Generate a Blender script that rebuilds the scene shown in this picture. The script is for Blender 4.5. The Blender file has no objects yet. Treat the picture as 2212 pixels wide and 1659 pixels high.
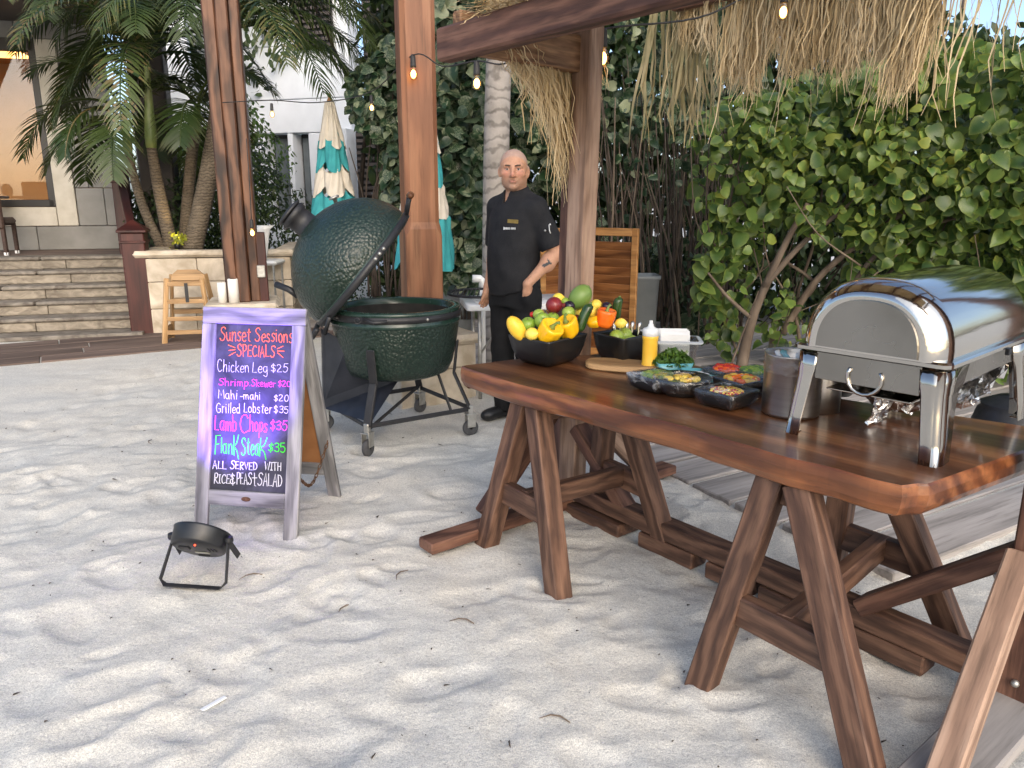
import bpy, math, random
import numpy as np
from mathutils import Vector, Matrix

R = math.radians
rnd = random.Random(7)
scene = bpy.context.scene
COL = scene.collection

# ------------------------------------------------------------------ camera
PITCH, CAM_H, FPX = R(13.7), 1.5, 1660.0
cd = bpy.data.cameras.new('camera'); cam = bpy.data.objects.new('camera', cd); COL.objects.link(cam)
cam.location = (0, 0, CAM_H); cam.rotation_euler = (R(90) - PITCH, 0, 0)
cd.sensor_width = 36; cd.lens = FPX / 2212 * 36; cd.clip_start = .05; cd.clip_end = 500
scene.camera = cam
# ------------------------------------------------------------------ sky and sun
SUN_AZ, SUN_EL = R(163), R(30)          # azimuth clockwise from +Y: behind the camera, a little to the right
world = bpy.data.worlds.new('World'); scene.world = world; world.use_nodes = True
wn = world.node_tree; wn.nodes.clear()
sky = wn.nodes.new('ShaderNodeTexSky'); sky.sky_type = 'NISHITA'; sky.sun_disc = False
sky.sun_elevation = SUN_EL; sky.sun_rotation = SUN_AZ
sky.air_density = .8; sky.dust_density = 2.6; sky.ozone_density = 1.3
bg = wn.nodes.new('ShaderNodeBackground'); bg.inputs['Strength'].default_value = 0.15
wo = wn.nodes.new('ShaderNodeOutputWorld')
wn.links.new(sky.outputs[0], bg.inputs[0]); wn.links.new(bg.outputs[0], wo.inputs[0])
sd = bpy.data.lights.new('sun', 'SUN'); sd.energy = .6; sd.angle = R(110); sd.color = (1.0, .955, .74)
sun = bpy.data.objects.new('sun', sd); COL.objects.link(sun)
sv = Vector((math.sin(SUN_AZ) * math.cos(SUN_EL), math.cos(SUN_AZ) * math.cos(SUN_EL), math.sin(SUN_EL)))
sun.rotation_euler = sv.to_track_quat('Z', 'Y').to_euler(); sun.location = (2, -6, 6)
vs = scene.view_settings
vs.view_transform = 'Standard'; vs.look = 'None'; vs.gamma = 1; vs.use_curve_mapping = False
vs.exposure = 1.14
scene.render.resolution_x = 1024; scene.render.resolution_y = 768

# ------------------------------------------------------------------ pixel helpers (a pixel gives a direction only)
def ray(x, y):
    u = 830 - y; r = x - 1106
    return (r, FPX * math.cos(PITCH) + u * math.sin(PITCH), -FPX * math.sin(PITCH) + u * math.cos(PITCH))
def G(x, y, z=0.0):
    d = ray(x, y); t = (z - CAM_H) / d[2]; return Vector((d[0] * t, d[1] * t, z))
def P(x, y, Y):
    d = ray(x, y); t = Y / d[1]; return Vector((d[0] * t, Y, CAM_H + d[2] * t))
def pxsize(px, Y, z=1.0):
    return px * (Y * math.cos(PITCH) + (CAM_H - z) * math.sin(PITCH)) / FPX

# ------------------------------------------------------------------ object helpers
W = {}
def reg(o, parent=None, M=None):
    M = M or Matrix.Identity(4)
    COL.objects.link(o); o.matrix_basis = M; W[o] = M
    if parent is not None:
        o.parent = parent; o.matrix_parent_inverse = W[parent].inverted()
    return o
def tag(o, label=None, cat=None, group=None, kind=None):
    if label: o['label'] = label
    if cat: o['category'] = cat
    if group: o['group'] = group
    if kind: o['kind'] = kind
    return o
def thing(name, label, cat, loc, group=None):
    o = bpy.data.objects.new(name, None); o.empty_display_size = .05
    reg(o, None, Matrix.Translation(Vector(loc))); return tag(o, label, cat, group)
def mk(name, V, F, mat, parent=None, M=None, smooth=False, kind=None, label=None):
    me = bpy.data.meshes.new(name); me.from_pydata([tuple(v) for v in V], [], F)
    me.materials.append(mat)
    if smooth: me.polygons.foreach_set('use_smooth', [True] * len(me.polygons))
    o = bpy.data.objects.new(name, me); reg(o, parent, M)
    if kind: o['kind'] = kind
    if label: o['label'] = label
    return o
def mk_shared(name, me, parent=None, M=None):
    return reg(bpy.data.objects.new(name, me), parent, M)
def np_mesh(name, V, F, mat, smooth=False, attrs=None):
    V = np.ascontiguousarray(V, dtype=np.float32); F = np.ascontiguousarray(F, dtype=np.int32)
    n, k = F.shape
    me = bpy.data.meshes.new(name)
    me.vertices.add(len(V)); me.vertices.foreach_set('co', V.ravel())
    me.loops.add(n * k); me.loops.foreach_set('vertex_index', F.ravel())
    me.polygons.add(n); me.polygons.foreach_set('loop_start', np.arange(0, n * k, k, dtype=np.int32))
    if smooth: me.polygons.foreach_set('use_smooth', np.ones(n, dtype=bool))
    for a, arr in (attrs or {}).items():
        arr = np.asarray(arr, dtype=np.float32)
        if arr.ndim == 1:
            at = me.attributes.new(a, 'FLOAT', 'POINT'); at.data.foreach_set('value', arr)
        else:
            at = me.attributes.new(a, 'FLOAT_COLOR', 'POINT')
            at.data.foreach_set('color', np.c_[arr, np.ones(len(arr))].astype(np.float32).ravel())
    me.materials.append(mat); me.update(calc_edges=True); me.validate()
    return me
def fr(ax, ay=None, o=(0, 0, 0)):
    """matrix with X along ax, Z as near up (or ay) as possible"""
    x = Vector(ax).normalized(); up = Vector(ay or (0, 0, 1))
    if abs(x.dot(up.normalized())) > .995: up = Vector((0, 1, 0))
    y = up.cross(x).normalized(); z = x.cross(y)
    M = Matrix((x, y, z)).transposed().to_4x4(); M.translation = Vector(o); return M

# ------------------------------------------------------------------ shapes: each returns (V, F)
def join(*parts):
    V, F = [], []
    for v, f in parts:
        n = len(V); V += [tuple(p) for p in v]; F += [tuple(i + n for i in q) for q in f]
    return V, F
def xf(vf, M): return [M @ Vector(v) for v in vf[0]], vf[1]
def tr(vf, x, y, z): return [(v[0] + x, v[1] + y, v[2] + z) for v in vf[0]], vf[1]
def cbox(sx, sy, sz, c=.004, o=(0, 0, 0)):
    """box with chamfered edges (26-face-less cheap form: chamfer round X)"""
    c = min(c, sy * .45, sz * .45); hx, hy, hz = sx / 2, sy / 2, sz / 2
    sec = [(-hy + c, -hz), (hy - c, -hz), (hy, -hz + c), (hy, hz - c), (hy - c, hz), (-hy + c, hz), (-hy, hz - c), (-hy, -hz + c)]
    e = min(c, hx * .4)
    V = []
    for x, s in ((-hx, 1), (-hx + e, 0), (hx - e, 0), (hx, 1)):
        for y, z in sec:
            ky = (hy - c) / hy if s else 1; kz = (hz - c) / hz if s else 1
            V.append((x + o[0], y * ky + o[1], z * kz + o[2]))
    F = [tuple(range(7, -1, -1)), tuple(range(24, 32))]
    for r in range(3):
        for i in range(8):
            j = (i + 1) % 8; F.append((r * 8 + i, r * 8 + j, r * 8 + 8 + j, r * 8 + 8 + i))
    return V, F
def beam(name, p0, p1, w, h, mat, parent, up=None, c=.006, label=None):
    p0, p1 = Vector(p0), Vector(p1)
    V, F = cbox((p1 - p0).length, w, h, c)
    return mk(name, V, F, mat, parent, fr(p1 - p0, up, (p0 + p1) / 2), label=label)
def lathe(prof, n=32, closed=False, start=0, sweep=2 * math.pi):
    V, F = [], []
    m = len(prof); full = abs(sweep - 2 * math.pi) < 1e-6
    cnt = n if full else n + 1
    for i in range(cnt):
        a = start + sweep * i / n
        for r, z in prof: V.append((r * math.cos(a), r * math.sin(a), z))
    for i in range(n):
        j = (i + 1) % cnt
        for k in range(m - 1): F.append((i * m + k, j * m + k, j * m + k + 1, i * m + k + 1))
    return V, F
def tube(path, rad, n=8, cap=True):
    path = [Vector(p) for p in path]; m = len(path)
    if not hasattr(rad, '__len__'): rad = [rad] * m
    V, F = [], []
    T0 = (path[1] - path[0]).normalized()
    N = T0.orthogonal().normalized()
    for i, p in enumerate(path):
        T = (path[min(i + 1, m - 1)] - path[max(i - 1, 0)]).normalized()
        N = (N - T * N.dot(T)).normalized(); B = T.cross(N)
        for k in range(n):
            a = 2 * math.pi * k / n; V.append(p + (N * math.cos(a) + B * math.sin(a)) * rad[i])
    for i in range(m - 1):
        for k in range(n):
            l = (k + 1) % n; F.append((i * n + k, i * n + l, (i + 1) * n + l, (i + 1) * n + k))
    if cap: F += [tuple(range(n - 1, -1, -1)), tuple(range((m - 1) * n, m * n))]
    return V, F
def loft(secs, cap=True):
    n = len(secs[0]); V = [p for s in secs for p in s]; F = []
    for i in range(len(secs) - 1):
        for k in range(n):
            l = (k + 1) % n; F.append((i * n + k, i * n + l, (i + 1) * n + l, (i + 1) * n + k))
    if cap: F += [tuple(range(n - 1, -1, -1)), tuple(range((len(secs) - 1) * n, len(secs) * n))]
    return V, F
def prism(poly, z0, z1, c=0.0):
    n = len(poly)
    if c:
        cx = sum(p[0] for p in poly) / n; cy = sum(p[1] for p in poly) / n
        def ins(p):
            d = Vector((cx - p[0], cy - p[1])); d.normalize(); return (p[0] + d.x * c * 1.4, p[1] + d.y * c * 1.4)
        q = [ins(p) for p in poly]
        return loft([[(x, y, z0) for x, y in q], [(x, y, z0 + c) for x, y in poly], [(x, y, z1 - c) for x, y in poly], [(x, y, z1) for x, y in q]])
    return loft([[(x, y, z0) for x, y in poly], [(x, y, z1) for x, y in poly]])
def ball(r, n=16, m=10, sx=1, sy=1, sz=1, o=(0, 0, 0)):
    V, F = lathe([(max(1e-4, r * math.sin(math.pi * k / m)), -r * math.cos(math.pi * k / m)) for k in range(m + 1)], n)
    return [(x * sx + o[0], y * sy + o[1], z * sz + o[2]) for x, y, z in V], F
def rrect(sx, sy, r, n=4):
    pts = []
    for cx, cy, a0 in ((sx / 2 - r, sy / 2 - r, 0), (-sx / 2 + r, sy / 2 - r, 90), (-sx / 2 + r, -sy / 2 + r, 180), (sx / 2 - r, -sy / 2 + r, 270)):
        for k in range(n + 1):
            a = R(a0 + 90 * k / n); pts.append((cx + r * math.cos(a), cy + r * math.sin(a)))
    return pts
def crom(pts, sub=5):
    pts = [Vector(p) for p in pts]
    if len(pts) < 3: return pts
    q = [2 * pts[0] - pts[1]] + pts + [2 * pts[-1] - pts[-2]]; out = []
    for i in range(1, len(q) - 2):
        a, b, c, d = q[i - 1], q[i], q[i + 1], q[i + 2]
        for s in range(sub):
            t = s / sub
            out.append(.5 * ((2 * b) + (c - a) * t + (2 * a - 5 * b + 4 * c - d) * t * t + (3 * b - a - 3 * c + d) * t ** 3))
    out.append(pts[-1]); return out

# ------------------------------------------------------------------ materials
class NT:
    def __init__(s, name):
        s.m = bpy.data.materials.new(name); s.m.use_nodes = True; s.t = s.m.node_tree; s.t.nodes.clear()
        s.out = s.n('OutputMaterial')
    def n(s, kind, **kw):
        nd = s.t.nodes.new('ShaderNode' + kind)
        for k, v in kw.items():
            if hasattr(nd, k) and not k[0].isupper(): setattr(nd, k, v)
            else: nd.inputs[k.replace('_', ' ')].default_value = v
        return nd
    def l(s, a, b): s.t.links.new(a, b)
    def coords(s, scale=(1, 1, 1), kind='Object', shift=True):
        tc = s.n('TexCoord'); mp = s.n('Mapping'); mp.inputs['Scale'].default_value = scale
        s.l(tc.outputs[kind], mp.inputs['Vector'])
        if shift:
            oi = s.n('ObjectInfo'); mu = s.n('Math', operation='MULTIPLY'); mu.inputs[1].default_value = 37.0
            s.l(oi.outputs['Random'], mu.inputs[0]); s.l(mu.outputs[0], mp.inputs['Location'])
        return mp.outputs[0]
    def noise(s, vec, scale, detail=4, rough=.55, dist=0.0):
        nd = s.n('TexNoise'); nd.inputs['Scale'].default_value = scale; nd.inputs['Detail'].default_value = detail
        nd.inputs['Roughness'].default_value = rough; nd.inputs['Distortion'].default_value = dist
        s.l(vec, nd.inputs['Vector']); return nd.outputs['Fac']
    def ramp(s, fac, stops):
        nd = s.n('ValToRGB'); e = nd.color_ramp.elements
        while len(e) < len(stops): e.new(.5)
        for el, (p, c) in zip(e, stops): el.position = p; el.color = (*c, 1) if len(c) == 3 else c
        s.l(fac, nd.inputs[0]); return nd.outputs[0]
    def mix(s, fac, a, b, mode='MIX'):
        nd = s.n('MixRGB', blend_type=mode)
        for i, v in ((0, fac), (1, a), (2, b)):
            if hasattr(v, 'node'): s.l(v, nd.inputs[i])
            else: nd.inputs[i].default_value = v if i == 0 else (*v, 1)
        return nd.outputs[0]
    def bump(s, h, strength=.3, dist=.01, prev=None):
        nd = s.n('Bump'); nd.inputs['Strength'].default_value = strength; nd.inputs['Distance'].default_value = dist
        s.l(h, nd.inputs['Height'])
        if prev is not None: s.l(prev, nd.inputs['Normal'])
        return nd.outputs[0]
    def princ(s, col, rough=.5, metal=0, normal=None, spec=.5, coat=0, coat_rough=.1, trans=0, alpha=1, ior=1.5):
        nd = s.n('BsdfPrincipled')
        for k, v in (('Base Color', col), ('Roughness', rough), ('Metallic', metal), ('Specular IOR Level', spec), ('Coat Weight', coat),
                     ('Coat Roughness', coat_rough), ('Transmission Weight', trans), ('Alpha', alpha), ('IOR', ior)):
            if hasattr(v, 'node'): s.l(v, nd.inputs[k])
            else: nd.inputs[k].default_value = (*v, 1) if k == 'Base Color' else v
        if normal is not None: s.l(normal, nd.inputs['Normal'])
        s.l(nd.outputs[0], s.out.inputs[0]); return nd
    def objrand(s): return s.n('ObjectInfo').outputs['Random']

def pm(name, c1, c2=None, scale=6, stretch=(1, 1, 1), rough=.5, rough2=None, metal=0, bump=0, bscale=None, spec=.5, coat=0, objvar=0, detail=4, dist=.0, lo=.35, hi=.65, bdist=.01, kind='Object'):
    t = NT(name); v = t.coords(stretch, kind)
    f = t.noise(v, scale, detail, dist=dist)
    col = t.ramp(f, [(lo, c1), (hi, c2 or c1)])
    if objvar:
        ov = t.ramp(t.objrand(), [(0, (1 - objvar,) * 3), (1, (1 + objvar,) * 3)])
        col = t.mix(1.0, col, ov, 'MULTIPLY')
    rg = rough
    if rough2 is not None:
        rr = t.n('MapRange'); t.l(t.noise(v, scale * 1.7, 3), rr.inputs[0]); rr.inputs[1].default_value = .3; rr.inputs[2].default_value = .7
        rr.inputs[3].default_value = rough; rr.inputs[4].default_value = rough2; rg = rr.outputs[0]
    nm = t.bump(t.noise(v, bscale or scale * 3, 5), bump, bdist) if bump else None
    t.princ(col, rg, metal, nm, spec, coat)
    return t.m
def wood(name, dark, mid, light, rough=.55, coat=0, ring=3.0, grain=60, bump=.25, objvar=.12, knots=True, spec=.4):
    """grain runs along local X"""
    t = NT(name); v = t.coords((.35, 1, 1)); vf = t.coords((.06, 1, 1))
    big = t.noise(v, ring * 1.2, 2, dist=.6)
    w = t.n('TexWave', wave_type='RINGS', rings_direction='X'); w.inputs['Scale'].default_value = ring; w.inputs['Distortion'].default_value = 9
    w.inputs['Detail'].default_value = 3; w.inputs['Detail Scale'].default_value = 1.2; t.l(v, w.inputs['Vector'])
    fine = t.noise(vf, grain, 5, .65)
    c = t.ramp(w.outputs['Fac'], [(.1, dark), (.5, mid), (.95, light)])
    c = t.mix(.45, c, t.ramp(big, [(.3, dark), (.55, mid), (.75, light)]))
    c = t.mix(.7, c, t.ramp(fine, [(.34, (.46, .44, .42)), (.48, (.90, .88, .86)), (.66, (1.15, 1.12, 1.10))]), 'MULTIPLY')
    if objvar:
        c = t.mix(1.0, c, t.ramp(t.objrand(), [(0, (1 - objvar,) * 3), (1, (1 + objvar, 1 + objvar * .9, 1 + objvar * .8))]), 'MULTIPLY')
    rr = t.n('MapRange'); t.l(fine, rr.inputs[0]); rr.inputs[3].default_value = rough + .12; rr.inputs[4].default_value = rough - .08
    nm = t.bump(fine, bump, .004); nm = t.bump(w.outputs['Fac'], bump * .4, .003, nm)
    t.princ(c, rr.outputs[0], 0, nm, spec, coat, .12)
    return t.m
def leafmat(name, dark, light, rim, rimw=.5, trans=.3, rough=.42, vein=True, blotch=0):
    t = NT(name)
    r = t.n('Attribute', attribute_name='rnd').outputs['Fac']; e = t.n('Attribute', attribute_name='edge').outputs['Fac']
    ad = t.n('Math', operation='ADD'); t.l(r, ad.inputs[0]); t.l(t.objrand(), ad.inputs[1])
    fc = t.n('Math', operation='FRACT'); t.l(ad.outputs[0], fc.inputs[0])
    c = t.ramp(fc.outputs[0], [(0, dark), (.55, tuple((a + b) / 2 for a, b in zip(dark, light))), (.93, light), (1, rim)])
    pw = t.n('Math', operation='POWER'); t.l(e, pw.inputs[0]); pw.inputs[1].default_value = 2.2
    nz = t.noise(t.coords((1, 1, 1)), 22, 3)
    ml = t.n('Math', operation='MULTIPLY'); t.l(pw.outputs[0], ml.inputs[0]); t.l(nz, ml.inputs[1])
    m2 = t.n('Math', operation='MULTIPLY'); t.l(ml.outputs[0], m2.inputs[0]); m2.inputs[1].default_value = rimw * 2; m2.use_clamp = True
    c = t.mix(m2.outputs[0], c, rim)
    if blotch:
        bz = t.ramp(t.noise(t.coords((1, 1, 1)), blotch, 4, .6, .8), [(.50, (0, 0, 0)), (.60, (1, 1, 1))]); c = t.mix(t.mix(1.0, bz, t.ramp(fc.outputs[0], [(.2, (.15, .15, .15)), (.9, (1, 1, 1))]), 'MULTIPLY'), c, rim)
    if vein: c = t.mix(.35, c, t.ramp(nz, [(.3, (.6, .6, .6)), (.7, (1.25, 1.25, 1.2))]), 'MULTIPLY')
    p = t.princ(c, rough, 0, None, .4)
    tl = t.n('BsdfTranslucent'); t.l(c, tl.inputs[0])
    mx = t.n('MixShader'); mx.inputs[0].default_value = trans
    t.l(p.outputs[0], mx.inputs[1]); t.l(tl.outputs[0], mx.inputs[2]); t.l(mx.outputs[0], t.out.inputs[0])
    return t.m
def emit(name, col, strength):
    t = NT(name); e = t.n('Emission'); e.inputs[0].default_value = (*col, 1); e.inputs[1].default_value = strength
    t.l(e.outputs[0], t.out.inputs[0]); return t.m
def film(name, tint=(1, 1, 1), gloss=.25, rough=.08, bump=.5, bscale=40, cloud=.0):
    """thin clear plastic: see-through with a crinkled gloss"""
    t = NT(name); v = t.coords((1, 1, 1)); nz = t.noise(v, bscale, 5, .6, 1.5); nm = t.bump(nz, bump, .01)
    tp = t.n('BsdfTransparent'); tp.inputs[0].default_value = (*tint, 1)
    gl = t.n('BsdfGlossy'); gl.inputs['Roughness'].default_value = rough; t.l(nm, gl.inputs['Normal'])
    lw = t.n('LayerWeight'); lw.inputs[0].default_value = .35; t.l(nm, lw.inputs['Normal'])
    ma = t.n('Math', operation='MULTIPLY_ADD'); t.l(lw.outputs['Facing'], ma.inputs[0]); ma.inputs[1].default_value = gloss; ma.inputs[2].default_value = gloss * .15; ma.use_clamp = True
    mx = t.n('MixShader'); t.l(ma.outputs[0], mx.inputs[0]); t.l(tp.outputs[0], mx.inputs[1]); t.l(gl.outputs[0], mx.inputs[2])
    last = mx
    if cloud:
        df = t.n('BsdfDiffuse'); df.inputs[0].default_value = (.85, .87, .9, 1)
        rp = t.n('MapRange'); t.l(t.noise(v, bscale * .35, 4, .6, 1), rp.inputs[0]); rp.inputs[1].default_value = .56; rp.inputs[2].default_value = .74; rp.inputs[3].default_value = 0.0; rp.inputs[4].default_value = cloud
        m2 = t.n('MixShader'); t.l(rp.outputs[0], m2.inputs[0]); t.l(mx.outputs[0], m2.inputs[1]); t.l(df.outputs[0], m2.inputs[2]); last = m2
    t.l(last.outputs[0], t.out.inputs[0]); return t.m
M = {}
def sandmat():
    t = NT('sand'); v = t.coords((1, 1, 1), shift=False)
    big = t.noise(v, 1.3, 4); mid = t.noise(v, 9, 5); fine = t.noise(v, 260, 2, .75); gr = t.noise(v, 95, 4, .8)
    c = t.ramp(mid, [(.3, (.485, .468, .425)), (.7, (.61, .588, .53))])
    c = t.mix(.5, c, t.ramp(big, [(.35, (.51, .51, .49)), (.65, (.61, .57, .50))]))
    c = t.mix(1, c, t.ramp(fine, [(.34, (.72, .71, .71)), (.5, (1, 1, 1)), (.64, (1.26, 1.24, 1.2))]), 'MULTIPLY')
    c = t.mix(1, c, t.ramp(gr, [(.30, (.68, .67, .67)), (.44, (1, 1, 1)), (.68, (1.16, 1.16, 1.13))]), 'MULTIPLY')
    n1 = t.bump(fine, .5, .002); n2 = t.bump(gr, .5, .005, n1); n3 = t.bump(t.noise(v, 38, 4), .35, .012, n2)
    t.princ(c, .88, 0, n3, .25); return t.m
M['sand'] = sandmat()
M['walnut'] = wood('table_wood', (.060, .023, .010), (.145, .056, .023), (.26, .112, .045), rough=.30, coat=.35, ring=2.2, grain=45, bump=.06, objvar=0, spec=.5)
M['walnut_edge'] = wood('table_edge_wood', (.060, .018, .007), (.17, .056, .019), (.31, .118, .042), rough=.36, coat=.3, ring=4.5, grain=40, bump=.08, objvar=0)
M['trestle'] = wood('trestle_wood', (.050, .024, .015), (.115, .058, .036), (.195, .106, .066), rough=.62, ring=7, grain=85, bump=.45)
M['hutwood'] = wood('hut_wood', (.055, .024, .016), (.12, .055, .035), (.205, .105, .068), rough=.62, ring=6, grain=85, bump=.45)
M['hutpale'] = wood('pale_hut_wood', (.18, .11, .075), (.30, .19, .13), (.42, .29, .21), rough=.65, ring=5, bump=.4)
M['tiewood'] = wood('tie_beam_wood', (.12, .06, .03), (.26, .14, .07), (.36, .21, .11), rough=.65, ring=9, bump=.4)
M['post'] = wood('post_wood', (.14, .056, .026), (.235, .10, .048), (.30, .142, .072), rough=.5, ring=1.5, grain=30, bump=.15, objvar=0)
M['oldpost'] = wood('weathered_post_wood', (.018, .009, .006), (.090, .038, .019), (.21, .10, .055), rough=.5, ring=3, grain=26, bump=.3, objvar=.1)
M['deck'] = wood('weathered_deck_wood', (.29, .27, .255), (.37, .345, .325), (.44, .41, .39), rough=.8, ring=1.2, grain=30, bump=.25, objvar=.1)
M['deckbrown'] = wood('brown_deck_wood', (.10, .072, .058), (.145, .105, .085), (.19, .14, .115), rough=.75, ring=1.2, grain=30, bump=.25, objvar=.15)
M['signwood'] = wood('whitewashed_wood', (.10, .10, .105), (.22, .22, .225), (.33, .33, .335), rough=.75, ring=5, grain=55, bump=.5, objvar=.04)
M['hicwood'] = wood('high_chair_wood', (.32, .19, .085), (.45, .28, .13), (.54, .35, .18), rough=.5, ring=3, grain=40, bump=.1)
M['teak'] = wood('screen_wood', (.10, .035, .010), (.19, .075, .022), (.28, .12, .04), rough=.42, ring=3, grain=40, bump=.15)
M['teaklight'] = wood('screen_frame_wood', (.24, .11, .03), (.36, .175, .055), (.44, .235, .085), rough=.42, ring=3, grain=40, bump=.15)
M['mahog'] = wood('railing_wood', (.030, .008, .007), (.062, .016, .013), (.085, .024, .019), rough=.4, ring=2, grain=30, bump=.05)
M['stone'] = pm('coral_stone', (.38, .31, .22), (.60, .52, .41), 5, rough=.8, bump=.5, bscale=22, objvar=.12, detail=7, dist=.6)
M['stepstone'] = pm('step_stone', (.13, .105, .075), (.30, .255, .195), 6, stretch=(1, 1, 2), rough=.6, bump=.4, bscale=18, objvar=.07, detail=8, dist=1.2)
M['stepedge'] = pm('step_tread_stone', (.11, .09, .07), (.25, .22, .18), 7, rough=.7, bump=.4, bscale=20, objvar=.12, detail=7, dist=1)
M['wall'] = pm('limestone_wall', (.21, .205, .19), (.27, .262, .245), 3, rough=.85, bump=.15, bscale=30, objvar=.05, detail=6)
M['villa'] = pm('white_render', (.74, .77, .80), (.80, .83, .86), 3, rough=.8, bump=.08, bscale=30, objvar=.02)
M['trim'] = pm('stone_trim', (.50, .46, .38), (.60, .56, .48), 5, rough=.8, bump=.2, bscale=25, objvar=.05)
M['darkframe'] = pm('dark_frame', (.018, .015, .014), rough=.45)
M['brownframe'] = pm('brown_column', (.030, .022, .018), (.045, .033, .026), 4, rough=.6)
M['shutter'] = pm('shutter_slats', (.075, .060, .055), (.10, .08, .072), 5, rough=.6)
M['blackmetal'] = pm('black_metal', (.012, .012, .014), (.02, .02, .022), 20, rough=.42, rough2=.6, bump=.05)
M['blackplastic'] = pm('black_plastic', (.008, .009, .011), (.014, .015, .018), 14, rough=.32, rough2=.42)
M['rubber'] = pm('grey_rubber', (.045, .045, .048), (.07, .07, .072), 30, rough=.8)
M['zinc'] = pm('worn_zinc', (.34, .33, .30), (.48, .47, .44), 30, rough=.45, metal=.8)
M['steel'] = pm('polished_steel', (.46, .43, .39), (.56, .53, .48), 2, rough=.09, rough2=.17, metal=1, bump=.02, bscale=5)
def lidmat():
    t = NT('polished_lid_steel'); v = t.coords((.5, 5, 5), shift=False); n = t.bump(t.noise(v, 2.2, 3, .5), .10, .02, t.bump(t.noise(v, 9, 3), .05, .006))
    t.princ((.60, .565, .515), .10, 1, n); return t.m
M['steel_lid'] = lidmat()
M['steel_dark'] = pm('dark_reflection_steel', (.24, .225, .20), (.32, .30, .27), 3, rough=.20, rough2=.32, metal=1, bump=.04, bscale=4)  # dark reflections on end plate and aprons put into the steel colour
M['brushed'] = pm('brushed_steel', (.46, .43, .39), (.54, .51, .47), 60, stretch=(.02, .02, 1), rough=.30, rough2=.36, metal=1)
M['foil'] = pm('aluminium_foil', (.78, .77, .76), (.86, .85, .84), 10, rough=.16, metal=1, bump=.6, bscale=60, bdist=.008)
M['rust'] = pm('rusty_chain', (.08, .04, .02), (.16, .08, .04), 60, rough=.8, metal=.4)
M['white'] = pm('white_plastic', (.70, .71, .70), (.76, .76, .75), 8, rough=.4)
M['candle'] = pm('candle_wax', (.74, .71, .64), (.80, .77, .70), 8, rough=.5)
M['napkin'] = pm('paper_napkin', (.80, .79, .75), (.86, .85, .82), 12, rough=.9, bump=.2, bscale=30)
M['rope'] = pm('cable', (.015, .013, .012), (.03, .027, .024), 50, rough=.6)
M['twig'] = pm('bark_brown', (.10, .072, .05), (.19, .145, .105), 9, stretch=(1, 1, .3), rough=.85, bump=.4, bscale=30, objvar=.15)
M['stemdark'] = pm('dark_stems', (.035, .026, .02), (.085, .062, .046), 9, rough=.9, bump=.3, objvar=.2)
M['cocotrunk'] = None
M['thatch'] = pm('raffia_straw', (.54, .40, .21), (.72, .57, .35), 7, stretch=(1, 1, .15), rough=.8, objvar=.05, spec=.2)
M['rattan'] = pm('brown_rattan', (.035, .018, .012), (.065, .035, .024), 40, rough=.6, bump=.4, bscale=90)
M['teal'] = pm('teal_canvas', (.035, .29, .31), (.05, .36, .38), 6, rough=.85, bump=.1, bscale=120)
M['cream'] = pm('cream_canvas', (.62, .56, .46), (.70, .64, .54), 6, rough=.85, bump=.1, bscale=120)
M['tealplastic'] = pm('teal_plastic', (.10, .36, .40), (.14, .42, .46), 8, rough=.35)
M['bulb'] = emit('warm_bulb', (1.0, .56, .16), 9.0)
M['blackbowl'] = pm('black_melamine', (.009, .009, .009), (.015, .014, .014), 8, rough=.30, rough2=.42, stretch=(1, 1, .3))
M['cling'] = film('cling_film', gloss=.42, rough=.10, bump=.6, bscale=34, cloud=.45)
M['clearplastic'] = film('clear_plastic', tint=(.93, .94, .93), gloss=.35, rough=.12, bump=.06, bscale=8, cloud=.0)
# ================================================================== SETTING
rs = np.random.RandomState(11)
def vnoise(x, y, seed, cell):
    """smooth value noise on numpy arrays"""
    X, Y = x / cell, y / cell
    xi, yi = np.floor(X).astype(int), np.floor(Y).astype(int); fx, fy = X - xi, Y - yi
    fx, fy = fx * fx * (3 - 2 * fx), fy * fy * (3 - 2 * fy)
    def h(a, b):
        n = (a * 374761393 + b * 668265263 + seed * 974634777) & 0x7fffffff
        n = ((n ^ (n >> 13)) * 1274126177) & 0x7fffffff
        return ((n ^ (n >> 16)) & 0xffff) / 65535.0
    return (h(xi, yi) * (1 - fx) + h(xi + 1, yi) * fx) * (1 - fy) + (h(xi, yi + 1) * (1 - fx) + h(xi + 1, yi + 1) * fx) * fy
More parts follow.
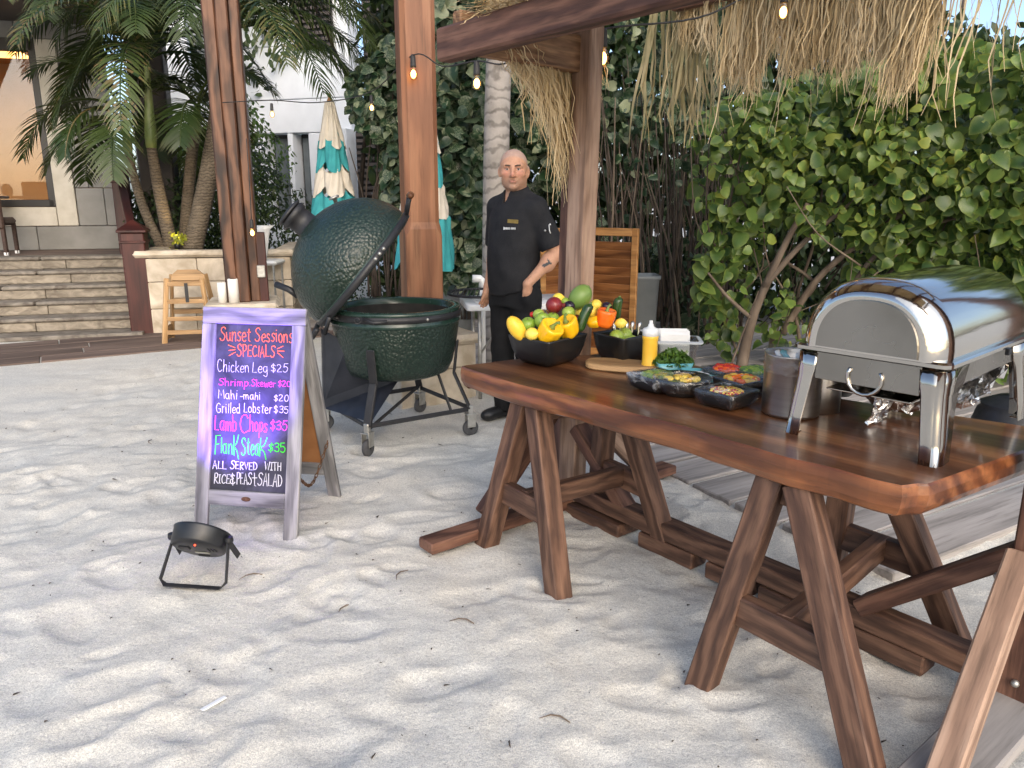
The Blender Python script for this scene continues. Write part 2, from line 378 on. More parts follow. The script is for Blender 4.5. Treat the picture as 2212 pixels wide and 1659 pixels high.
# directions of the boardwalk, the table and the buildings
DD = Vector((.862, .507)); DN = Vector((-.507, .862)); DO = Vector((.89, 3.98))    # deck planks run along DD from the edge at DO
UU = Vector((.667, -.745)); VV = Vector((.745, .667))                              # table: along, across
BD = Vector((.966, .259)); BN = Vector((-.259, .966))                              # buildings and stairs
def deckmask(x, y):
    a = (x - DO.x) * DD.x + (y - DO.y) * DD.y; s = (x - DO.x) * DN.x + (y - DO.y) * DN.y
    return a, s
def graded(lo, hi, fine, far_lo, far_hi, grow=1.22):
    c = list(np.arange(lo, hi, fine)); st = fine; p = c[-1]
    while p < far_hi: st *= grow; p += st; c.append(p)
    st = fine; p = c[0]; pre = []
    while p > far_lo: st *= grow; p -= st; pre.append(p)
    return np.array(pre[::-1] + c)
def sand():
    xs = graded(-3.3, 3.3, .021, -160, 160); ya = np.arange(1.15, 4.6, .019); yb = graded(4.63, 9.2, .045, 4.7, 300, 1.25)
    pre = []; p, st = 1.15, .03
    while p > -60: p -= st; st *= 1.3; pre.append(p)
    ys = np.concatenate([np.array(pre[::-1]), ya, yb])
    X, Y = np.meshgrid(xs, ys); H = np.zeros_like(X)
    # rolling lumps running from lower left to upper right, as trodden sand lies
    ca, sa = math.cos(R(24)), math.sin(R(24)); U = X * ca + Y * sa; Vv = -X * sa + Y * ca
    U = U + .10 * (vnoise(X, Y, 5, .3) - .5); Vv = Vv + .10 * (vnoise(X, Y, 6, .3) - .5)
    n1 = vnoise(U, Vv * 1.35, 1, .26); n2 = vnoise(U, Vv * 1.3, 2, .13); n3 = vnoise(X, Y, 3, .07)
    H += .022 * n1 + .008 * (1 - np.abs(2 * n2 - 1)) + .004 * n3 + .05 * (vnoise(X, Y, 8, 1.4) - .5)
    H -= .03
    r = np.random.RandomState(4)
    for _ in range(1000):                                          # footprints and scuffs: oval dents with a soft rim
        cx, cy = r.uniform(-3.6, 3.2), r.uniform(1.1, 7.0)
        a = R(r.normal(28, 75)); L = r.uniform(.06, .17); w = L * r.uniform(.36, .55); d = r.uniform(.003, .0115)
        i0, i1 = np.searchsorted(ys, [cy - .5, cy + .5]); j0, j1 = np.searchsorted(xs, [cx - .5, cx + .5])
        if i1 <= i0 or j1 <= j0: continue
        x, y = X[i0:i1, j0:j1] - cx, Y[i0:i1, j0:j1] - cy
        p = (x * math.cos(a) + y * math.sin(a)) / L; q = (-x * math.sin(a) + y * math.cos(a)) / w
        p = p + .25 * q * q
        rr = np.sqrt(p * p + q * q)
        H[i0:i1, j0:j1] += -d / (1 + np.exp((rr - 1) * 11)) + .42 * d * np.exp(-((rr - 1.25) / .32) ** 2) * (1 - .5 * p)
    far = np.clip((Y - 4.5) / 4, 0, 1); H *= 1 - .55 * far
    a, s = deckmask(X, Y)
    wob = .05 * (vnoise(X, Y, 21, .35) - .5) + .03 * (vnoise(X, Y, 22, .1) - .5)
    on = np.clip((a + wob + .02) / .06, 0, 1) * np.clip((s + 1.35 + 2 * wob) / .10, 0, 1)
    on = np.maximum(on, np.clip((s - 5.18 + wob) / .10, 0, 1))
    H = H * (1 - on) + (-.006 + .004 * vnoise(X, Y, 9, .2)) * on
    edge = np.exp(-((a + .12) / .12) ** 2) * (s > -1.3) * (s < 5.0); H += .012 * edge
    H = np.where((np.abs(X) > 12) | (Y > 12), -.02, H)
    n, m = X.shape; idx = np.arange(n * m).reshape(n, m)
    F = np.stack([idx[:-1, :-1], idx[:-1, 1:], idx[1:, 1:], idx[1:, :-1]], -1).reshape(-1, 4)
    me = np_mesh('sand', np.stack([X, Y, H], -1).reshape(-1, 3), F, M['sand'], True)
    return tag(mk_shared('sand', me), 'trodden pale beach sand covering the ground', kind='structure'), (xs, ys, H)
SAND, (SX, SY, SH) = sand()
def hz(x, y):
    j = min(max(np.searchsorted(SX, x), 1), len(SX) - 1); i = min(max(np.searchsorted(SY, y), 1), len(SY) - 1)
    return float(SH[i, j])
# ------------------------------------------------------------------ boardwalk planks
walk = thing('boardwalk', 'weathered grey plank boardwalk half buried in sand behind the table', None, (DO.x, DO.y, 0)); walk['kind'] = 'structure'
def planks():
    r = random.Random(3); pw = .30
    for k in range(-4, 22):
        s0 = k * pw - .12
        left = -6.6 if s0 > 5.1 else 0.0
        a = left + (0 if left == 0 else -r.uniform(0, 1.2)); end = 6.5 if s0 < 4.5 else 4.0
        while a < end:
            L = r.uniform(1.7, 2.6); b = min(a + L, end)
            g = .028 if s0 < 5 else .012
            c = DO + DD * ((a + b) / 2) + DN * (s0 + pw / 2)
            V, F = cbox(b - a - .012, pw - g, .05, .006)
            Mx = fr((DD.x, DD.y, 0), None, (c.x, c.y, -.014 + r.uniform(-.003, .003)))
            mk('plank', V, F, M['deckbrown'] if s0 > 5.1 and c.x < -1.9 else M['deck'], walk, Mx)
            a = b
planks()
# ------------------------------------------------------------------ stairs, railing, planter wall
S0 = Vector((-4.22, 8.52))                                         # right foot of the stairs
def bl(a, b, z=0.0):                                               # along the stairs, back, up
    p = S0 + BD * a + BN * b; return Vector((p.x, p.y, z))
MB = lambda a, b, z: fr((BD.x, BD.y, 0), None, bl(a, b, z))
def stairs():
    t = thing('stone_staircase', 'worn stone steps rising to the terrace on the left', 'stairs', bl(-1.5, .8))
    r = random.Random(5)
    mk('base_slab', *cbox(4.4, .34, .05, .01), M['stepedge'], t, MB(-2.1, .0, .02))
    for k in range(5):
        z0 = .045 + k * .148; b0 = .17 + k * .30
        a = .05 - .03 * k
        while a > -4.2:                                            # riser stones
            L = r.uniform(.75, 1.3)
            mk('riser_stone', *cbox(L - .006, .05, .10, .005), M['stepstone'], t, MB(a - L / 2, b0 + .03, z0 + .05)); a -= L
        a = .09 - .03 * k
        while a > -4.2:
            L = r.uniform(1.1, 1.7)
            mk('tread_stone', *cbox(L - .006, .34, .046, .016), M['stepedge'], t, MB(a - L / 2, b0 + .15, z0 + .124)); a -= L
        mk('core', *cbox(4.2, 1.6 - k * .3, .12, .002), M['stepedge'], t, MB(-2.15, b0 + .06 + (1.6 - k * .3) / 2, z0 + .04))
    return t
stairs()
terr = mk('terrace', *cbox(7.0, 3.2, .70, .01), M['deckbrown'], None, MB(-3.6, 3.28, .42)); tag(terr, 'brown decked terrace floor above the stone steps', kind='structure')
def railing():
    t = thing('stair_railing', 'dark red wooden stair railing with square newel posts', 'railing', bl(.08, .05))
    def newel(a, b, z0, z1, w):
        mk('newel_post', *cbox(z1 - z0, w, w, .012), M['mahog'], t, fr((0, 0, 1), (BD.x, BD.y, 0), bl(a, b, (z0 + z1) / 2)))
        for zz, ww, hh in ((z1 + .015, w + .06, .03), (z1 - .10, w + .03, .025)):
            mk('newel_collar', *cbox(hh, ww, ww, .006), M['mahog'], t, fr((0, 0, 1), (BD.x, BD.y, 0), bl(a, b, zz)))
        h = (w + .05) / 2
        mk('newel_cap', [(-h, -h, 0), (h, -h, 0), (h, h, 0), (-h, h, 0), (0, 0, .11)], [(3, 2, 1, 0), (0, 1, 4), (1, 2, 4), (2, 3, 4), (3, 0, 4)], M['mahog'], t, MB(a, b, z1 + .03))
    newel(.08, .06, .0, 1.12, .24); newel(-.30, 1.62, .70, 1.78, .18)
    p0, p1 = bl(.06, .16, 1.02), bl(-.28, 1.55, 1.66)
    beam('handrail', p0, p1, .09, .11, M['mahog'], t); dz = Vector((0, 0, 1))
    beam('lower_rail', p0 - dz * .82, p1 - dz * .80, .06, .08, M['mahog'], t)
    beam('middle_rail', p0 - dz * .24, p1 - dz * .24, .05, .06, M['mahog'], t)
    for k in range(1, 8):
        q = p0.lerp(p1, k / 8); beam('baluster', q - dz * .80, q - dz * .05, .035, .035, M['mahog'], t, (BD.x, BD.y, 0))
railing()
def planter():
    t = thing('stone_planter', 'pale coral stone planter wall with rounded coping holding palms', 'planter', bl(.8, .2))
    r = random.Random(9); PW = fr((.985, .17, 0)); o = Vector((-4.10, 8.50, 0)); d = Vector((.985, .17, 0)); nb = Vector((-.17, .985, 0))
    L = 1.62
    for row, (z0, z1) in enumerate(((-.02, .28), (.28, .58), (.58, .84))):
        a = 0; first = True
        while a < L - .01:
            w = min((.32 if first and row % 2 else r.uniform(.5, .62)), L - a)
            if L - a - w < .15: w = L - a
            first = False
            Mx = PW.copy(); Mx.translation = o + d * (a + w / 2) + nb * .06 + Vector((0, 0, (z0 + z1) / 2))
            mk('stone_block', *cbox(w - .006, .12, z1 - z0 - .006, .006), M['stone'], t, Mx); a += w
        for sx in (0, 1):
            q = o + d * (.055 if sx == 0 else L - .055) + nb * .75 + Vector((0, 0, (z0 + z1) / 2))
            Mx = fr((nb.x, nb.y, 0)); Mx.translation = q
            mk('stone_block', *cbox(1.24, .11, z1 - z0 - .006, .006), M['stone'], t, Mx)
    for (c, s, ang) in ((o + d * (L / 2) + nb * .08, L + .10, 0), (o + d * .08 + nb * .85, 1.4, 1), (o + d * (L - .08) + nb * .85, 1.4, 1)):
        Mx = fr((nb.x, nb.y, 0)) if ang else PW.copy(); Mx.translation = c + Vector((0, 0, .885 + .002 * ang))
        mk('coping', *cbox(s, .24, .075, .03), M['stone'], t, Mx)
    Mx = PW.copy(); Mx.translation = o + d * (L / 2) + nb * .8 + Vector((0, 0, .80))
    mk('soil', *cbox(L - .1, 1.3, .08, .01), pm('soil', (.02, .015, .01), (.04, .03, .02), 20, rough=1), t, Mx)
planter()
def plinth(name, label, c, w, dpt, h, d):
    t = thing(name, label, 'plinth', (c.x, c.y, 0)); Mx = fr((d.x, d.y, 0)); r = random.Random(h)
    for k in range(2):
        z0, z1 = (-.03, h * .5) if k == 0 else (h * .5, h - .07)
        for s in ((-1, 1) if k else (0,)):
            m2 = Mx.copy(); m2.translation = Mx @ Vector((s * w / 4, 0, 0)) + Vector((c.x, c.y, (z0 + z1) / 2))
            mk('stone_block', *cbox(w / (2 if k else 1) - .005, dpt, z1 - z0 - .005, .008), M['stone'], t, m2)
    m2 = Mx.copy(); m2.translation = Vector((c.x, c.y, h - .035)); mk('capstone', *cbox(w + .09, dpt + .09, .07, .028), M['stone'], t, m2)
PLM = Vector((-.68, 5.80)); PLL = Vector((-2.73, 7.78))
plinth('stone_plinth', 'coral stone plinth under the warm brown post behind the grill', PLM, .62, .56, .50, DD)
plinth('stone_plinth', 'coral stone plinth carrying candles beside the planter', PLL, .62, .60, .48, BD)
# ------------------------------------------------------------------ big posts
def bigposts():
    t = thing('timber_post', 'smooth warm brown square timber post right behind the grill', 'post', (PLM.x, PLM.y, .5))
    a = R(18)
    Mx = Matrix.Rotation(a, 4, 'Z'); Mx.translation = Vector((PLM.x, PLM.y, 0)); up = Matrix.Rotation(-math.pi / 2, 4, 'Y')
    def oct_(w, c, z): return [(z, -w + c, -w), (z, w - c, -w), (z, w, -w + c), (z, w, w - c), (z, w - c, w), (z, -w + c, w), (z, -w, w - c), (z, -w, -w + c)]
    V, F = loft([oct_(.135, .008, .5), oct_(.135, .008, 1.22), oct_(.135, .035, 1.27), oct_(.124, .035, 1.32), oct_(.124, .035, 3.6)])
    mk('shaft', V, F, M['post'], t, Mx @ Matrix.Rotation(-math.pi / 2, 4, 'Y') @ Matrix.Scale(1, 4))
    t2 = thing('timber_post', 'streaky dark weathered timber post standing left beside the planter', 'post', (PLL.x, PLL.y, .48))
    Mx = fr((0, 0, 1), (BD.x, BD.y, 0), (0, 0, 0))
    for k, (dx, dy, w, d) in enumerate(((-.085, -.02, .115, .28), (.03, -.035, .11, .31), (.135, -.02, .095, .28))):
        m2 = Mx.copy(); q = PLL + BD * dx + BN * dy; m2.translation = Vector((q.x, q.y, 2.1))
        mk('board', *cbox(3.24, d, w, .012), M['oldpost'], t2, m2)
    m2 = Mx.copy(); q = PLL + BD * .21 + BN * -.10; m2.translation = Vector((q.x, q.y, .82)); mk('base_cleat', *cbox(.68, .10, .10, .006), M['mahog'], t2, m2)
    m2 = fr((BD.x, BD.y, 0), None, (0, 0, 0)); q = PLL + BD * .205 + BN * -.165; m2.translation = Vector((q.x, q.y, .78)); mk('socket_box', *cbox(.08, .03, .12, .006), M['zinc'], t2, m2)
bigposts()
# ------------------------------------------------------------------ the house on the left
def house():
    t = thing('beach_house', 'pale limestone block house with a glowing window at the far left', 'building', bl(-3, 3.2, .75))
    r = random.Random(2); b0 = 2.95                                 # wall front
    a_r = -.62                                                    # right corner of the wall
    win = (-4.6, -1.42, 1.36, 3.55)                              # window opening: a0 a1 z0 z1
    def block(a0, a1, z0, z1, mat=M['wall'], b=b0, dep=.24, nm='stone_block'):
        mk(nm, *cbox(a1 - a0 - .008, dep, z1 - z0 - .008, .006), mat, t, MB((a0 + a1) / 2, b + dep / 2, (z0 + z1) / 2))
    zs = [.77, 1.10, 1.62, 2.10, 2.58, 3.06, 3.54, 4.02, 4.5]
    for i in range(len(zs) - 1):
        z0, z1 = zs[i], zs[i + 1]
        jo = -.80 if i % 2 else -.98
        if z1 <= 1.15 or z0 >= 3.5:
            a = a_r
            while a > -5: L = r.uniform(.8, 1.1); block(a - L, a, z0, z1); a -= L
        else:
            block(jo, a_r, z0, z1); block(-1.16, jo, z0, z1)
    for a0, a1, z0, z1 in ((-1.42, -1.16, 1.10, 3.54), (-4.6, -1.42, 1.10, 1.36)): block(a0, a1, z0, z1, M['trim'], b0 - .02, .22, 'window_surround')
    w = mk('window', *join(tr(cbox(.10, .12, win[3] - win[2], .006), win[1] - .05, b0 + .1, (win[2] + win[3]) / 2), tr(cbox(3.2, .12, .10, .006), -3.05, b0 + .1, win[2] + .05),
                           tr(cbox(3.2, .12, .16, .006), -3.05, b0 + .1, win[3] - .08)), M['darkframe'], t, MB(0, 0, 0))
    g = NT('window_glass'); gl = g.n('BsdfGlossy'); gl.inputs['Roughness'].default_value = .01; tp = g.n('BsdfTransparent'); mx = g.n('MixShader')
    lw = g.n('Fresnel'); lw.inputs[0].default_value = 1.55; g.l(lw.outputs[0], mx.inputs[0]); g.l(tp.outputs[0], mx.inputs[1]); g.l(gl.outputs[0], mx.inputs[2]); g.l(mx.outputs[0], g.out.inputs[0])
    mk('pane', *cbox(3.12, .012, 2.1, .001), g.m, w, MB(-3.04, b0 + .12, 2.45))
    # the lit room behind the pane
    rm = pm('room_wall', (.40, .24, .11), (.46, .28, .13), 2, rough=.9)
    Mz = MB(-3.15, b0 + 1.9, 0)
    mk('room', [(-1.9, -1.65, .75), (1.75, -1.65, .75), (1.75, 1.6, .75), (-1.9, 1.6, .75), (-1.9, -1.65, 3.7), (1.75, -1.65, 3.7), (1.75, 1.6, 3.7), (-1.9, 1.6, 3.7)],
       [(0, 1, 2, 3), (7, 6, 5, 4), (1, 5, 6, 2), (2, 6, 7, 3), (3, 7, 4, 0)], rm, t, Mz)
    mk('ceiling_lamp', *cbox(1.6, .9, .05, .01), emit('room_lamp', (1, .46, .12), 2.2), t, MB(-2.9, b0 + 1.7, 3.62))
    block(-5.4, -.2, 3.74, 3.90, M['brownframe'], b0 - 2.1, 2.6, 'eave_soffit')
    # the brighter return wing behind
    for i in range(9): block(-.60, .32 - .0, .9 + i * .5, 1.4 + i * .5, M['villa'], b0 + 1.5, .3)
    mk('dark_column', *cbox(5, .42, .42, .02), M['brownframe'], t, fr((0, 0, 1), (BD.x, BD.y, 0), bl(.10, 2.0, 2.4)))
house()
# ------------------------------------------------------------------ the white villa in the middle distance
def villa():
    t = thing('white_villa', 'white rendered villa with brown shutters seen behind the parasols', 'building', (-3.2, 14.5, 0))
    Y = 14.5; d = Vector((.95, -.31, 0)); M0 = fr(d); c = P(690, 400, Y)
    def put(nm, a, b, z, sx, sy, sz, mat, par=t, ch=.01):
        Mx = M0.copy(); Mx.translation = Vector((c.x, Y, 0)) + d * a + Vector((.31, .95, 0)) * b + Vector((0, 0, z)); return mk(nm, *cbox(sx, sy, sz, ch), mat, par, Mx)
    for (a0, a1, z0, z1) in ((-2.6, .72, 2.62, 3.2), (-2.6, .72, 3.2, 4.1), (-2.6, .72, 4.1, 5.6), (-.18, .72, 1.0, 2.62), (-2.6, -1.1, 1.0, 2.62), (-2.6, .72, -.2, 1.0), (-.62, -.50, 1.0, 2.62)):
        put('wall_block', (a0 + a1) / 2, .2, (z0 + z1) / 2, a1 - a0 - .012, .4, z1 - z0 - .012, M['villa'])
    for a0, a1 in ((-1.1, -.62), (-.50, -.18)):
        w = put('window', (a0 + a1) / 2, .3, 1.8, a1 - a0, .05, 1.64, M['darkframe'])
        put('pane', (a0 + a1) / 2, .26, 1.8, a1 - a0 - .08, .01, 1.5, pm('dim_glass', (.10, .12, .13), (.16, .18, .19), 2, rough=.12), w, .001)
    put('wall_pier', .66, -.1, 1.4, .28, .5, 2.5, M['villa'])
    for a, z0, z1, wd in ((1.10, .4, 2.62, .55), (.10, 4.0, 6.4, .75), (1.35, 3.2, 5.0, .6)):
        s = put('shutter', a, -.05, (z0 + z1) / 2, wd, .04, z1 - z0, M['darkframe'])
        k = z0 + .05
        while k < z1: put('slat', a, -.10, k, wd - .06, .05, .055, M['shutter'], s, .004); k += .10
    put('wall_block', 2.6, .6, 2.2, 2.6, .4, 5.0, M['villa'])
    put('eave', -.9, -.1, 5.7, 4.2, 1.0, .2, M['trim'])
villa()
# ================================================================== THATCHED HUT (posts, sills, braces, purlin, thatch)
H1 = Vector((.295, 3.595, 0)); H2 = Vector((1.545, 2.045, 0)); HU = (H2 - H1).normalized(); HV = Vector((-HU.y, HU.x, 0))
hut = thing('thatched_hut', 'open wooden hut frame with hanging straw thatch over the serving table', 'hut', (H1.x, H1.y, 0))
def strands(specs, name, mat=None, seed=1, wid=.006):
    """flat hanging straws: specs = list of (top point, length, splay vector)"""
    r = np.random.RandomState(seed); V, F = [], []; K = 8
    for top, L, sp in specs:
        n0 = len(V); a = r.uniform(0, math.pi); wx, wy = math.cos(a) * wid * r.uniform(.5, 1.2), math.sin(a) * wid * r.uniform(.5, 1.2)
        jx, jy = r.normal(0, .012 + .02 * L, 2); wob = r.normal(0, .009 + .012 * abs(L), (K, 2)); tw = r.normal(0, .5)
        for k in range(K):
            s = k / (K - 1); c = top[0] + sp[0] * s + jx * s * s + wob[k, 0] * s, top[1] + sp[1] * s + jy * s * s + wob[k, 1] * s, top[2] - L * s + sp[2] * s
            e = (1 - .75 * s ** 3); ca, sa = math.cos(tw * s), math.sin(tw * s); ux, uy = (wx * ca - wy * sa) * e, (wx * sa + wy * ca) * e
            V.append((c[0] - ux, c[1] - uy, c[2])); V.append((c[0] + ux, c[1] + uy, c[2]))
        F += [(n0 + 2 * k, n0 + 2 * k + 1, n0 + 2 * k + 3, n0 + 2 * k + 2) for k in range(K - 1)]
    o = mk_shared(name, np_mesh(name, np.array(V), np.array(F), mat or M['thatch']), hut); o['kind'] = 'stuff'; return o
def build_hut():
    r = random.Random(31); Z = Vector((0, 0, 1))
    top1 = Vector((.335, 3.62, 2.23))
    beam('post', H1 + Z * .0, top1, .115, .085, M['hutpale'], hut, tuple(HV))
    beam('post', H1 + HV * .01 - HU * .085, top1 - HU * .082 + HV * .01, .10, .055, M['hutwood'], hut, tuple(HV))  # dark board added as the shaded left face of the pale post
    beam('post', H2 - Z * .02, H2 + Z * 2.22, .13, .13, M['hutwood'], hut, tuple(HV))
    # ground beam between the posts with packing blocks
    b0, b1 = H1 - HU * .05 + Z * .095, H2 + Z * .075
    beam('ground_beam', b0, b1, .10, .075, M['trestle'], hut)
    for s, L in ((.34, .30), (.50, .22), (.72, .62)):
        q = b0.lerp(b1, s) - Z * .075 - HV * .005
        beam('packing_block', q - HU * L / 2, q + HU * L / 2, .105, .07, M['trestle'], hut)
    q = b0.lerp(b1, .12); beam('packing_block', q - HU * .20 - Z * .078, q + HU * .20 - Z * .078, .16, .06, M['trestle'], hut)
    # cross sills and their braces
    beam('sill', H1 - HV * .86 + Z * .035, H1 + HV * .75 + Z * .03, .11, .05, M['hutwood'], hut)
    beam('sill', H2 - HV * .80 + Z * .02, H2 + HV * .5 + Z * .02, .17, .05, M['deck'], hut)
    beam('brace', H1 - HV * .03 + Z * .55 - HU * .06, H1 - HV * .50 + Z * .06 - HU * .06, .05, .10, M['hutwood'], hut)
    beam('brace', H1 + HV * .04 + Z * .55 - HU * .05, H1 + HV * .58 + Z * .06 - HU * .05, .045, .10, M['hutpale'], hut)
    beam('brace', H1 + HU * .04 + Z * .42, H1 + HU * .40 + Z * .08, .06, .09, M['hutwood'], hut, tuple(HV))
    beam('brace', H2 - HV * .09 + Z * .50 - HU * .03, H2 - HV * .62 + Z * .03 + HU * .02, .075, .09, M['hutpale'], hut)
    beam('brace', H2 - HU * .50 + Z * .11, H2 - HU * .06 + Z * .48, .06, .11, M['hutwood'], hut, tuple(HV))
    for p in (H2 - HV * .135 + Z * .44 - HU * .07, H2 + HU * .0 - HV * .072 + Z * .10):
        V, F = ball(.012, 8, 6, 1, 1, 1); mk('bolt_head', V, F, M['zinc'], hut, Matrix.Translation(p), True)
    # eave purlin, lookouts (tie beams), far frame
    e0 = Vector((-.275, 3.31, 2.085)); e1 = e0 + HU * 2.9 + Z * .02
    beam('purlin', e0, e1, .075, .125, M['hutwood'], hut, c=.01)
    tl = Vector((-.235, 3.15, 2.075)); 
    beam('tie_beam', H1 + HU * -.01 + Vector((-.0, .02, 2.105)), tl + Vector((.02, .05, .045)), .055, .15, M['tiewood'], hut)
    beam('tie_beam', H2 + Vector((0, 0, 2.1)), H2 - HV * .6 + Vector((0, 0, 2.1)), .055, .15, M['tiewood'], hut)
    r0 = H1 + HV * 1.80 - HU * 1.0 + Z * 2.74; r1 = H1 + HV * 1.80 + HU * 2.4 + Z * 2.74
    beam('purlin', r0, r1, .07, .11, M['hutwood'], hut)
    for k in range(6):
        a = .12 + k * .46
        beam('rafter', H1 + HU * a - HV * .56 + Z * 2.16, H1 + HU * a + HV * 1.86 + Z * 2.80, .05, .09, M['hutwood'], hut)
    q = H2 + HV * 1.75; beam('post', q, q + Z * 2.75, .11, .11, M['hutwood'], hut, tuple(HV))
    # thatch covering of the two roof slopes
    def slope(A, B, C, D, th, seed):
        n, m = 26, 12; rr = np.random.RandomState(seed); V = []
        for lay in (0, 1):
            for i in range(n + 1):
                for j in range(m + 1):
                    p = (A.lerp(B, i / n)).lerp(D.lerp(C, i / n), j / m); V.append((p.x, p.y, p.z + lay * th * rr.uniform(.75, 1.1) + rr.uniform(-.01, .01)))
        q = (n + 1) * (m + 1); F = []
        for i in range(n):
            for j in range(m):
                a = i * (m + 1) + j; F.append((a, a + 1, a + m + 2, a + m + 1)); F.append((q + a, q + a + m + 1, q + a + m + 2, q + a + 1))
        for i in range(n):
            a = i * (m + 1); F.append((a, a + m + 1, q + a + m + 1, q + a)); b = a + m; F.append((b, q + b, q + b + m + 1, b + m + 1))
        for j in range(m): F.append((j, q + j, q + j + 1, j + 1)); b = n * (m + 1) + j; F.append((b, b + 1, q + b + 1, q + b))
        mk('thatch_layer', V, F, M['thatch'], hut)
    g0, g1 = -.22, 2.35                                           # gable overhang along the hut
    A, B = H1 + HU * (g0 + .34) - HV * .60 + Z * 2.165, H1 + HU * g1 - HV * .60 + Z * 2.165
    C, D = H1 + HU * g1 + HV * 1.9 + Z * 2.86, H1 + HU * (g0 - .75) + HV * 1.9 + Z * 2.86
    slope(A, B, A.lerp(D, 0).lerp(B, 1).lerp(C, .22), A.lerp(D, .22), .06, 1)
    slope(D.lerp(A, .12), C.lerp(B, .12), C, D, .06, 2)
    rr = np.random.RandomState(8)
    sp = []                                                       # short straws lying on top along the front eave
    for _ in range(1500):
        s, q = rr.uniform(-.03, .5), rr.uniform(0, .35); p = A.lerp(B, s).lerp(D.lerp(C, s), q) + Z * rr.uniform(-.01, .12)
        d = (A - D).normalized() * rr.uniform(.1, .28) + HU * rr.normal(0, .03)
        sp.append((p, -.015, (d.x, d.y, d.z)))
    for _ in range(900):
        p = e0.lerp(e1, rr.uniform(.075, .42)) + HV * rr.uniform(-.03, .22) + Z * rr.uniform(.06, .15); d = -HV * rr.uniform(.03, .12) + HU * rr.normal(.02, .10)
        sp.append((p, rr.uniform(-.02, .03), (d.x, d.y, rr.normal(0, .012))))
    strands(sp, 'thatch_top_straw', seed=3, wid=.005)
    # fringe at the left gable: short in front, long tuft at its back
    sp = []
    for _ in range(1100):
        s = rr.beta(1.25, 1.2); p = Vector((-.085, 3.37, 2.13)).lerp(Vector((.40, 3.86, 2.28)), s)
        env = np.interp(s, [0, .2, .45, .62, .72, .8, 1], [.15, .25, .50, .80, .76, .42, .36]) * rr.uniform(.45, 1.0) ** .6
        q = p + Vector((rr.normal(0, .015), rr.normal(0, .03), rr.uniform(-.02, .05)))
        sp.append((q, env, (rr.normal(.09 * (1 - s), .022), rr.normal(0, .03), 0)))
    strands(sp, 'gable_fringe', seed=4, wid=.0045)
    # fringe along the back eave, in bundles
    sp = []
    base0, base1 = D.copy(), C.copy()
    def at_px(x):                                                 # the point of the back eave seen at picture column x
        lo, hi = -.2, 1.0
        for _ in range(40):
            m = (lo + hi) / 2; p = base0.lerp(base1, m); zc = p.y * math.cos(PITCH) - .6 * math.sin(PITCH)
            if 1106 + FPX * p.x / zc < x: lo = m
            else: hi = m
        return base0.lerp(base1, lo)
    bund = [(1474, 26, 110), (1520, 14, 130), (1577, 34, 200), (1622, 30, 222), (1664, 22, 140), (1705, 26, 178), (1742, 26, 176), (1775, 16, 150), (1801, 24, 188), (1832, 22, 182), (1878, 26, 152), (1915, 12, 120), (1955, 20, 250), (1985, 24, 232), (2012, 16, 190)]
    for x0, w, yb in bund:
        n = int(w * 7)
        for _ in range(n):
            dx = rr.normal(0, w * .34); p = at_px(x0 + dx); zb = P(x0, yb, p.y).z; L = (p.z - zb)
            ln = L * (1 - .30 * rr.beta(1.0, 1.8) - .12 * min(1, abs(dx) / w)) * (1.16 if rr.rand() < .06 else 1)
            sp.append(((p.x + rr.normal(0, .015), p.y + rr.normal(0, .04), p.z + rr.uniform(-.03, .03)), ln, (-dx * .0012 + -dx * .0010 + rr.normal(0, .03) + (-.10 if x0 > 1940 else 0), rr.normal(0, .035), 0)))
    for _ in range(70):
        p = at_px(rr.uniform(1430, 2200)); sp.append((p, rr.uniform(.6, 1.05), (rr.normal(0, .06), rr.normal(0, .05), 0)))
    for _ in range(46):
        p = at_px(rr.uniform(2060, 2700)); sp.append((p, rr.uniform(.55, .8), (rr.normal(0, .04), rr.normal(0, .04), 0)))
    strands(sp, 'eave_fringe', seed=5, wid=.0055)
    sp = []                                                       # green palm-leaf strips left of the fringe
    for _ in range(60):
        p = at_px(rr.uniform(1400, 1530)); sp.append((p, rr.uniform(.7, 1.05), (rr.normal(.02, .08), 0, 0)))
    strands(sp, 'palm_strips', pm('dry_palm_leaf', (.20, .17, .07), (.34, .27, .14), 6, rough=.7), 6, .013)
    # fringe of the front eave, above the camera's view
    sp = []
    for _ in range(500):
        s = rr.uniform(.45, 1.02); p = A.lerp(B, s); sp.append((p, rr.uniform(.05, .16), (0, 0, 0)))
    strands(sp, 'front_fringe', seed=9)
build_hut()
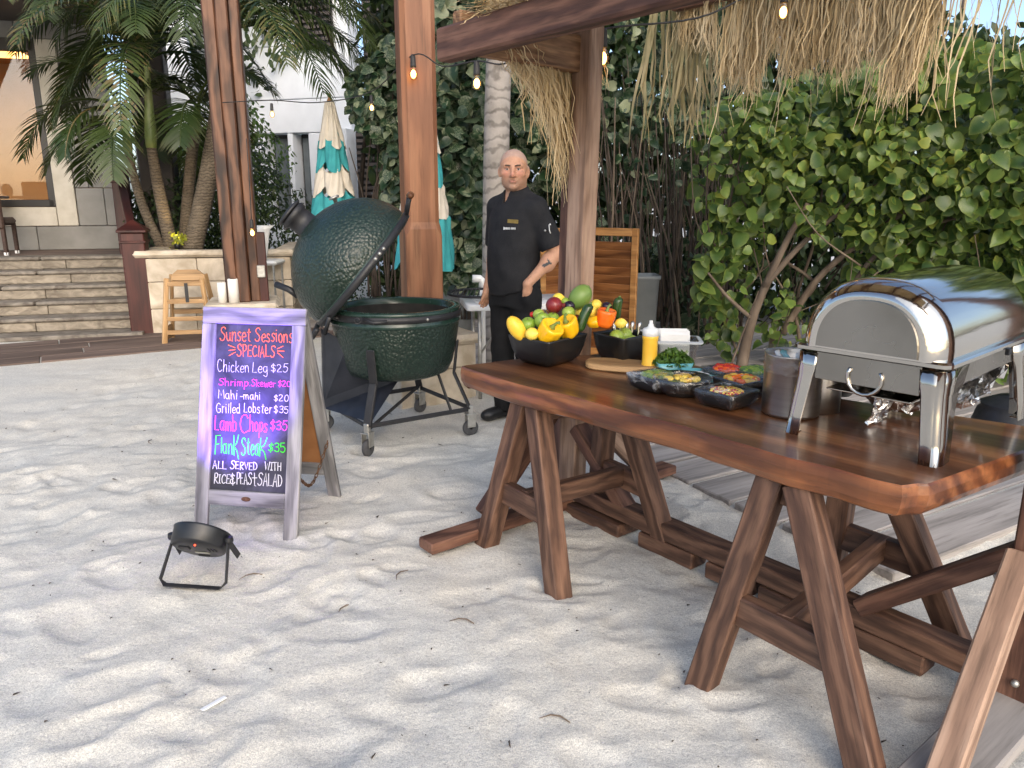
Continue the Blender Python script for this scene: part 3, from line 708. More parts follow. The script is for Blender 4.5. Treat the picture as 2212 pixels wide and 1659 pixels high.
# ================================================================== SERVING TABLE: live edge slab on two trestles
TZ = .78
table = thing('serving_table', 'long live edge wooden serving table on two trestles in the sand', 'table', (.75, 2.75, 0))
slabpoly = [(-.21, 3.30), (-.205, 3.25), (0.020, 2.950), (0.210, 2.770), (0.290, 2.670), (0.410, 2.530), (0.550, 2.380), (0.610, 2.290), (0.700, 2.180), (0.780, 2.070), (0.870, 1.990), (0.940, 1.900), (1.000, 1.850), (1.05, 1.865), (1.075, 1.862),
            (1.74, 2.29), (1.66, 2.38), (1.44, 2.55), (1.20, 2.74), (1.08, 2.93), (.93, 3.11), (.80, 3.32), (.66, 3.47), (.50, 3.62), (.36, 3.53), (.14, 3.49), (.02, 3.44)]
def slab():
    MT = fr((UU.x, UU.y, 0), None, (.75, 2.75, TZ)); inv = MT.inverted()
    poly = [inv @ Vector((x, y, TZ)) for x, y in slabpoly]; n = len(poly)
    fe, be = crom(poly[:13], 4), crom(poly[15:22], 4); poly = fe + poly[13:15] + be + poly[22:]; n = len(poly)
    def ring(off, z):
        out = []
        for i, p in enumerate(poly):
            a, b = poly[i - 1], poly[(i + 1) % n]; t = (b - a); nn = Vector((t.y, -t.x, 0)).normalized()
            out.append((p.x + nn.x * off, p.y + nn.y * off, z))
        return out
    th = .098
    rings = [ring(-.035, -th), ring(-.012, -th + .012), ring(.0, -th + .035), ring(.004, -.03), ring(0, -.006), ring(-.005, 0)]
    V, F = loft(rings, True)
    me_side = [f for f in F if len(f) == 4]; caps = [f for f in F if len(f) > 4]
    top = mk('slab', V, [caps[1], caps[0]] + me_side, M['walnut'], table, MT)
    top.data.materials.append(M['walnut_edge'])
    for p in top.data.polygons: p.material_index = 0 if len(p.vertices) > 4 else 1
slab()
def trestle(A1, A2, B1, B2, seed, iw, bk):
    """A: camera side feet (near, far along the length), B: the other side"""
    r = random.Random(seed); Z = Vector((0, 0, 1)); zt = TZ - .094
    mid = lambda a, b, s: a.lerp(b, s)
    tops = []
    for f1, f2 in ((A1, A2), (B1, B2)):
        c = (f1 + f2) / 2; u = (f1 - f2).normalized()
        tA, tB = c + u * .045 + Z * zt, c - u * .045 + Z * zt
        inw = ((A1 + A2) / 2 + (B1 + B2) / 2) / 2 - c; inw.normalize()
        sh = inw * iw - u * bk; tA += sh; tB += sh; tops.append((tA + tB) / 2)
        for f, t_ in ((f1, tA), (f2, tB)):
            beam('leg', f - Z * .04, t_, .082, .082, M['trestle'], table, tuple(inw), .005)
        q1, q2 = f1.lerp(tA, .38), f2.lerp(tB, .38)
        beam('rail', q1 + inw * .01, q2 + inw * .01, .05, .10, M['trestle'], table)
        tops.append((q1 + q2) / 2)
    beam('top_rail', tops[0] - Z * .045, tops[2] - Z * .045, .07, .085, M['trestle'], table)
    beam('spreader', tops[1] + Z * .01, tops[3] + Z * .01, .055, .085, M['trestle'], table)
v3 = lambda x, y: Vector((x, y, 0))
trestle(v3(.185, 2.73), v3(-.12, 3.18), v3(.69, 3.10), v3(.42, 3.52), 1, .09, .05)
trestle(v3(.945, 1.70), v3(.605, 2.17), v3(1.56, 2.38), v3(1.26, 2.78), 2, .16, .12)
# ================================================================== KAMADO GRILL
def dimple(name):
    t = NT(name); v = t.coords((1, 1, 1), shift=False)
    vo = t.n('TexVoronoi', feature='SMOOTH_F1'); vo.inputs['Scale'].default_value = 56; vo.inputs['Smoothness'].default_value = .35; t.l(v, vo.inputs['Vector'])
    c = t.ramp(t.noise(v, 5, 4), [(.35, (.011, .025, .018)), (.65, (.018, .035, .026))])
    c = t.mix(.5, c, t.ramp(vo.outputs['Distance'], [(.1, (1.25, 1.25, 1.25)), (.6, (.5, .5, .5))]), 'MULTIPLY')
    inv = t.n('Math', operation='SUBTRACT'); inv.inputs[0].default_value = 1; t.l(vo.outputs['Distance'], inv.inputs[1])
    nm = t.bump(inv.outputs[0], .75, .008)
    rr = t.n('MapRange'); t.l(t.noise(v, 9, 4), rr.inputs[0]); rr.inputs[3].default_value = .26; rr.inputs[4].default_value = .42
    t.princ(c, rr.outputs[0], 0, nm, .5); return t.m
M['glaze'] = dimple('dimpled_green_glaze')
M['glaze_plain'] = pm('plain_green_glaze', (.012, .030, .022), (.018, .040, .031), 6, rough=.2, rough2=.3)
M['gasket'] = pm('grey_gasket', (.022, .022, .022), (.04, .04, .04), 30, rough=.8, bump=.3)
M['sooty'] = pm('sooty_ceramic', (.006, .006, .006), (.02, .018, .016), 14, rough=.85)
def grill():
    c = Vector((-.735, 4.83, 0)); t = thing('kamado_grill', 'big green dimpled egg shaped charcoal grill with its lid open', 'grill', c)
    T = Matrix.Translation(c); R0 = .412
    bowl = [(.16, .40), (.28, .405), (.325, .425), (.352, .48), (.376, .58), (.392, .68), (.400, .742)]
    mk('bowl', *lathe(bowl, 64), M['glaze'], t, T, True)
    mk('bowl_shoulder', *lathe([(.4005, .740), (.408, .746), (.410, .760), (.404, .768), (.4045, .778)], 64), M['glaze_plain'], t, T, True)
    mk('band', *lathe([(.4045, .776), (.4125, .777), (.4125, .815), (.4045, .816)], 64), M['blackmetal'], t, T, True)
    mk('bowl_rim', *lathe([(.404, .812), (.410, .818), (.408, .832), (.400, .838), (.372, .838), (.362, .832), (.355, .78), (.33, .6), (.2, .52), (.001, .51)], 64), M['glaze_plain'], t, T, True)
    mk('firebox', *lathe([(.350, .80), (.345, .74), (.31, .58), (.001, .56)], 48), M['sooty'], t, T, True)
    for a in (20, 140, 260): mk('band_bolt', *ball(.010, 8, 6), M['zinc'], t, T @ Matrix.Translation((.414 * math.cos(R(a - 75)), .414 * math.sin(R(a - 75)), .796)), True)
    # the lid: turned up about its hinge, which lies along the line of sight
    fd = Vector((.985, .17, 0)); ax = Vector((-.17, .985, 0)); ang = R(50)
    rx = fd * math.cos(ang) + Vector((0, 0, 1)) * math.sin(ang)     # rim direction, hinge to handle
    nz = rx.cross(ax).normalized()                                   # dome axis
    if nz.z < 0: nz = -nz
    ry = nz.cross(rx)
    LM = Matrix((rx, ry, nz)).transposed().to_4x4(); LM.translation = Vector((-.905, 4.80, 1.045))
    LM = LM @ Matrix.Scale(1.05, 4)
    prof = [(.405, .050), (.409, .075), (.402, .13), (.380, .195), (.340, .262), (.285, .322), (.215, .372), (.140, .404), (.085, .418)]
    lid = mk('lid', *lathe(prof, 64), M['glaze'], t, LM, True)
    mk('lid_rim', *lathe([(.362, .0), (.398, .0), (.408, .008), (.411, .03), (.407, .048), (.404, .052)], 64), M['glaze_plain'], lid, LM, True)
    mk('lid_band', *lathe([(.405, .004), (.4185, .006), (.4185, .042), (.405, .044)], 64), M['blackmetal'], lid, LM, True)
    mk('lid_lining', *lathe([(.37, .0), (.365, .08), (.31, .25), (.19, .345), (.001, .38)], 48), M['sooty'], lid, LM, True)
    ch = LM @ Matrix.Translation((0, 0, .405))
    chm = mk('chimney', *lathe([(.088, 0), (.085, .012), (.074, .016), (.072, .085), (.082, .090), (.084, .118), (.078, .124), (.001, .126)], 32), M['blackmetal'], lid, ch, True)
    mk('chimney_cap', *lathe([(.001, .001), (.086, .001), (.090, .008), (.086, .018), (.05, .026), (.001, .028)], 32), M['blackmetal'], chm, ch @ Matrix.Translation((-.006, 0, .127)), True)
    mk('cap_knob', *cbox(.05, .018, .02, .004), M['blackmetal'], chm, ch @ Matrix.Translation((-.075, 0, .10)))
    # handle at the free edge
    for s in (-1, 1):
        p = [LM @ Vector(q) for q in ((.412, s * .10, .026), (.475, s * .115, .060), (.505, s * .12, .075))]
        mk('handle_arm', *tube(p, .011, 8), M['blackmetal'], lid, None, True)
    hp = [LM @ Vector((.505 + .012 * math.cos(q * math.pi / 2), q * .165, .075)) for q in (-1, -.6, -.2, .2, .6, 1)]
    mk('handle', *tube(hp, [.015, .019, .021, .021, .019, .015], 10), M['teak'], lid, None, True)
    th = LM @ Matrix.Translation((.20, .13, .372)) @ Matrix.Rotation(R(28), 4, 'Y')
    tm = mk('thermometer', *lathe([(.001, .0), (.012, .0), (.012, .03), (.030, .032), (.032, .040), (.028, .046), (.001, .046)], 20), M['zinc'], lid, th, True)
    # hinge irons and springs
    for s in (-1, 1):
        p = [LM @ Vector((-.30, s * .30, .02)), LM @ Vector((-.40, s * .24, -.02)), c + Vector((-.36, s * .24 - .0, .80)), c + Vector((-.30, s * .28, .795))]
        mk('hinge_arm', *tube(p, .013, 8), M['blackmetal'], t, None, True)
        q0, q1 = c + Vector((-.05, -.405, .80)), LM @ Vector((-.02, -.42, .02))
        if s < 0:
            mk('hinge_strut', *tube([q0 + Vector((-.08, .01, .01)), q0 + Vector((-.02, -.012, -.012)), q0 + Vector((.06, -.01, -.006))], .012, 8), M['blackmetal'], t, None, True)
            coil = [q0 + Vector((-.11 + .018 * math.cos(k * .8), -.02 + .003 * k / 3, .0 + .018 * math.sin(k * .8))) for k in range(16)]
            mk('spring', *tube(coil, .004, 6), M['blackmetal'], t, None, True)
    for k in range(3): mk('lid_bolt', *ball(.011, 8, 6), M['zinc'], lid, LM @ Matrix.Translation((.12 + .035 * k, -.400, .024)), True)
    hb = [LM @ Vector(q) for q in ((-.40, -.30, .03), (-.47, -.2, .02), (-.47, .2, .02), (-.40, .30, .03))]
    mk('hinge_bar', *tube(hb, .016, 8), M['blackmetal'], lid, None, True)
    pt = LM @ Vector((-.36, .0, .22)); 
    mk('back_handle', *tube([pt, pt + Vector((-.05, .0, .04)), pt + Vector((-.14, .03, .07))], .02, 10), M['blackmetal'], lid, None, True)
    # cart: four legs on castors, low ring of flat bars, side plate
    feet = [Vector((-.86, 4.37, 0)), Vector((-.27, 4.78, 0)), Vector((-.66, 5.33, 0)), Vector((-1.24, 4.92, 0))]
    for i, f in enumerate(feet):
        d = (f - c).normalized(); top = c + d * .392; top.z = .62; kn = c + d * .365; kn.z = .40; low = f.copy(); low.z = .17
        lg = beam('leg', top, kn, .012, .055, M['blackmetal'], t, tuple(d.cross(Vector((0, 0, 1)))))
        beam('leg_strut', kn + Vector((0, 0, .01)), low, .014 if i != 0 else .03, .05, M['blackmetal'], lg, tuple(d.cross(Vector((0, 0, 1)))))
        if i == 1: beam('leg_strut', kn + Vector((-.10, -.02, .01)), low + Vector((-.12, -.05, .0)), .012, .022, M['blackmetal'], lg)
        h = hz(f.x, f.y); cz = Matrix.Translation((f.x, f.y, max(h, -.004) + .046)) @ Matrix.Rotation(R((70, 25, 50, 0)[i]), 4, 'Z') @ Matrix.Scale(1.12, 4)
        ca = mk('castor', *join(tr(cbox(.05, .004, .075, .001), 0, -.022, .045), tr(cbox(.05, .004, .075, .001), 0, .022, .045), tr(cbox(.06, .055, .008, .002), 0, 0, .085), tr(cbox(.03, .03, .05, .004), 0, 0, .11)), M['zinc'], t, cz)
        mk('wheel', *xf(lathe([(.008, -.015), (.040, -.015), (.046, -.009), (.046, .009), (.040, .015), (.008, .015)], 24), Matrix.Rotation(math.pi / 2, 4, 'X')), M['rubber'], ca, cz, True)
    for i in range(4):
        a, b = feet[i].copy(), feet[(i + 1) % 4].copy(); a.z = b.z = .175
        if i == 0: b.z = .17
        beam('cart_bar', a, b, .014, .03, M['blackmetal'], t)
    beam('cart_bar', feet[0] + Vector((0, 0, .15)), feet[2] + Vector((0, 0, .19)), .014, .026, M['blackmetal'], t)
    sp = [(-.98, 4.55, .64), (-.70, 4.60, .40), (-.84, 4.40, .19), (-1.20, 4.72, .19), (-1.18, 4.72, .70)]
    V = [Vector(p) for p in sp] + [Vector(p) + Vector((-.012, .02, 0)) for p in sp]
    mk('side_plate', V, [(0, 1, 2, 3, 4), (9, 8, 7, 6, 5)] + [(i, (i + 1) % 5, 5 + (i + 1) % 5, 5 + i) for i in range(5)], pm('black_sheet', (.010, .012, .018), (.02, .022, .03), 10, rough=.3, rough2=.5), t)
grill()
# ================================================================== CHALKBOARD SIGN
GL = {  # stroke glyphs: width, strokes ("x,y x,y ..."), cap height 10, x height 6
'S': (6, ["6,8.6 4.6,10 2,9.6 1,7.8 2.4,6 4.6,4.6 5.2,2.4 3.6,.4 1.2,.2 0,1.6"]), 'u': (4.6, ["0,6 .2,2 1.4,.2 3,.8 3.9,3 4,6", "4,6 4,1.4 4.8,.1"]), 'n': (4.6, ["0,6 .2,3 .2,0", ".3,3.6 1.6,5.8 3.2,5.8 3.8,4 4,0"]),
's': (3.8, ["3.6,5.2 2.2,6.1 .7,5.2 1,3.6 2.9,2.6 3.2,1 1.8,0 0,.7"]), 'e': (4.2, ["0,3.1 3.9,3.5 3.2,5.7 1.5,5.8 .1,3.6 .6,1 2.2,0 4.1,1"]), 't': (3.6, ["1.7,9 1.5,4 1.7,.8 3,.2", "0,6.6 3.6,6.9"]),
'i': (1.6, ["!.5,6 .6,0", "!.6,8 .7,8.4"]), 'o': (4.2, ["2.2,6 .4,4.8 .2,1.6 1.8,0 3.7,1 4,4 2.4,6"]), 'P': (4.8, ["!.4,0 .6,9.8", ".3,9.6 3.4,9.8 4.8,7.8 3.8,5.2 .6,4.4"]),
'E': (4.8, ["!4.6,9.8 .4,9.6 .3,.1 4.8,.4", "!.4,5.1 3.8,5.3"]), 'C': (5.6, ["5.4,8.4 3.8,10 1.6,9 .2,5.6 .6,2 2.6,0 5.6,1.4"]), 'I': (3, ["!1.5,0 1.5,9.8", "!0,9.8 3,9.8", "!0,0 3,0"]), 'J': (1.4, ["!.6,0 .8,9.8"]),
'A': (5.6, ["!0,0 2.7,10 5.4,0", "!.9,3.6 4.7,3.8"]), 'L': (4.6, ["!.5,10 .3,.3 4.6,.5"]), 'h': (4.6, ["!.3,10 .3,0", ".4,3.4 1.7,5.8 3.3,5.6 3.8,4 4,0"]), 'c': (3.8, ["3.7,5 2.2,6.1 .4,4.6 .2,1.8 1.6,.1 3.8,1"]),
'k': (4.4, ["!.3,10 .3,0", "!3.8,6 .5,2.8 4.2,0"]), 'g': (4.4, ["3.9,5.4 2,6 .3,4.2 .4,1.4 2,.4 3.8,2.4 4,5.8", "4,6 4,-2 2.4,-3.6 .2,-2.6"]), '$': (5, ["4.6,7.4 3,8.6 .8,7.6 1,5.8 3.6,4.4 4.4,2.4 2.8,.8 .2,1.8", "!2.6,10 2.4,-.8"]),
'2': (4.8, [".2,7.8 1.8,9.6 4,8.6 3.8,6 .2,.4 4.8,.4"]), '5': (4.8, ["!4.6,9.6 .9,9.4 .5,5.4", ".5,5.4 2.6,6.2 4.6,4.4 4,1.2 1.8,0 0,1.2"]), '0': (5, ["2.6,9.4 .6,7.6 .2,3 1.8,0 4,.8 4.8,4.6 4,8.4 2.4,9.5"]), '3': (4.8, [".3,8.4 2.4,9.8 4.4,8.4 3.4,5.8 1.6,5.2", "1.6,5.2 4,4.8 4.8,2.4 3,.1 0,1.2"]),
'r': (3.4, ["!.4,6 .4,0", ".4,3.4 1.4,5.4 3.3,5.6"]), 'm': (6.8, ["!.3,6 .3,0", ".3,3.6 1.4,5.8 2.8,5.2 3.2,0", "3.2,3.6 4.4,5.9 5.8,5.2 6.3,0"]), 'p': (4.4, ["!.4,6 .2,-4", ".4,4.6 2,6.1 3.9,4.8 3.8,1.8 2,.2 .5,1.2"]),
'w': (6, [".1,6 .8,1 2,.4 3,5 4,.5 5.2,1 6,6"]), '.': (1.4, ["!.4,.2 .6,.5"]), 'M': (7, ["!0,0 .6,9.8 3.2,3.4 5.8,10 6.8,0"]), 'a': (4.6, ["3.8,5.2 2.2,6 .4,4.6 .3,1.6 1.6,.1 3.4,1.4 3.9,5.6", "!3.9,6 4.2,0"]), '-': (3, ["!.2,3.2 2.8,3.4"]),
'G': (6, ["5.6,8.4 3.8,9.9 1.4,8.6 .2,5 1,1.4 3.2,.1 5.4,1.4 5.6,4.2", "!5.8,4.2 3.2,4.2"]), 'l': (1.4, ["!.5,10 .6,0"]), 'd': (4.6, ["3.8,5 2.2,6 .4,4.8 .2,1.8 1.8,.1 3.6,1.6", "!4,10 4,0"]), 'b': (4.4, ["!.4,10 .3,0", ".4,4.4 2,6 3.8,4.8 3.8,1.6 2,.1 .4,1.2"]),
'F': (5, ["!.9,-1.2 .8,9.8 4.8,10", "!.8,4.6 3.8,5"]), 'K': (5.2, ["!.5,10 .3,0", "4.8,10.4 3,6.4 .5,4.4 3,2.6 4.4,-1.6"]), 'R': (5.2, ["!.5,-.6 .5,9.6", ".3,9.6 3.6,9.8 4.8,7.6 3.4,5.2 .6,4.8 5,-.2"]), 'V': (5.2, ["!0,9.8 2.6,0 5.2,9.8"]),
'D': (5.4, ["!.5,9.8 .4,.1", ".2,9.7 3.4,9.2 5.2,5.4 3.6,1.2 .4,0"]), 'W': (7.4, ["!0,9.8 1.8,0 3.7,7.4 5.6,0 7.4,9.8"]), 'T': (5, ["!2.4,9.8 2.4,0", "!0,9.6 5,9.9"]), 'H': (5.2, ["!.4,9.8 .4,0", "!4.8,9.8 4.8,0", "!.4,5 4.8,5.2"]),
'&': (5, ["4.4,8.4 2.4,9.6 .9,7.8 3.4,5.6 .8,4.6 .4,1.6 2.6,.6 4.6,2.4", "!2.6,10.8 2.4,-.8"]), '+': (4.6, ["!2.3,9.6 2.3,.6 3.6,.2", "!0,6 4.6,6.2"]), 'z': (6, ["5.8,9 3.6,6 5.4,8.2"])}
def strokes(text):
    """list of polylines in glyph units and the total width"""
    x = 0; out = []
    for ch in text:
        if ch == ' ': x += 3.2; continue
        w, ss = GL[ch]; jy, js, jl = rnd.uniform(-.35, .35), rnd.uniform(.92, 1.09), rnd.uniform(-.07, .09)
        for s in ss:
            sharp = s[0] == '!'; pts = [tuple(float(q) for q in p.split(',')) for p in s.lstrip('!').split()]
            pts = [Vector((x + a + b * jl + rnd.uniform(-.12, .12), b * js + jy + rnd.uniform(-.12, .12), 0)) for a, b in pts]; out.append(pts if sharp else crom(pts, 5))
        x += w + 1.5
    return out, x - 1.5
def sign():
    o = Vector((-1.215, 3.235, 0)); wd = Vector((.987, -.16, 0)); bk = Vector((.16, .987, 0)); o.z = -.015
    t = thing('chalkboard_sign', 'whitewashed wooden A frame chalkboard with colourful handwritten menu', 'sign', o)
    L = 1.055; lean = .262; n = Vector((0, 0, 1))
    up = (bk * lean + n * math.sqrt(L * L - lean * lean)).normalized(); fn = up.cross(wd).normalized()
    if fn.dot(bk) > 0: fn = -fn
    FM = Matrix((wd, up, fn)).transposed().to_4x4(); FM.translation = o     # local: x across, y up the board, z to the reader
    W2, sw, th = .252, .066, .022
    def bar(nm, x0, x1, y0, y1, horiz, Mx, par=t, z=0.0, d=th, mat=M['signwood']):
        if horiz: V, F = cbox(x1 - x0, y1 - y0, d, .003); q = Mx @ Matrix.Translation(((x0 + x1) / 2, (y0 + y1) / 2, z))
        else: V, F = cbox(y1 - y0, x1 - x0, d, .003); q = Mx @ Matrix.Translation(((x0 + x1) / 2, (y0 + y1) / 2, z)) @ Matrix.Rotation(math.pi / 2, 4, 'Z')
        return mk(nm, V, F, mat, par, q)
    bar('stile', -W2, -W2 + sw, 0, .978, False, FM); bar('stile', W2 - sw, W2, 0, .978, False, FM)
    bar('top_rail', -W2, W2, .9785, L, True, FM); bar('bottom_rail', -W2 + sw, W2 - sw, .148, .216, True, FM, t, -.001)
    cb = NT('chalkboard'); v = cb.coords((1, 1, 1), shift=False)
    sm = cb.noise(v, 5, 5, .6, 1.0); cb.princ(cb.ramp(sm, [(.38, (.018, .018, .024)), (.60, (.055, .055, .07)), (.75, (.14, .14, .165))]), .55, 0, cb.bump(cb.noise(v, 90, 3), .1, .002), .4)
    bd = bar('chalkboard_panel', -W2 + sw - .004, W2 - sw + .004, .212, .984, True, FM, t, -.006, .006, cb.m)
    mk('makers_plate', *xf(lathe([(.001, .004), (.016, .003), (.019, 0)], 20), Matrix.Diagonal((1.2, .55, 1, 1))), M['rust'], t, FM @ Matrix.Translation((0, .182, .0115)))
    # back frame
    up2 = (-bk * .27 + n * 1.0).normalized(); o2 = o + bk * .53 + wd * .0; fn2 = up2.cross(wd).normalized()
    BM = Matrix((wd, up2, fn2)).transposed().to_4x4(); BM.translation = o2
    L2 = 1.04
    bar('stile', -W2, -W2 + sw, 0, L2, False, BM); bar('stile', W2 - sw, W2, 0, L2, False, BM)
    bar('top_rail', -W2 + sw, W2 - sw, L2 - .07, L2, True, BM, t, -.001); bar('bottom_rail', -W2 + sw, W2 - sw, .148, .216, True, BM, t, -.001)
    bar('back_panel', -W2 + sw - .004, W2 - sw + .004, .212, L2 - .068, True, BM, t, .006, .006, pm('brown_hardboard', (.22, .09, .025), (.28, .12, .04), 8, rough=.6))
    ch = crom([FM @ Vector((W2 - .02, .29, -.02)), o + wd * .24 + bk * .22 + n * .20, BM @ Vector((W2 - .01, .36, .0))], 10)
    for i in range(len(ch) - 1):                                     # chain links
        p, q = ch[i], ch[i + 1]; m = fr(q - p, None, (p + q) / 2) @ Matrix.Rotation(i % 2 * math.pi / 2, 4, 'X')
        ring = [(.016 * math.cos(k * math.pi / 4), .007 * math.sin(k * math.pi / 4), 0) for k in range(9)]
        mk('chain_link', *tube(ring, .0025, 5, False), M['rust'], t, m, True)
    # the writing: board picture coordinates (of a close-up) to board plane
    TL, TR, BL, BR = (400, 168), (857, 170), (362, 1082), (827, 1092)
    def bp(x, y):
        b = (y - 169) / (1087 - 169); xl = TL[0] + (BL[0] - TL[0]) * b; xr = TR[0] + (BR[0] - TR[0]) * b
        u = (x - xl) / (xr - xl); return (-W2 + sw + u * 2 * (W2 - sw), .980 - b * (.980 - .216))
    chalk = {k: pm('chalk_' + k, c, tuple(q * .85 for q in c), 90, rough=.9, lo=.3, hi=.55) for k, c in dict(coral=(.95, .16, .05), white=(.62, .62, .62), pink=(.95, .07, .42), green=(.04, .80, .02)).items()}
    def write(col, segs, wdt):
        V, F = [], []
        for txt, x0, x1, yb, yt in segs:
            if isinstance(txt, str): ss, tw = strokes(txt); pl = [[(x0 + (x1 - x0) * p.x / tw, yb - (yb - yt) * p.y / 10) for p in s] for s in ss]
            else: pl = [txt]
            for s in pl:
                q = [bp(*p) for p in s]; pts = [Vector((a, b, .0)) for a, b in q]
                if len(pts) < 2: continue
                left, right = [], []
                for i, p in enumerate(pts):
                    d = (pts[min(i + 1, len(pts) - 1)] - pts[max(i - 1, 0)]); d = d.normalized() if d.length > 1e-9 else Vector((1, 0, 0))
                    h = Vector((-d.y, d.x, 0)) * wdt * .5 * (.85 + .3 * rnd.random()); e = d * (wdt * .4 if i == len(pts) - 1 else -wdt * .4 if i == 0 else 0)
                    left.append(p + h + e); right.append(p - h + e)
                n0 = len(V); m = len(pts)
                for a, b in zip(left, right): V += [(a.x, a.y, -.0006), (a.x, a.y, -.0022), (b.x, b.y, -.0022), (b.x, b.y, -.0006)]
                for i in range(m - 1):
                    k = n0 + 4 * i; F += [(k, k + 3, k + 7, k + 4), (k + 1, k, k + 4, k + 5), (k + 3, k + 2, k + 6, k + 7)]
        mk('lettering', V, F, chalk[col], bd, FM)
    L1 = lambda a, b: [a, b]
    write('coral', [('Sunset', 420, 605, 264, 184), ('Sessions', 632, 855, 262, 184)], .0036)
    write('coral', [('SPECJALS'.replace('J', 'J'), 525, 752, 347, 286)] + [([p, q], 0, 0, 0, 0) for p, q in (((470, 288), (512, 302)), ((474, 318), (512, 312)), ((476, 346), (514, 326)), ((766, 300), (800, 284)), ((766, 312), (806, 312)), ((768, 322), (800, 346)))], .0036)
    write('white', [('Chicken', 405, 597, 436, 372), ('Leg', 617, 708, 434, 376), ('$25', 730, 828, 427, 380)], .0021)
    write('pink', [('Shrimp', 414, 592, 512, 472), ('.Skewer', 600, 757, 510, 470), ('$20', 772, 846, 505, 472)], .0025)
    write('white', [('Mahi', 412, 528, 585, 532), ('-mahi', 545, 668, 583, 538), ('$20', 748, 834, 585, 548)], .0024)
    write('white', [('Grilled', 400, 545, 663, 608), ('Lobster', 568, 737, 655, 602), ('$35', 750, 834, 650, 610)], .0024)
    write('pink', [('Lamb', 390, 525, 762, 678), ('C', 548, 600, 764, 664), ('hops', 604, 710, 756, 672), ('$35', 730, 828, 742, 690)], .0036)
    write('green', [('F', 388, 424, 884, 794), ('l', 429, 436, 882, 792), ('an', 442, 502, 886, 800), ('K', 508, 542, 892, 788), ('Stea', 556, 660, 888, 790), ('K', 664, 712, 888, 782), ('$35', 718, 820, 862, 812)], .0036)
    write('white', [('ALL', 380, 462, 974, 930), ('SERVED', 488, 652, 968, 926), ('WITH', 697, 795, 964, 918)], .0036)
    write('white', [('RICE', 388, 484, 1052, 1002), ('&', 488, 520, 1052, 992), ('PEAS', 528, 620, 1050, 990), ('+', 622, 652, 1056, 980), ('SALAD', 656, 804, 1050, 984)], .0036)
    return FM
SIGNM = sign()
# ================================================================== STAGE LIGHT that colours the sign
def parcan():
    c = Vector((-1.255, 2.86, .155)); t = thing('stage_light', 'flat black stage light on a bent yoke lighting the chalkboard sign', 'lamp', (c.x, c.y, 0))
    ax = Vector((.10, .70, .70)).normalized(); DM = fr((1, -.12, 0)); 
    x = Vector((1, -.14, 0)).normalized(); y = ax.cross(x).normalized(); x = y.cross(ax)
    DM = Matrix((x, y, ax)).transposed().to_4x4(); DM.translation = c
    body = mk('housing', *lathe([(.001, -.036), (.100, -.036), (.108, -.030), (.113, .026), (.116, .034), (.110, .036), (.104, .028), (.001, .026)], 40), M['blackplastic'], t, DM, True)
    mk('front_glass', *lathe([(.001, 0), (.103, 0)], 40), emit('violet_leds', (.22, .06, 1.0), 6.0), t, DM @ Matrix.Translation((0, 0, .030)))
    mk('display_window', *cbox(.062, .016, .003, .001), pm('pale_window', (.20, .20, .17), rough=.3), body, DM @ Matrix.Translation((.0, .045, -.0375)))
    mk('vent_slot', *cbox(.05, .010, .003, .001), M['blackmetal'], body, DM @ Matrix.Translation((-.01, .082, -.0375)))
    for k in range(3): mk('vent_slot', *cbox(.005, .03, .003, .001), M['blackmetal'], body, DM @ Matrix.Translation((.045 + .014 * k, .005, -.0375)))
    mk('socket', *cbox(.045, .028, .006, .002), M['blackmetal'], body, DM @ Matrix.Translation((-.055, -.005, -.038)))
    mk('led', *ball(.004, 6, 4), emit('red_led', (1, .05, .02), 4), body, DM @ Matrix.Translation((.012, -.05, -.038)))
    for s in (-1, 1):
        kn = c + x * s * .118
        mk('knob', *xf(lathe([(.001, 0), (.016, 0), (.018, .006), (.016, .022), (.001, .024)], 14), fr(Vector((0, 0, 1)))), M['blackplastic'], t, Matrix.Translation(kn + x * s * .004) @ x.to_track_quat('Z', 'Y').to_matrix().to_4x4() @ Matrix.Scale(s, 4, (0, 0, 1)), False)
    def yoke(nm, back, drop, half):
        g = hz(c.x, c.y + back)
        a0, b0 = c - x * .119, c + x * .119
        q0 = Vector((c.x - half, c.y + back - .12 * -half * .0 + .0, max(g, 0) + .012)); q1 = Vector((c.x + half, c.y + back - .03, max(g, 0) + .012))
        pts = [a0, q0 + Vector((.0, .01, .02)), q0 + Vector((.02, 0, 0)), q1 - Vector((.02, 0, 0)), q1 + Vector((0, .01, .02)), b0]
        secs = []
        for i, p in enumerate(pts):
            d = (pts[min(i + 1, 5)] - pts[max(i - 1, 0)]).normalized(); s = Vector((0, 1, 0)); s = (s - d * s.dot(d)).normalized(); nn = d.cross(s)
            secs.append([p + s * .012 + nn * .002, p - s * .012 + nn * .002, p - s * .012 - nn * .002, p + s * .012 - nn * .002])
        mk(nm, *loft(secs), M['blackmetal'], t)
    yoke('yoke', -.10, 0, .135)
    for s in (-1, 1):
        p = c + x * s * .121; beam('yoke_arm', p, p + Vector((s * .006 + .012, .045, -.085)), .003, .026, M['blackmetal'], t)
    ld = bpy.data.lights.new('violet_beam', 'SPOT'); ld.energy = 150; ld.color = (.20, .09, 1.0); ld.spot_size = R(66); ld.spot_blend = .6; ld.shadow_soft_size = .06
    lo = bpy.data.objects.new('violet_beam', ld); tgt = SIGNM @ Vector((-.12, .70, 0)); d = tgt - (c + ax * .04)
    Ml = d.to_track_quat('-Z', 'Y').to_matrix().to_4x4(); Ml.translation = c + ax * .04; reg(lo, t, Ml)
parcan()
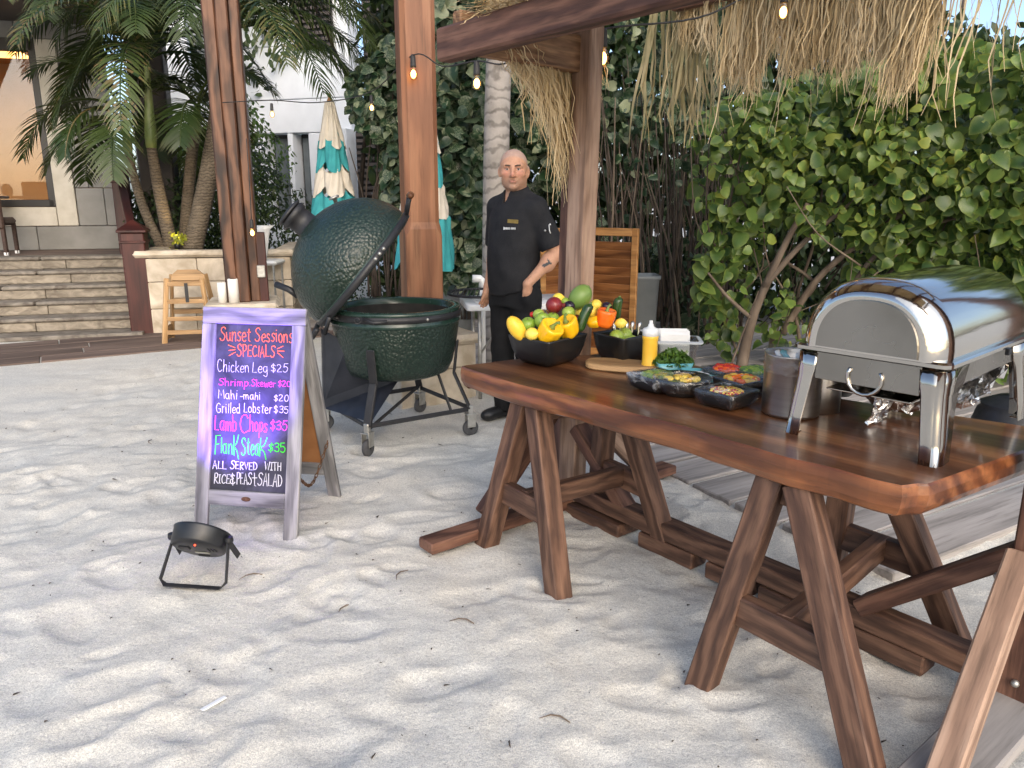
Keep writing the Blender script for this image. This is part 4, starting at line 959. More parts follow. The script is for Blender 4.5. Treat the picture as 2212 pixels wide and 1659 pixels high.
# ================================================================== THINGS ON THE TABLE
def tg(x, y, dz=0.0): p = G(x, y, TZ); return Vector((p.x, p.y, TZ + dz))
def shell(sections, thick):
    """open vessel from outline sections bottom..rim (lists of xy) with z; inner wall offset by thick"""
    out = [[(x, y, z) for x, y in s] for s, z in sections]
    inn = []
    for s, z in reversed(sections):
        inn.append([(x * (1 - thick / max(.02, math.hypot(x, y))), y * (1 - thick / max(.02, math.hypot(x, y))), z if z == sections[-1][1] else max(z, sections[0][1] + thick)) for x, y in s])
    return loft(out + inn, True)
def chafing():
    o = (Vector((1.165, 2.015, TZ)) + Vector((.885, 2.315, TZ))) / 2
    e = Vector((.667, -.745, 0)); a = Vector((.745, .667, 0))        # e: across the end, towards the camera; a: along the dish
    CM = Matrix((a, -e, Vector((0, 0, 1)))).transposed().to_4x4(); CM.translation = o
    t = thing('chafing_dish', 'polished steel roll top chafing dish at the right end of the table', 'chafing dish', o)
    Lx, Wy, zr = .72, .40, .285; st = M['steel']
    # roll top lid: rounded shoulder at each end, flat recessed end plate
    def sec(x, k, dz=0):
        ry, rz = (Wy / 2 + .008) * k, .212 * k
        return [(x, -ry * math.copysign(abs(math.cos(q)) ** .82, math.cos(q)), zr + dz + rz * abs(math.sin(q)) ** .88) for q in [math.pi * i / 28 for i in range(29)]]
    xs = [(-.0335, .001), (-.0333, .18), (-.0325, .38), (-.0314, .55), (-.0300, .69), (-.0320, .74), (-.034, .78), (-.026, .83), (-.012, .90), (.006, .955), (.03, .99), (.055, 1.0)]
    S = [sec(x, k) for x, k in xs] + [sec(.3, 1.0)] + [sec(Lx - x, k) for x, k in reversed(xs)]
    V = [p for s in S for p in s]; n = 29; F = [(i * n + k, i * n + k + 1, (i + 1) * n + k + 1, (i + 1) * n + k) for i in range(len(S) - 1) for k in range(n - 1)]
    F += [tuple(range(n - 1, -1, -1)), tuple(range((len(S) - 1) * n, len(S) * n))]
    lid = mk('roll_top_lid', V, F, M['steel_lid'], t, CM, True)
    for p in lid.data.polygons:
        if len(p.vertices) > 4: p.use_smooth = False
    mk('end_plate', [(-.0365, y * .985, zr + .006 + (z - zr) * .985) for _, y, z in sec(0, .70)] + [(-.031, y, zr + .004 + (z - zr)) for _, y, z in sec(0, .705)], [tuple(range(28, -1, -1))] + [(k, k + 1, 30 + k, 29 + k) for k in range(28)], M['steel_dark'], lid, CM)
    rim = [[(x * s + Lx / 2, y * s2, z) for x, y in rrect(Lx + .05, Wy + .05, .03)] for s, s2, z in ((1, 1, zr - .012), (1, 1, zr - .002), (.985, .98, zr + .004), (.9, .86, zr + .004), (.9, .86, zr - .012))]
    rim = [[((x - Lx / 2) + Lx / 2, y, z) for x, y, z in s] for s in rim]
    mk('rim', *loft(rim, False), st, t, CM)
    mk('water_pan', *loft([[(x * k + Lx / 2, y * k, z) for x, y in rrect(Lx - .03, Wy - .03, .04)] for k, z in ((.93, zr - .105), (.97, zr - .095), (1, zr - .012))]), st, t, CM, False)
    # the two curved legs of each end with the apron between
    for ex, sx in ((.0, -1), (Lx, 1)):
        for s in (-1, 1):
            def lp(z, w, ou): return [(ex + sx * ou - sx * .0 + dx, s * (Wy / 2 - .005) + dy, z) for dx, dy in (( -.0, -w * s * .0 + .0), )]
            secs = []
            for z, w, ou in ((0, .058, .016), (.06, .062, .012), (.14, .070, .004), (.19, .080, .0), (.215, .105, .0), (.262, .120, .0)):
                x0 = ex + sx * (ou + .012); y0 = s * (Wy / 2 + .012 + ou)
                # L shaped sheet: one flange on the end, one on the side, rounded corner
                secs.append([(x0, y0 - s * (.036 + w * .25), z), (x0 + sx * .001, y0 - s * (.034 + w * .2), z), (x0 - sx * .002, y0 - s * (.034 + w * .1), z), (x0 + sx * .002, y0 - s * .034, z), (x0 - sx * .003, y0 - s * .020, z), (x0 - sx * .009, y0 - s * .009, z), (x0 - sx * .020, y0 - s * .003, z), (x0 - sx * .034, y0 + s * .002, z), (x0 - sx * w * 1.5, y0, z),
                             (x0 - sx * w * 1.5, y0 - s * .003, z), (x0 - sx * .016, y0 - s * .003, z), (x0 - sx * .0065, y0 - s * .0065, z), (x0 - sx * .003, y0 - s * .016, z), (x0 - sx * .003, y0 - s * (.036 + w * .25), z)])
            lg = mk('leg', *loft(secs), st, t, CM, True)
            mk('foot', *cbox(.045, .03, .004, .001), st, lg, CM @ Matrix.Translation((ex + sx * .012 - sx * .015, s * (Wy / 2 + .008), .002)))
        mk('end_apron', *cbox(.004, Wy - .10, .082, .001), M['steel_dark'], t, CM @ Matrix.Translation((ex + sx * .007, 0, zr - .058)))
        hd = [(ex + sx * .012, .05 * math.cos(q), zr - .075 + .048 * math.sin(q)) for q in [R(150 + 20 * k) for k in range(13)]]
        mk('ring_handle', *tube(hd, .006, 8), st, t, CM, True)
    for s in (-1, 1): mk('side_apron', *cbox(Lx - .16, .004, .06, .001), M['steel_dark'], t, CM @ Matrix.Translation((Lx / 2, s * (Wy / 2 + .005), zr - .045)))
    mk('lower_shelf', *cbox(Lx * .95, Wy * .62, .006, .002), st, t, CM @ Matrix.Translation((Lx / 2, 0, .155)))
    mk('rim_catch', *cbox(.03, .012, .02, .002), M['blackmetal'], t, CM @ Matrix.Translation((Lx * .62, -Wy / 2 - .028, zr - .022)))
chafing()
def crumple(path_r, seed, amp, n=26, m=12, sx=1, sy=1):
    r = np.random.RandomState(seed); V, F = [], []
    for j in range(m + 1):
        rad, z = path_r(j / m)
        for i in range(n):
            a = 2 * math.pi * i / n; k = 1 + r.normal(0, amp); V.append((rad * k * math.cos(a) * sx, rad * k * math.sin(a) * sy, max(.001, z + r.normal(0, amp * .08))))
    for j in range(m):
        for i in range(n): F.append((j * n + i, j * n + (i + 1) % n, (j + 1) * n + (i + 1) % n, (j + 1) * n + i))
    return V, F
def steelpot():
    p = tg(1706, 893); t = thing('steel_canister', 'tall brushed steel canister wrapped in cling film on the table', 'canister', p)
    T = Matrix.Translation(p)
    mk('body', *lathe([(.001, .001), (.088, .001), (.094, .006), (.095, .012), (.095, .205), (.098, .209), (.096, .212), (.092, .208), (.091, .02), (.001, .012)], 48), M['brushed'], t, T, True)
    f = crumple(lambda s: (.098 - .001 * s if s < .75 else .098 * (1 - s) * 4, .15 + .075 * min(1, s / .75)), 3, .018)
    mk('cling_film', *f, M['cling'], t, T, True)
    r = random.Random(3)
    for k in range(6):
        q = p + Vector((-.03 + .012 * k, .02 - .008 * k, .16)); tilt = Vector((r.uniform(-.1, .1), r.uniform(-.1, .1), .12))
        mk('utensil_handle', *tube([q, q + tilt * .45], .008, 8), M['tealplastic'] if k % 2 else M['white'], t, None, True)
    # bent steel bottle rest standing just behind
    p = tg(1800, 892); t = thing('steel_scoop', 'half round brushed steel holder standing beside the canister', 'holder', p)
    V, F = lathe([(.062, .001), (.064, .003), (.064, .150), (.060, .163), (.054, .168)], 24, start=R(150), sweep=R(200)); V2, F2 = lathe([(.060, .002), (.060, .150), (.052, .164)], 24, start=R(150), sweep=R(200))
    mk('sleeve', *join((V, F), (V2, F2)), M['brushed'], t, Matrix.Translation(p - Vector((.035, -.03, 0))), True)
steelpot()
def foilwrap():
    p = tg(1905, 905); t = thing('foil_bundle', 'crumpled aluminium foil bundle under the chafing dish', 'foil', p)
    r = np.random.RandomState(5); n, m = 30, 22; V = []
    for j in range(m + 1):
        for i in range(n + 1):
            u, v = i / n - .5, j / m - .5; z = .03 + .5 * v * v * .35 + .55 * max(0, abs(u) - .28) * 1.1 + r.normal(0, .008)
            V.append((u * .36 + r.normal(0, .006), v * .24 + r.normal(0, .006), max(.003, z)))
    F = [(j * (n + 1) + i, j * (n + 1) + i + 1, (j + 1) * (n + 1) + i + 1, (j + 1) * (n + 1) + i) for j in range(m) for i in range(n)]
    Mx = Matrix.Translation(p + Vector((.13, .05, 0))) @ Matrix.Rotation(R(12), 4, 'Z') @ Matrix.Diagonal((1.25, 1.2, 1.05, 1))
    mk('foil_sheet', V, F, M['foil'], t, Mx)
    V = []
    for j in range(13):
        for i in range(11):
            u, v = i / 10 - .5, j / 12; V.append((-.15 + u * .10 + .02 * v + r.normal(0, .005), -.05 + u * .06 + r.normal(0, .006) - .02 * v, .005 + v * .155 + r.normal(0, .004)))
    mk('foil_flap', V, [(j * 11 + i, j * 11 + i + 1, (j + 1) * 11 + i + 1, (j + 1) * 11 + i) for j in range(12) for i in range(10)], M['foil'], t, Mx)
    for k in range(3): mk('spoon_handle', *tube([Mx @ Vector((-.05 + .04 * k, -.04, .035)), Mx @ Vector((.15 + .03 * k, .03, .05))], .006, 6), M['steel'], t, None, True)
foilwrap()
# ---- black serving bowls
def qbowl(name, label, F_, L_, R_, h, rim_out=.0, group=None, base=.62, belly=.9, zt=None):
    """four cornered bowl from its front, left and right rim corners (world xy)"""
    B_ = L_ + R_ - F_; c = (L_ + R_) / 2; zt = TZ if zt is None else zt
    t = thing(name, label, 'bowl', (c.x, c.y, zt), group)
    q = [F_, R_, B_, L_]
    def outline(k, n=7, rnd_=.0):
        pts = []
        for i in range(4):
            a, b = q[i] - c, q[(i + 1) % 4] - c
            for s in range(n):
                u = .04 + .92 * s / (n - 1); p = a.lerp(b, u); bul = 1 - .05 * math.sin(math.pi * u) * (1 if k > .95 else -1); pts.append((p.x * k * bul, p.y * k * bul))
        return pts
    secs = [(outline(base * .75), .002), (outline(base), .004), (outline((base + belly) / 2 + .03), h * .22), (outline(belly), h * .55), (outline(.985), h * .93), (outline(1.0), h)]
    V, F = shell(secs, .009)
    b = mk('bowl_body', V, F, M['blackbowl'], t, Matrix.Translation((c.x, c.y, zt)), True)
    for p in b.data.polygons:
        if len(p.vertices) > 4: p.use_smooth = False
    return t, c, outline
w2 = lambda x, y, z: Vector(G(x, y, z)).to_2d()
FB1 = qbowl('fruit_bowl', 'black square bowl heaped with fruit at the left end of the table', Vector((.155, 3.165)), Vector((-.025, 3.36)), Vector((.345, 3.395)), .125)
c2 = Vector((.50, 3.41)); FB2 = qbowl('fruit_bowl', 'black square bowl holding an orange pepper and a cucumber behind the wooden board', c2 + Vector((-.02, -.16)), c2 + Vector((-.14, .02)), c2 + Vector((.14, -.02)), .125)
fm = {}
def fmat(k, c1, c2_, rough=.32, bump=.0, scale=9, bscale=60): fm[k] = pm('fruit_' + k, c1, c2_, scale, rough=rough, bump=bump, bscale=bscale, bdist=.003)
fmat('yellow', (.78, .42, .03), (.88, .55, .06), .38); fmat('lemon', (.80, .56, .05), (.86, .66, .12), .45, .25); fmat('green', (.15, .26, .025), (.26, .38, .05), .32); fmat('lime', (.20, .30, .03), (.33, .42, .07), .35, .2)
fmat('mango', (.06, .15, .035), (.16, .25, .05), .42, scale=5); fmat('red', (.10, .008, .012), (.20, .018, .02), .3); fmat('orange', (.80, .10, .01), (.90, .20, .015), .22); fmat('pepper', (.84, .42, .008), (.90, .52, .012), .18)
fmat('eggplant', (.012, .006, .016), (.02, .01, .026), .15); fmat('cucumber', (.012, .035, .008), (.035, .08, .015), .2, scale=20); fmat('tomato', (.5, .02, .01), (.6, .03, .012), .15); fmat('papaya', (.80, .46, .03), (.88, .58, .06), .4, scale=4); fmat('stem', (.10, .16, .03), (.2, .26, .06), .6)
def fruit(name, label, cat, x, y, Y, rpx, mat, sc=(1, 1, 1), rot=(0, 0, 0), kind='round', group='fruit heaped in the bowls'):
    Y = 3.25 + (Y - 3.25) * .58 if Y > 3.25 else Y
    p = P(x, y, Y); r = pxsize(rpx, Y, p.z); t = thing(name, label, cat, p, group)
    Mx = Matrix.Translation(p) @ (Matrix.Rotation(R(rot[2]), 4, 'Z') @ Matrix.Rotation(R(rot[1]), 4, 'Y') @ Matrix.Rotation(R(rot[0]), 4, 'X'))
    if kind == 'pepper':
        V, F = [], []; n, m = 40, 16
        for j in range(m + 1):
            s = j / m; z = (s - .5) * 2.15 * r; rad = r * np.interp(s, [0, .05, .2, .5, .8, .93, 1], [.16, .58, .82, .95, 1.0, .78, .30])
            if s > .9: z -= r * .55 * (s - .9) / .1
            for i in range(n):
                a = 2 * math.pi * i / n; k = 1 + .11 * (abs(math.cos(2 * a)) - .55) * (1 if s > .05 else .5) * (1.25 - .3 * s); V.append((rad * k * math.cos(a), rad * k * math.sin(a), z))
        for j in range(m):
            for i in range(n): F.append((j * n + i, j * n + (i + 1) % n, (j + 1) * n + (i + 1) % n, (j + 1) * n + i))
        F += [tuple(range(n - 1, -1, -1)), tuple(range(m * n, (m + 1) * n))]
        mk('flesh', V, F, fm[mat], t, Mx, True)
        mk('stalk', *tube([(0, 0, r * .45), (0, 0, r * .75), (r * .1, 0, r * 1.15), (r * .3, 0, r * 1.3)], [r * .34, r * .16, r * .12, r * .15], 8), fm['stem'], t, Mx, True)
    elif kind == 'long':
        L = r * sc[2]; V, F = lathe([(max(1e-4, r * (1 - abs(2 * k / 14 - 1) ** 5) ** .5), (k / 14 - .5) * 2 * L) for k in range(15)], 18)
        V = [(x + .25 * r * (z / L) ** 2, y, z) for x, y, z in V]; mk('flesh', V, F, fm[mat], t, Mx, True); mk('stalk', *ball(r * .25, 8, 6, o=(.25 * r, 0, L * .99)), fm['stem'], t, Mx, True)
    else:
        V, F = ball(r, 24, 14, *sc)
        if kind == 'apple': V = [(x, y, z * .9 - .28 * r * math.exp(-((x * x + y * y) / (r * r * .06))) * (1 if z > 0 else -.7)) for x, y, z in V]
        if kind == 'lemon': V = [(x, y, z + .22 * r * math.copysign(math.exp(-((x * x + y * y) / (r * r * .05))), z)) for x, y, z in V]
        mk('flesh', V, F, fm[mat], t, Mx, True)
        if kind == 'pome': mk('crown', *lathe([(r * .22, 0), (r * .24, r * .22), (r * .34, r * .36), (r * .22, r * .30), (r * .12, r * .1)], 6), fm[mat], t, Mx @ Matrix.Translation((0, 0, r * .93)))
        elif kind == 'apple': mk('stalk', *tube([(0, 0, r * .5), (r * .08, 0, r * .95)], r * .05, 6), M['twig'], t, Mx, True)
        else: mk('stem_scar', *ball(r * .12, 8, 5, 1, 1, .5, (0, 0, r * sc[2] * (1.17 if kind == 'lemon' else 1.0))), fm['stem'], t, Mx, True)
fz = lambda zx: (1450 + zx / 2.765) / 1.35624
fy = lambda zy: (800 + zy / 2.765) / 1.35624
fr_ = lambda zr: zr / 2.765 / 1.35624
for a in [
 ('papaya', 'long yellow papaya at the left end of the front bowl', 'papaya', 180, 452, 3.36, 68, 'papaya', (1, 1, 1.75), (10, -34, 0)),
 ('green_apple', 'green apple next to the yellow papaya', 'apple', 268, 415, 3.38, 62, 'green', (1, 1, 1), (20, -10, 0), 'apple'),
 ('green_apple', 'green apple with its stalk towards the camera, behind the front yellow pepper', 'apple', 385, 388, 3.36, 68, 'green', (1, 1, 1), (60, 10, 0), 'apple'),
 ('green_apple', 'half hidden green apple behind the stalk of the yellow pepper', 'apple', 468, 372, 3.46, 58, 'green', (1, 1, 1), (10, 0, 0), 'apple'),
 ('lime', 'pale lime at the top left of the heap', 'lime', 352, 335, 3.46, 42, 'lime', (1, 1, 1.12), (0, 70, 0)),
 ('lemon', 'yellow lemon between papaya and yellow pepper', 'lemon', 300, 495, 3.27, 52, 'lemon', (1, 1, 1.1), (40, 80, 0), 'lemon'),
 ('yellow_pepper', 'large yellow pepper hanging over the front rim of the bowl', 'pepper', 440, 478, 3.25, 98, 'pepper', (1, 1, 1), (28, 30, 0), 'pepper'),
 ('yellow_pepper', 'yellow pepper leaning on the cucumber', 'pepper', 590, 438, 3.36, 90, 'pepper', (1, 1, 1), (20, -22, 0), 'pepper'),
 ('pomegranate', 'dark red round fruit with a crown near the top of the heap', 'fruit', 480, 262, 3.50, 68, 'red', (1, 1, 1), (0, 92, 10), 'pome'),
 ('lemon', 'lemon on top of the heap behind the dark red fruit', 'lemon', 512, 205, 3.60, 42, 'lemon', (1, 1, 1.1), (0, 80, 0), 'lemon'),
 ('lime', 'glossy lime below the small aubergine', 'lime', 596, 322, 3.44, 50, 'lime', (1, 1, 1.1), (0, 90, 20)),
 ('green_apple', 'small green fruit tucked behind the dark red one', 'apple', 570, 238, 3.58, 38, 'green', (1, 1, 1)),
 ('aubergine', 'small black aubergine in the middle of the heap', 'aubergine', 602, 268, 3.52, 42, 'eggplant', (1.1, 1, 1)),
 ('green_mango', 'big green mango crowning the heap', 'mango', 690, 196, 3.58, 86, 'mango', (1, .95, 1.3), (0, 38, 0)),
 ('red_onion', 'purple red onion behind the cucumber', 'onion', 664, 385, 3.50, 46, 'red', (1, 1, 1)),
 ('tomato', 'small red tomato peeping out on the left', 'tomato', 305, 338, 3.52, 24, 'tomato'),
 ('lemon', 'lemon beside the green mango', 'lemon', 690, 330, 3.60, 46, 'lemon'),
 ('lemon', 'lemon at the right of the green mango', 'lemon', 818, 258, 3.62, 44, 'lemon', (1, 1, 1.1), (0, 80, 30), 'lemon'),
 ('lemon', 'lemon between cucumber and orange pepper', 'lemon', 782, 318, 3.56, 46, 'lemon'),
 ('yellow_pepper', 'curled yellow pepper end in the second bowl', 'pepper', 796, 400, 3.48, 48, 'pepper', (1, 1, 1), (10, 80, 0), 'pepper'),
 ('orange_pepper', 'bright orange red pepper in the second bowl', 'pepper', 898, 362, 3.50, 82, 'orange', (1, 1, 1), (10, 4, 30), 'pepper'),
 ('aubergine', 'small black aubergine behind the orange pepper', 'aubergine', 905, 272, 3.60, 40, 'eggplant', (1.1, 1, .9)),
 ('cucumber', 'upright cucumber at the back of the second bowl', 'cucumber', 988, 285, 3.60, 38, 'cucumber', (1, 1, 2.5), (4, 6, 0), 'long'),
 ('cucumber', 'dark green cucumber leaning over the rim between the bowls', 'cucumber', 720, 360, 3.40, 42, 'cucumber', (1, 1, 3.0), (-4, 22, 0), 'long'),
 ('lemon', 'lemon at the right rim of the second bowl', 'lemon', 1020, 408, 3.46, 42, 'lemon', (1, 1, 1.1), (0, 85, 0), 'lemon')]:
    a = list(a); a[3] = fz(a[3]); a[4] = fy(a[4]); a[6] = fr_(a[6])
    k = a[10] if len(a) > 10 else ('long' if a[0] == 'cucumber' else 'round')
    fruit(a[0], a[1], a[2], a[3], a[4], a[5], a[6], a[7], a[8] if len(a) > 8 else (1, 1, 1), a[9] if len(a) > 9 else (0, 0, 0), k)
r5 = random.Random(12)
for c, n, lab in ((FB1[1], 9, 'lime lying deep in the front bowl under the heap'), (FB2[1], 5, 'lime lying deep in the second bowl under the peppers')):   # what carries the heap
    for k in range(n):
        a = 2 * math.pi * k / n; rr_ = .05 if c is FB1[1] else .04
        o = mk('lime', *ball(.036, 14, 9, 1, 1, 1.1), fm['lime'], None, Matrix.Translation((c.x + rr_ * math.cos(a), c.y + rr_ * math.sin(a), TZ + .075 + .03 * (k % 2))), True); tag(o, lab, 'lime', lab.replace('lime', 'limes'))
# ---- wooden board, clear tubs, bottle, herbs, trays
def boards():
    p = tg(1285, 785); pts = [(.17 * math.cos(a) * (1 + .08 * math.sin(3 * a + 1)), .10 * math.sin(a) * (1 + .1 * math.cos(2 * a)), 0) for a in [2 * math.pi * k / 26 for k in range(26)]]
    V, F = prism([(x, y) for x, y, _ in pts], 0, .026, .006)
    o = mk('wooden_board', V, F, M['hicwood'], None, Matrix.Translation((.47, 3.235, TZ + .001)) @ Matrix.Rotation(R(-20), 4, 'Z')); tag(o, 'thick rustic wooden board in front of the second bowl', 'board')
boards()
def tub(label, c, sx, sy, h, ang):
    t = thing('plastic_tub', label, 'tub', (c.x, c.y, TZ), 'clear plastic tubs on the table'); Mx = Matrix.Translation((c.x, c.y, TZ)) @ Matrix.Rotation(ang, 4, 'Z')
    S = [[(x * k, y * k, z) for x, y in rrect(sx, sy, .022)] for k, z in ((.80, .002), (.84, .006), (.90, h * .7), (.95, h * .72), (.97, h), (.95, h), (.88, h * .68), (.80, .01))]
    mk('tub_wall', *loft(S), M['clearplastic'], t, Mx, True)
    S = [[(x * k, y * k2, z) for x, y in rrect(sx, sy, .022)] for k, k2, z in ((.97, .96, h - .002), (1.14, 1.17, h - .006), (1.15, 1.18, h), (.97, .96, h + .003))]
    mk('tub_rim', *loft(S, False), pm('frosted_rim', (.62, .64, .64), rough=.25), t, Mx)
    return t, Mx
tubA = Vector(w2(1335, 782, TZ)) + Vector((.045, .07)); tubB = Vector(w2(1440, 790, TZ)) + Vector((.06, .10))
tA, MA = tub('clear plastic tub holding spoons', tubA, .165, .16, .10, R(8)); tB, MBx = tub('clear plastic tub holding folded paper napkins', tubB, .19, .165, .10, R(-6))
for k in range(5):                                               # spoons
    q = MA @ Vector((-.045 + .022 * k, -.02 + .01 * (k % 2), .03)); tip = q + Vector((-.02 + .008 * k, .02, .125 + .006 * (k % 3)))
    d = (tip - q).normalized(); o = thing('spoon', 'steel serving spoon standing in the clear tub', 'spoon', q, 'spoons in the clear tub')
    b = mk('spoon_bowl', *ball(.024, 14, 8, .95, .3, 1.35), M['steel'], o, Matrix.Translation(q + d * .0) @ d.to_track_quat('Z', 'Y').to_matrix().to_4x4(), True)
    mk('spoon_handle', *loft([[q + d * s + Vector((dx * w_, dy * .0022, 0)) for dx, dy in ((-1, -1), (1, -1), (1, 1), (-1, 1))] for s, w_ in ((.028, .004), (.08, .004), (.115, .008), (.135, .009), (.142, .004))]), M['steel'], o, None, True)
for k in range(9):                                               # napkins
    o = mk('paper_napkin', *cbox(.13, .10, .006, .002), M['napkin'], None, MBx @ Matrix.Translation((-.01 + .006 * r5.uniform(-1, 1), -.035 + .009 * k, .075 + .002 * k)) @ Matrix.Rotation(R(84 + r5.uniform(-5, 5)), 4, 'X') @ Matrix.Rotation(R(r5.uniform(-8, 8)), 4, 'Y'))
    tag(o, 'white paper napkin standing in the clear tub', 'napkin', 'napkins in the clear tub')
p = Vector((tubA.x + .12, tubA.y + .10, TZ)); o = mk('steel_pan', *lathe([(.001, .001), (.075, .001), (.08, .006), (.082, .10), (.092, .104), (.090, .107), (.079, .104), (.076, .012), (.001, .008)], 32), M['steel'], None, Matrix.Translation(p), True); tag(o, 'round steel pan behind the clear plastic tubs', 'pan')
p = tg(1402, 801); t = thing('squeeze_bottle', 'yellow sauce squeeze bottle with white screw cap', 'bottle', p); T = Matrix.Translation(p)
mk('bottle_body', *lathe([(.001, .001), (.030, .001), (.033, .005), (.034, .03), (.0315, .04), (.0315, .13), (.034, .14), (.034, .15), (.030, .155), (.001, .156)], 28), fm['yellow'], t, T, True)
mk('cap', *lathe([(.031, .150), (.034, .152), (.034, .178), (.030, .182), (.018, .186), (.012, .192), (.011, .20), (.008, .202), (.007, .215), (.001, .216)], 28), M['white'], t, T, True)
def tray(label, c, sx, sy, h, ang):
    t = thing('teal_tray', label, 'tray', (c.x, c.y, TZ), 'teal plastic trays'); Mx = Matrix.Translation((c.x, c.y, TZ)) @ Matrix.Rotation(ang, 4, 'Z')
    S = [[(x * k, y * k, z) for x, y in rrect(sx, sy, .012)] for k, z in ((.84, .001), (.86, .004), (1, h), (.97, h), (.83, .006))]
    mk('tray_body', *loft(S), M['tealplastic'], t, Mx, True); return t, Mx
ht, HM = tray('teal plastic tray full of fresh parsley', Vector(w2(1440, 808, TZ)) + Vector((.03, .03)), .15, .11, .048, R(4))
ct, CMx = tray('shallow teal tray with plastic cutlery', Vector(w2(1515, 826, TZ)) + Vector((.01, .04)), .16, .12, .035, R(-8))
for k in range(3): o = mk('plastic_fork', *cbox(.12, .010, .003, .001), M['white'], None, CMx @ Matrix.Translation((-.02, -.02 + .018 * k, .03)) @ Matrix.Rotation(R(-25 + 7 * k), 4, 'Z')); tag(o, 'white plastic fork lying in the shallow teal tray', 'fork', 'forks in the teal tray')
# ---- cling-filmed bowls of food
def food(kind, outline, c, z, seed, t):
    r = random.Random(seed); q = outline(.80); V, F = [], []
    base = mk('food_bed', [(x, y, 0) for x, y in q] + [(x * .5, y * .5, .012) for x, y in q], [tuple(range(len(q), 2 * len(q)))] + [(i, (i + 1) % len(q), len(q) + (i + 1) % len(q), len(q) + i) for i in range(len(q))],
              {'salsa': fm['lemon'], 'lemon': fm['lime'], 'tomato': fm['tomato'], 'lettuce': fm['green'], 'carrot': fm['orange']}[kind], t, Matrix.Translation((c.x, c.y, z)), True)
    cols = {'salsa': ['lemon', 'yellow', 'tomato', 'red', 'lemon'], 'lemon': ['lemon', 'yellow', 'lemon'], 'tomato': ['tomato', 'orange'], 'lettuce': ['green', 'lime', 'mango'], 'carrot': ['orange', 'papaya']}[kind]
    rad = max(math.hypot(x, y) for x, y in q)
    for ci, col in enumerate(cols):
        V, F = [], []
        for _ in range({'salsa': 80, 'lemon': 5, 'tomato': 24, 'lettuce': 34, 'carrot': 30}[kind]):
            a, d = r.uniform(0, 6.28), rad * .62 * math.sqrt(r.random()); x, y = d * math.cos(a), d * math.sin(a); h = .016 * (1 - (d / rad) ** 2)
            s = r.uniform(.0035, .006) if kind == 'salsa' else r.uniform(.010, .016)
            b = ball(s, 8, 5, 1.4 if kind != 'lemon' else 1.8, 1.1, .7)
            n0 = len(V); Mr = Matrix.Translation((x, y, .008 + h)) @ Matrix.Rotation(r.uniform(0, 3), 4, 'Z') @ Matrix.Rotation(r.uniform(-.6, .6), 4, 'X')
            V += [tuple(Mr @ Vector(v)) for v in b[0]]; F += [tuple(i + n0 for i in f) for f in b[1]]
        o = mk({'salsa': 'salsa_bits', 'lemon': 'lemon_wedges', 'tomato': 'chopped_tomato', 'lettuce': 'shredded_lettuce', 'carrot': 'carrot_slices'}[kind], V, F, fm[col], t, Matrix.Translation((c.x, c.y, z)), True); o['kind'] = 'stuff'
def fbowl(label, cx, cy, s, ang, h, kind, seed, round_=False, asp=1.0):
    c = Vector(w2(cx, cy, TZ)); a = R(ang); d1, d2 = Vector((math.cos(a), math.sin(a))) * s / 2, Vector((-math.sin(a), math.cos(a))) * s / 2 * asp
    t, c, outl = qbowl('food_bowl', label, c - d1 - d2, c - d1 + d2, c + d1 - d2, h, base=.66, belly=.92, group='cling filmed food bowls')
    if round_:
        for ch in list(t.children): bpy.data.objects.remove(ch)
        mk('bowl_body', *lathe([(.001, .002), (s * .30, .002), (s * .33, .008), (s * .43, h * .5), (s * .5, h), (s * .485, h + .002), (s * .41, h * .5), (s * .3, .012), (.001, .01)], 40), M['blackbowl'], t, Matrix.Translation((c.x, c.y, TZ)), True)
        outl = lambda k: [(s * .5 * k * math.cos(q * 2 * math.pi / 28), s * .5 * k * math.sin(q * 2 * math.pi / 28)) for q in range(28)]
    food(kind, outl, c, TZ + h * .62, seed, t)
    q = outl(1.015); n = len(q); r = random.Random(seed); V = [(0, 0, h + .010 + (.012 if kind == 'salsa' else 0))]
    for k, z in ((.5, h + .008 + (.006 if kind == 'salsa' else 0)), (.95, h + .003), (1.0, h + .001), (1.0, h - .012), (.97, h * .55), (.84, h * .28)):
        for x, y in q: j = 1 + r.uniform(-.012, .02); V.append((x * k * j, y * k * j, z + (r.uniform(-.007, .006) if z < h * .6 else r.uniform(-.0015, .0015))))
    F = [(0, 1 + i, 1 + (i + 1) % n) for i in range(n)]
    for k in range(5): F += [(1 + k * n + i, 1 + k * n + (i + 1) % n, 1 + (k + 1) * n + (i + 1) % n, 1 + (k + 1) * n + i) for i in range(n)]
    mk('cling_film', V, F, M['cling'], t, Matrix.Translation((c.x, c.y, TZ)), True)
fbowl('black square bowl of corn salsa under cling film, nearest the camera', 1568, 878, .165, 40, .062, 'salsa', 1)
fbowl('round black bowl of lemon wedges under cling film', 1472, 852, .215, 0, .068, 'lemon', 2, True)
fbowl('empty looking black square bowl left of the lemon wedges', 1418, 842, .17, 35, .062, 'lettuce', 3)
fbowl('black bowl of orange red relish behind the corn salsa', 1600, 850, .16, 30, .06, 'carrot', 4)
fbowl('black bowl of chopped tomato behind the shallow teal tray', 1568, 822, .15, 30, .05, 'tomato', 5)
fbowl('black bowl of shredded lettuce next to the steel canister', 1632, 828, .17, 30, .052, 'lettuce', 6)
p = tg(1812, 862) + Vector((.02, .06, 0)); t = thing('black_bowl', 'round black bowl with a paper lined white cup behind the steel holder', 'bowl', p)
mk('bowl_body', *lathe([(.001, .002), (.045, .002), (.05, .008), (.075, .05), (.088, .105), (.085, .107), (.07, .05), (.001, .02)], 32), M['blackbowl'], t, Matrix.Translation(p), True)
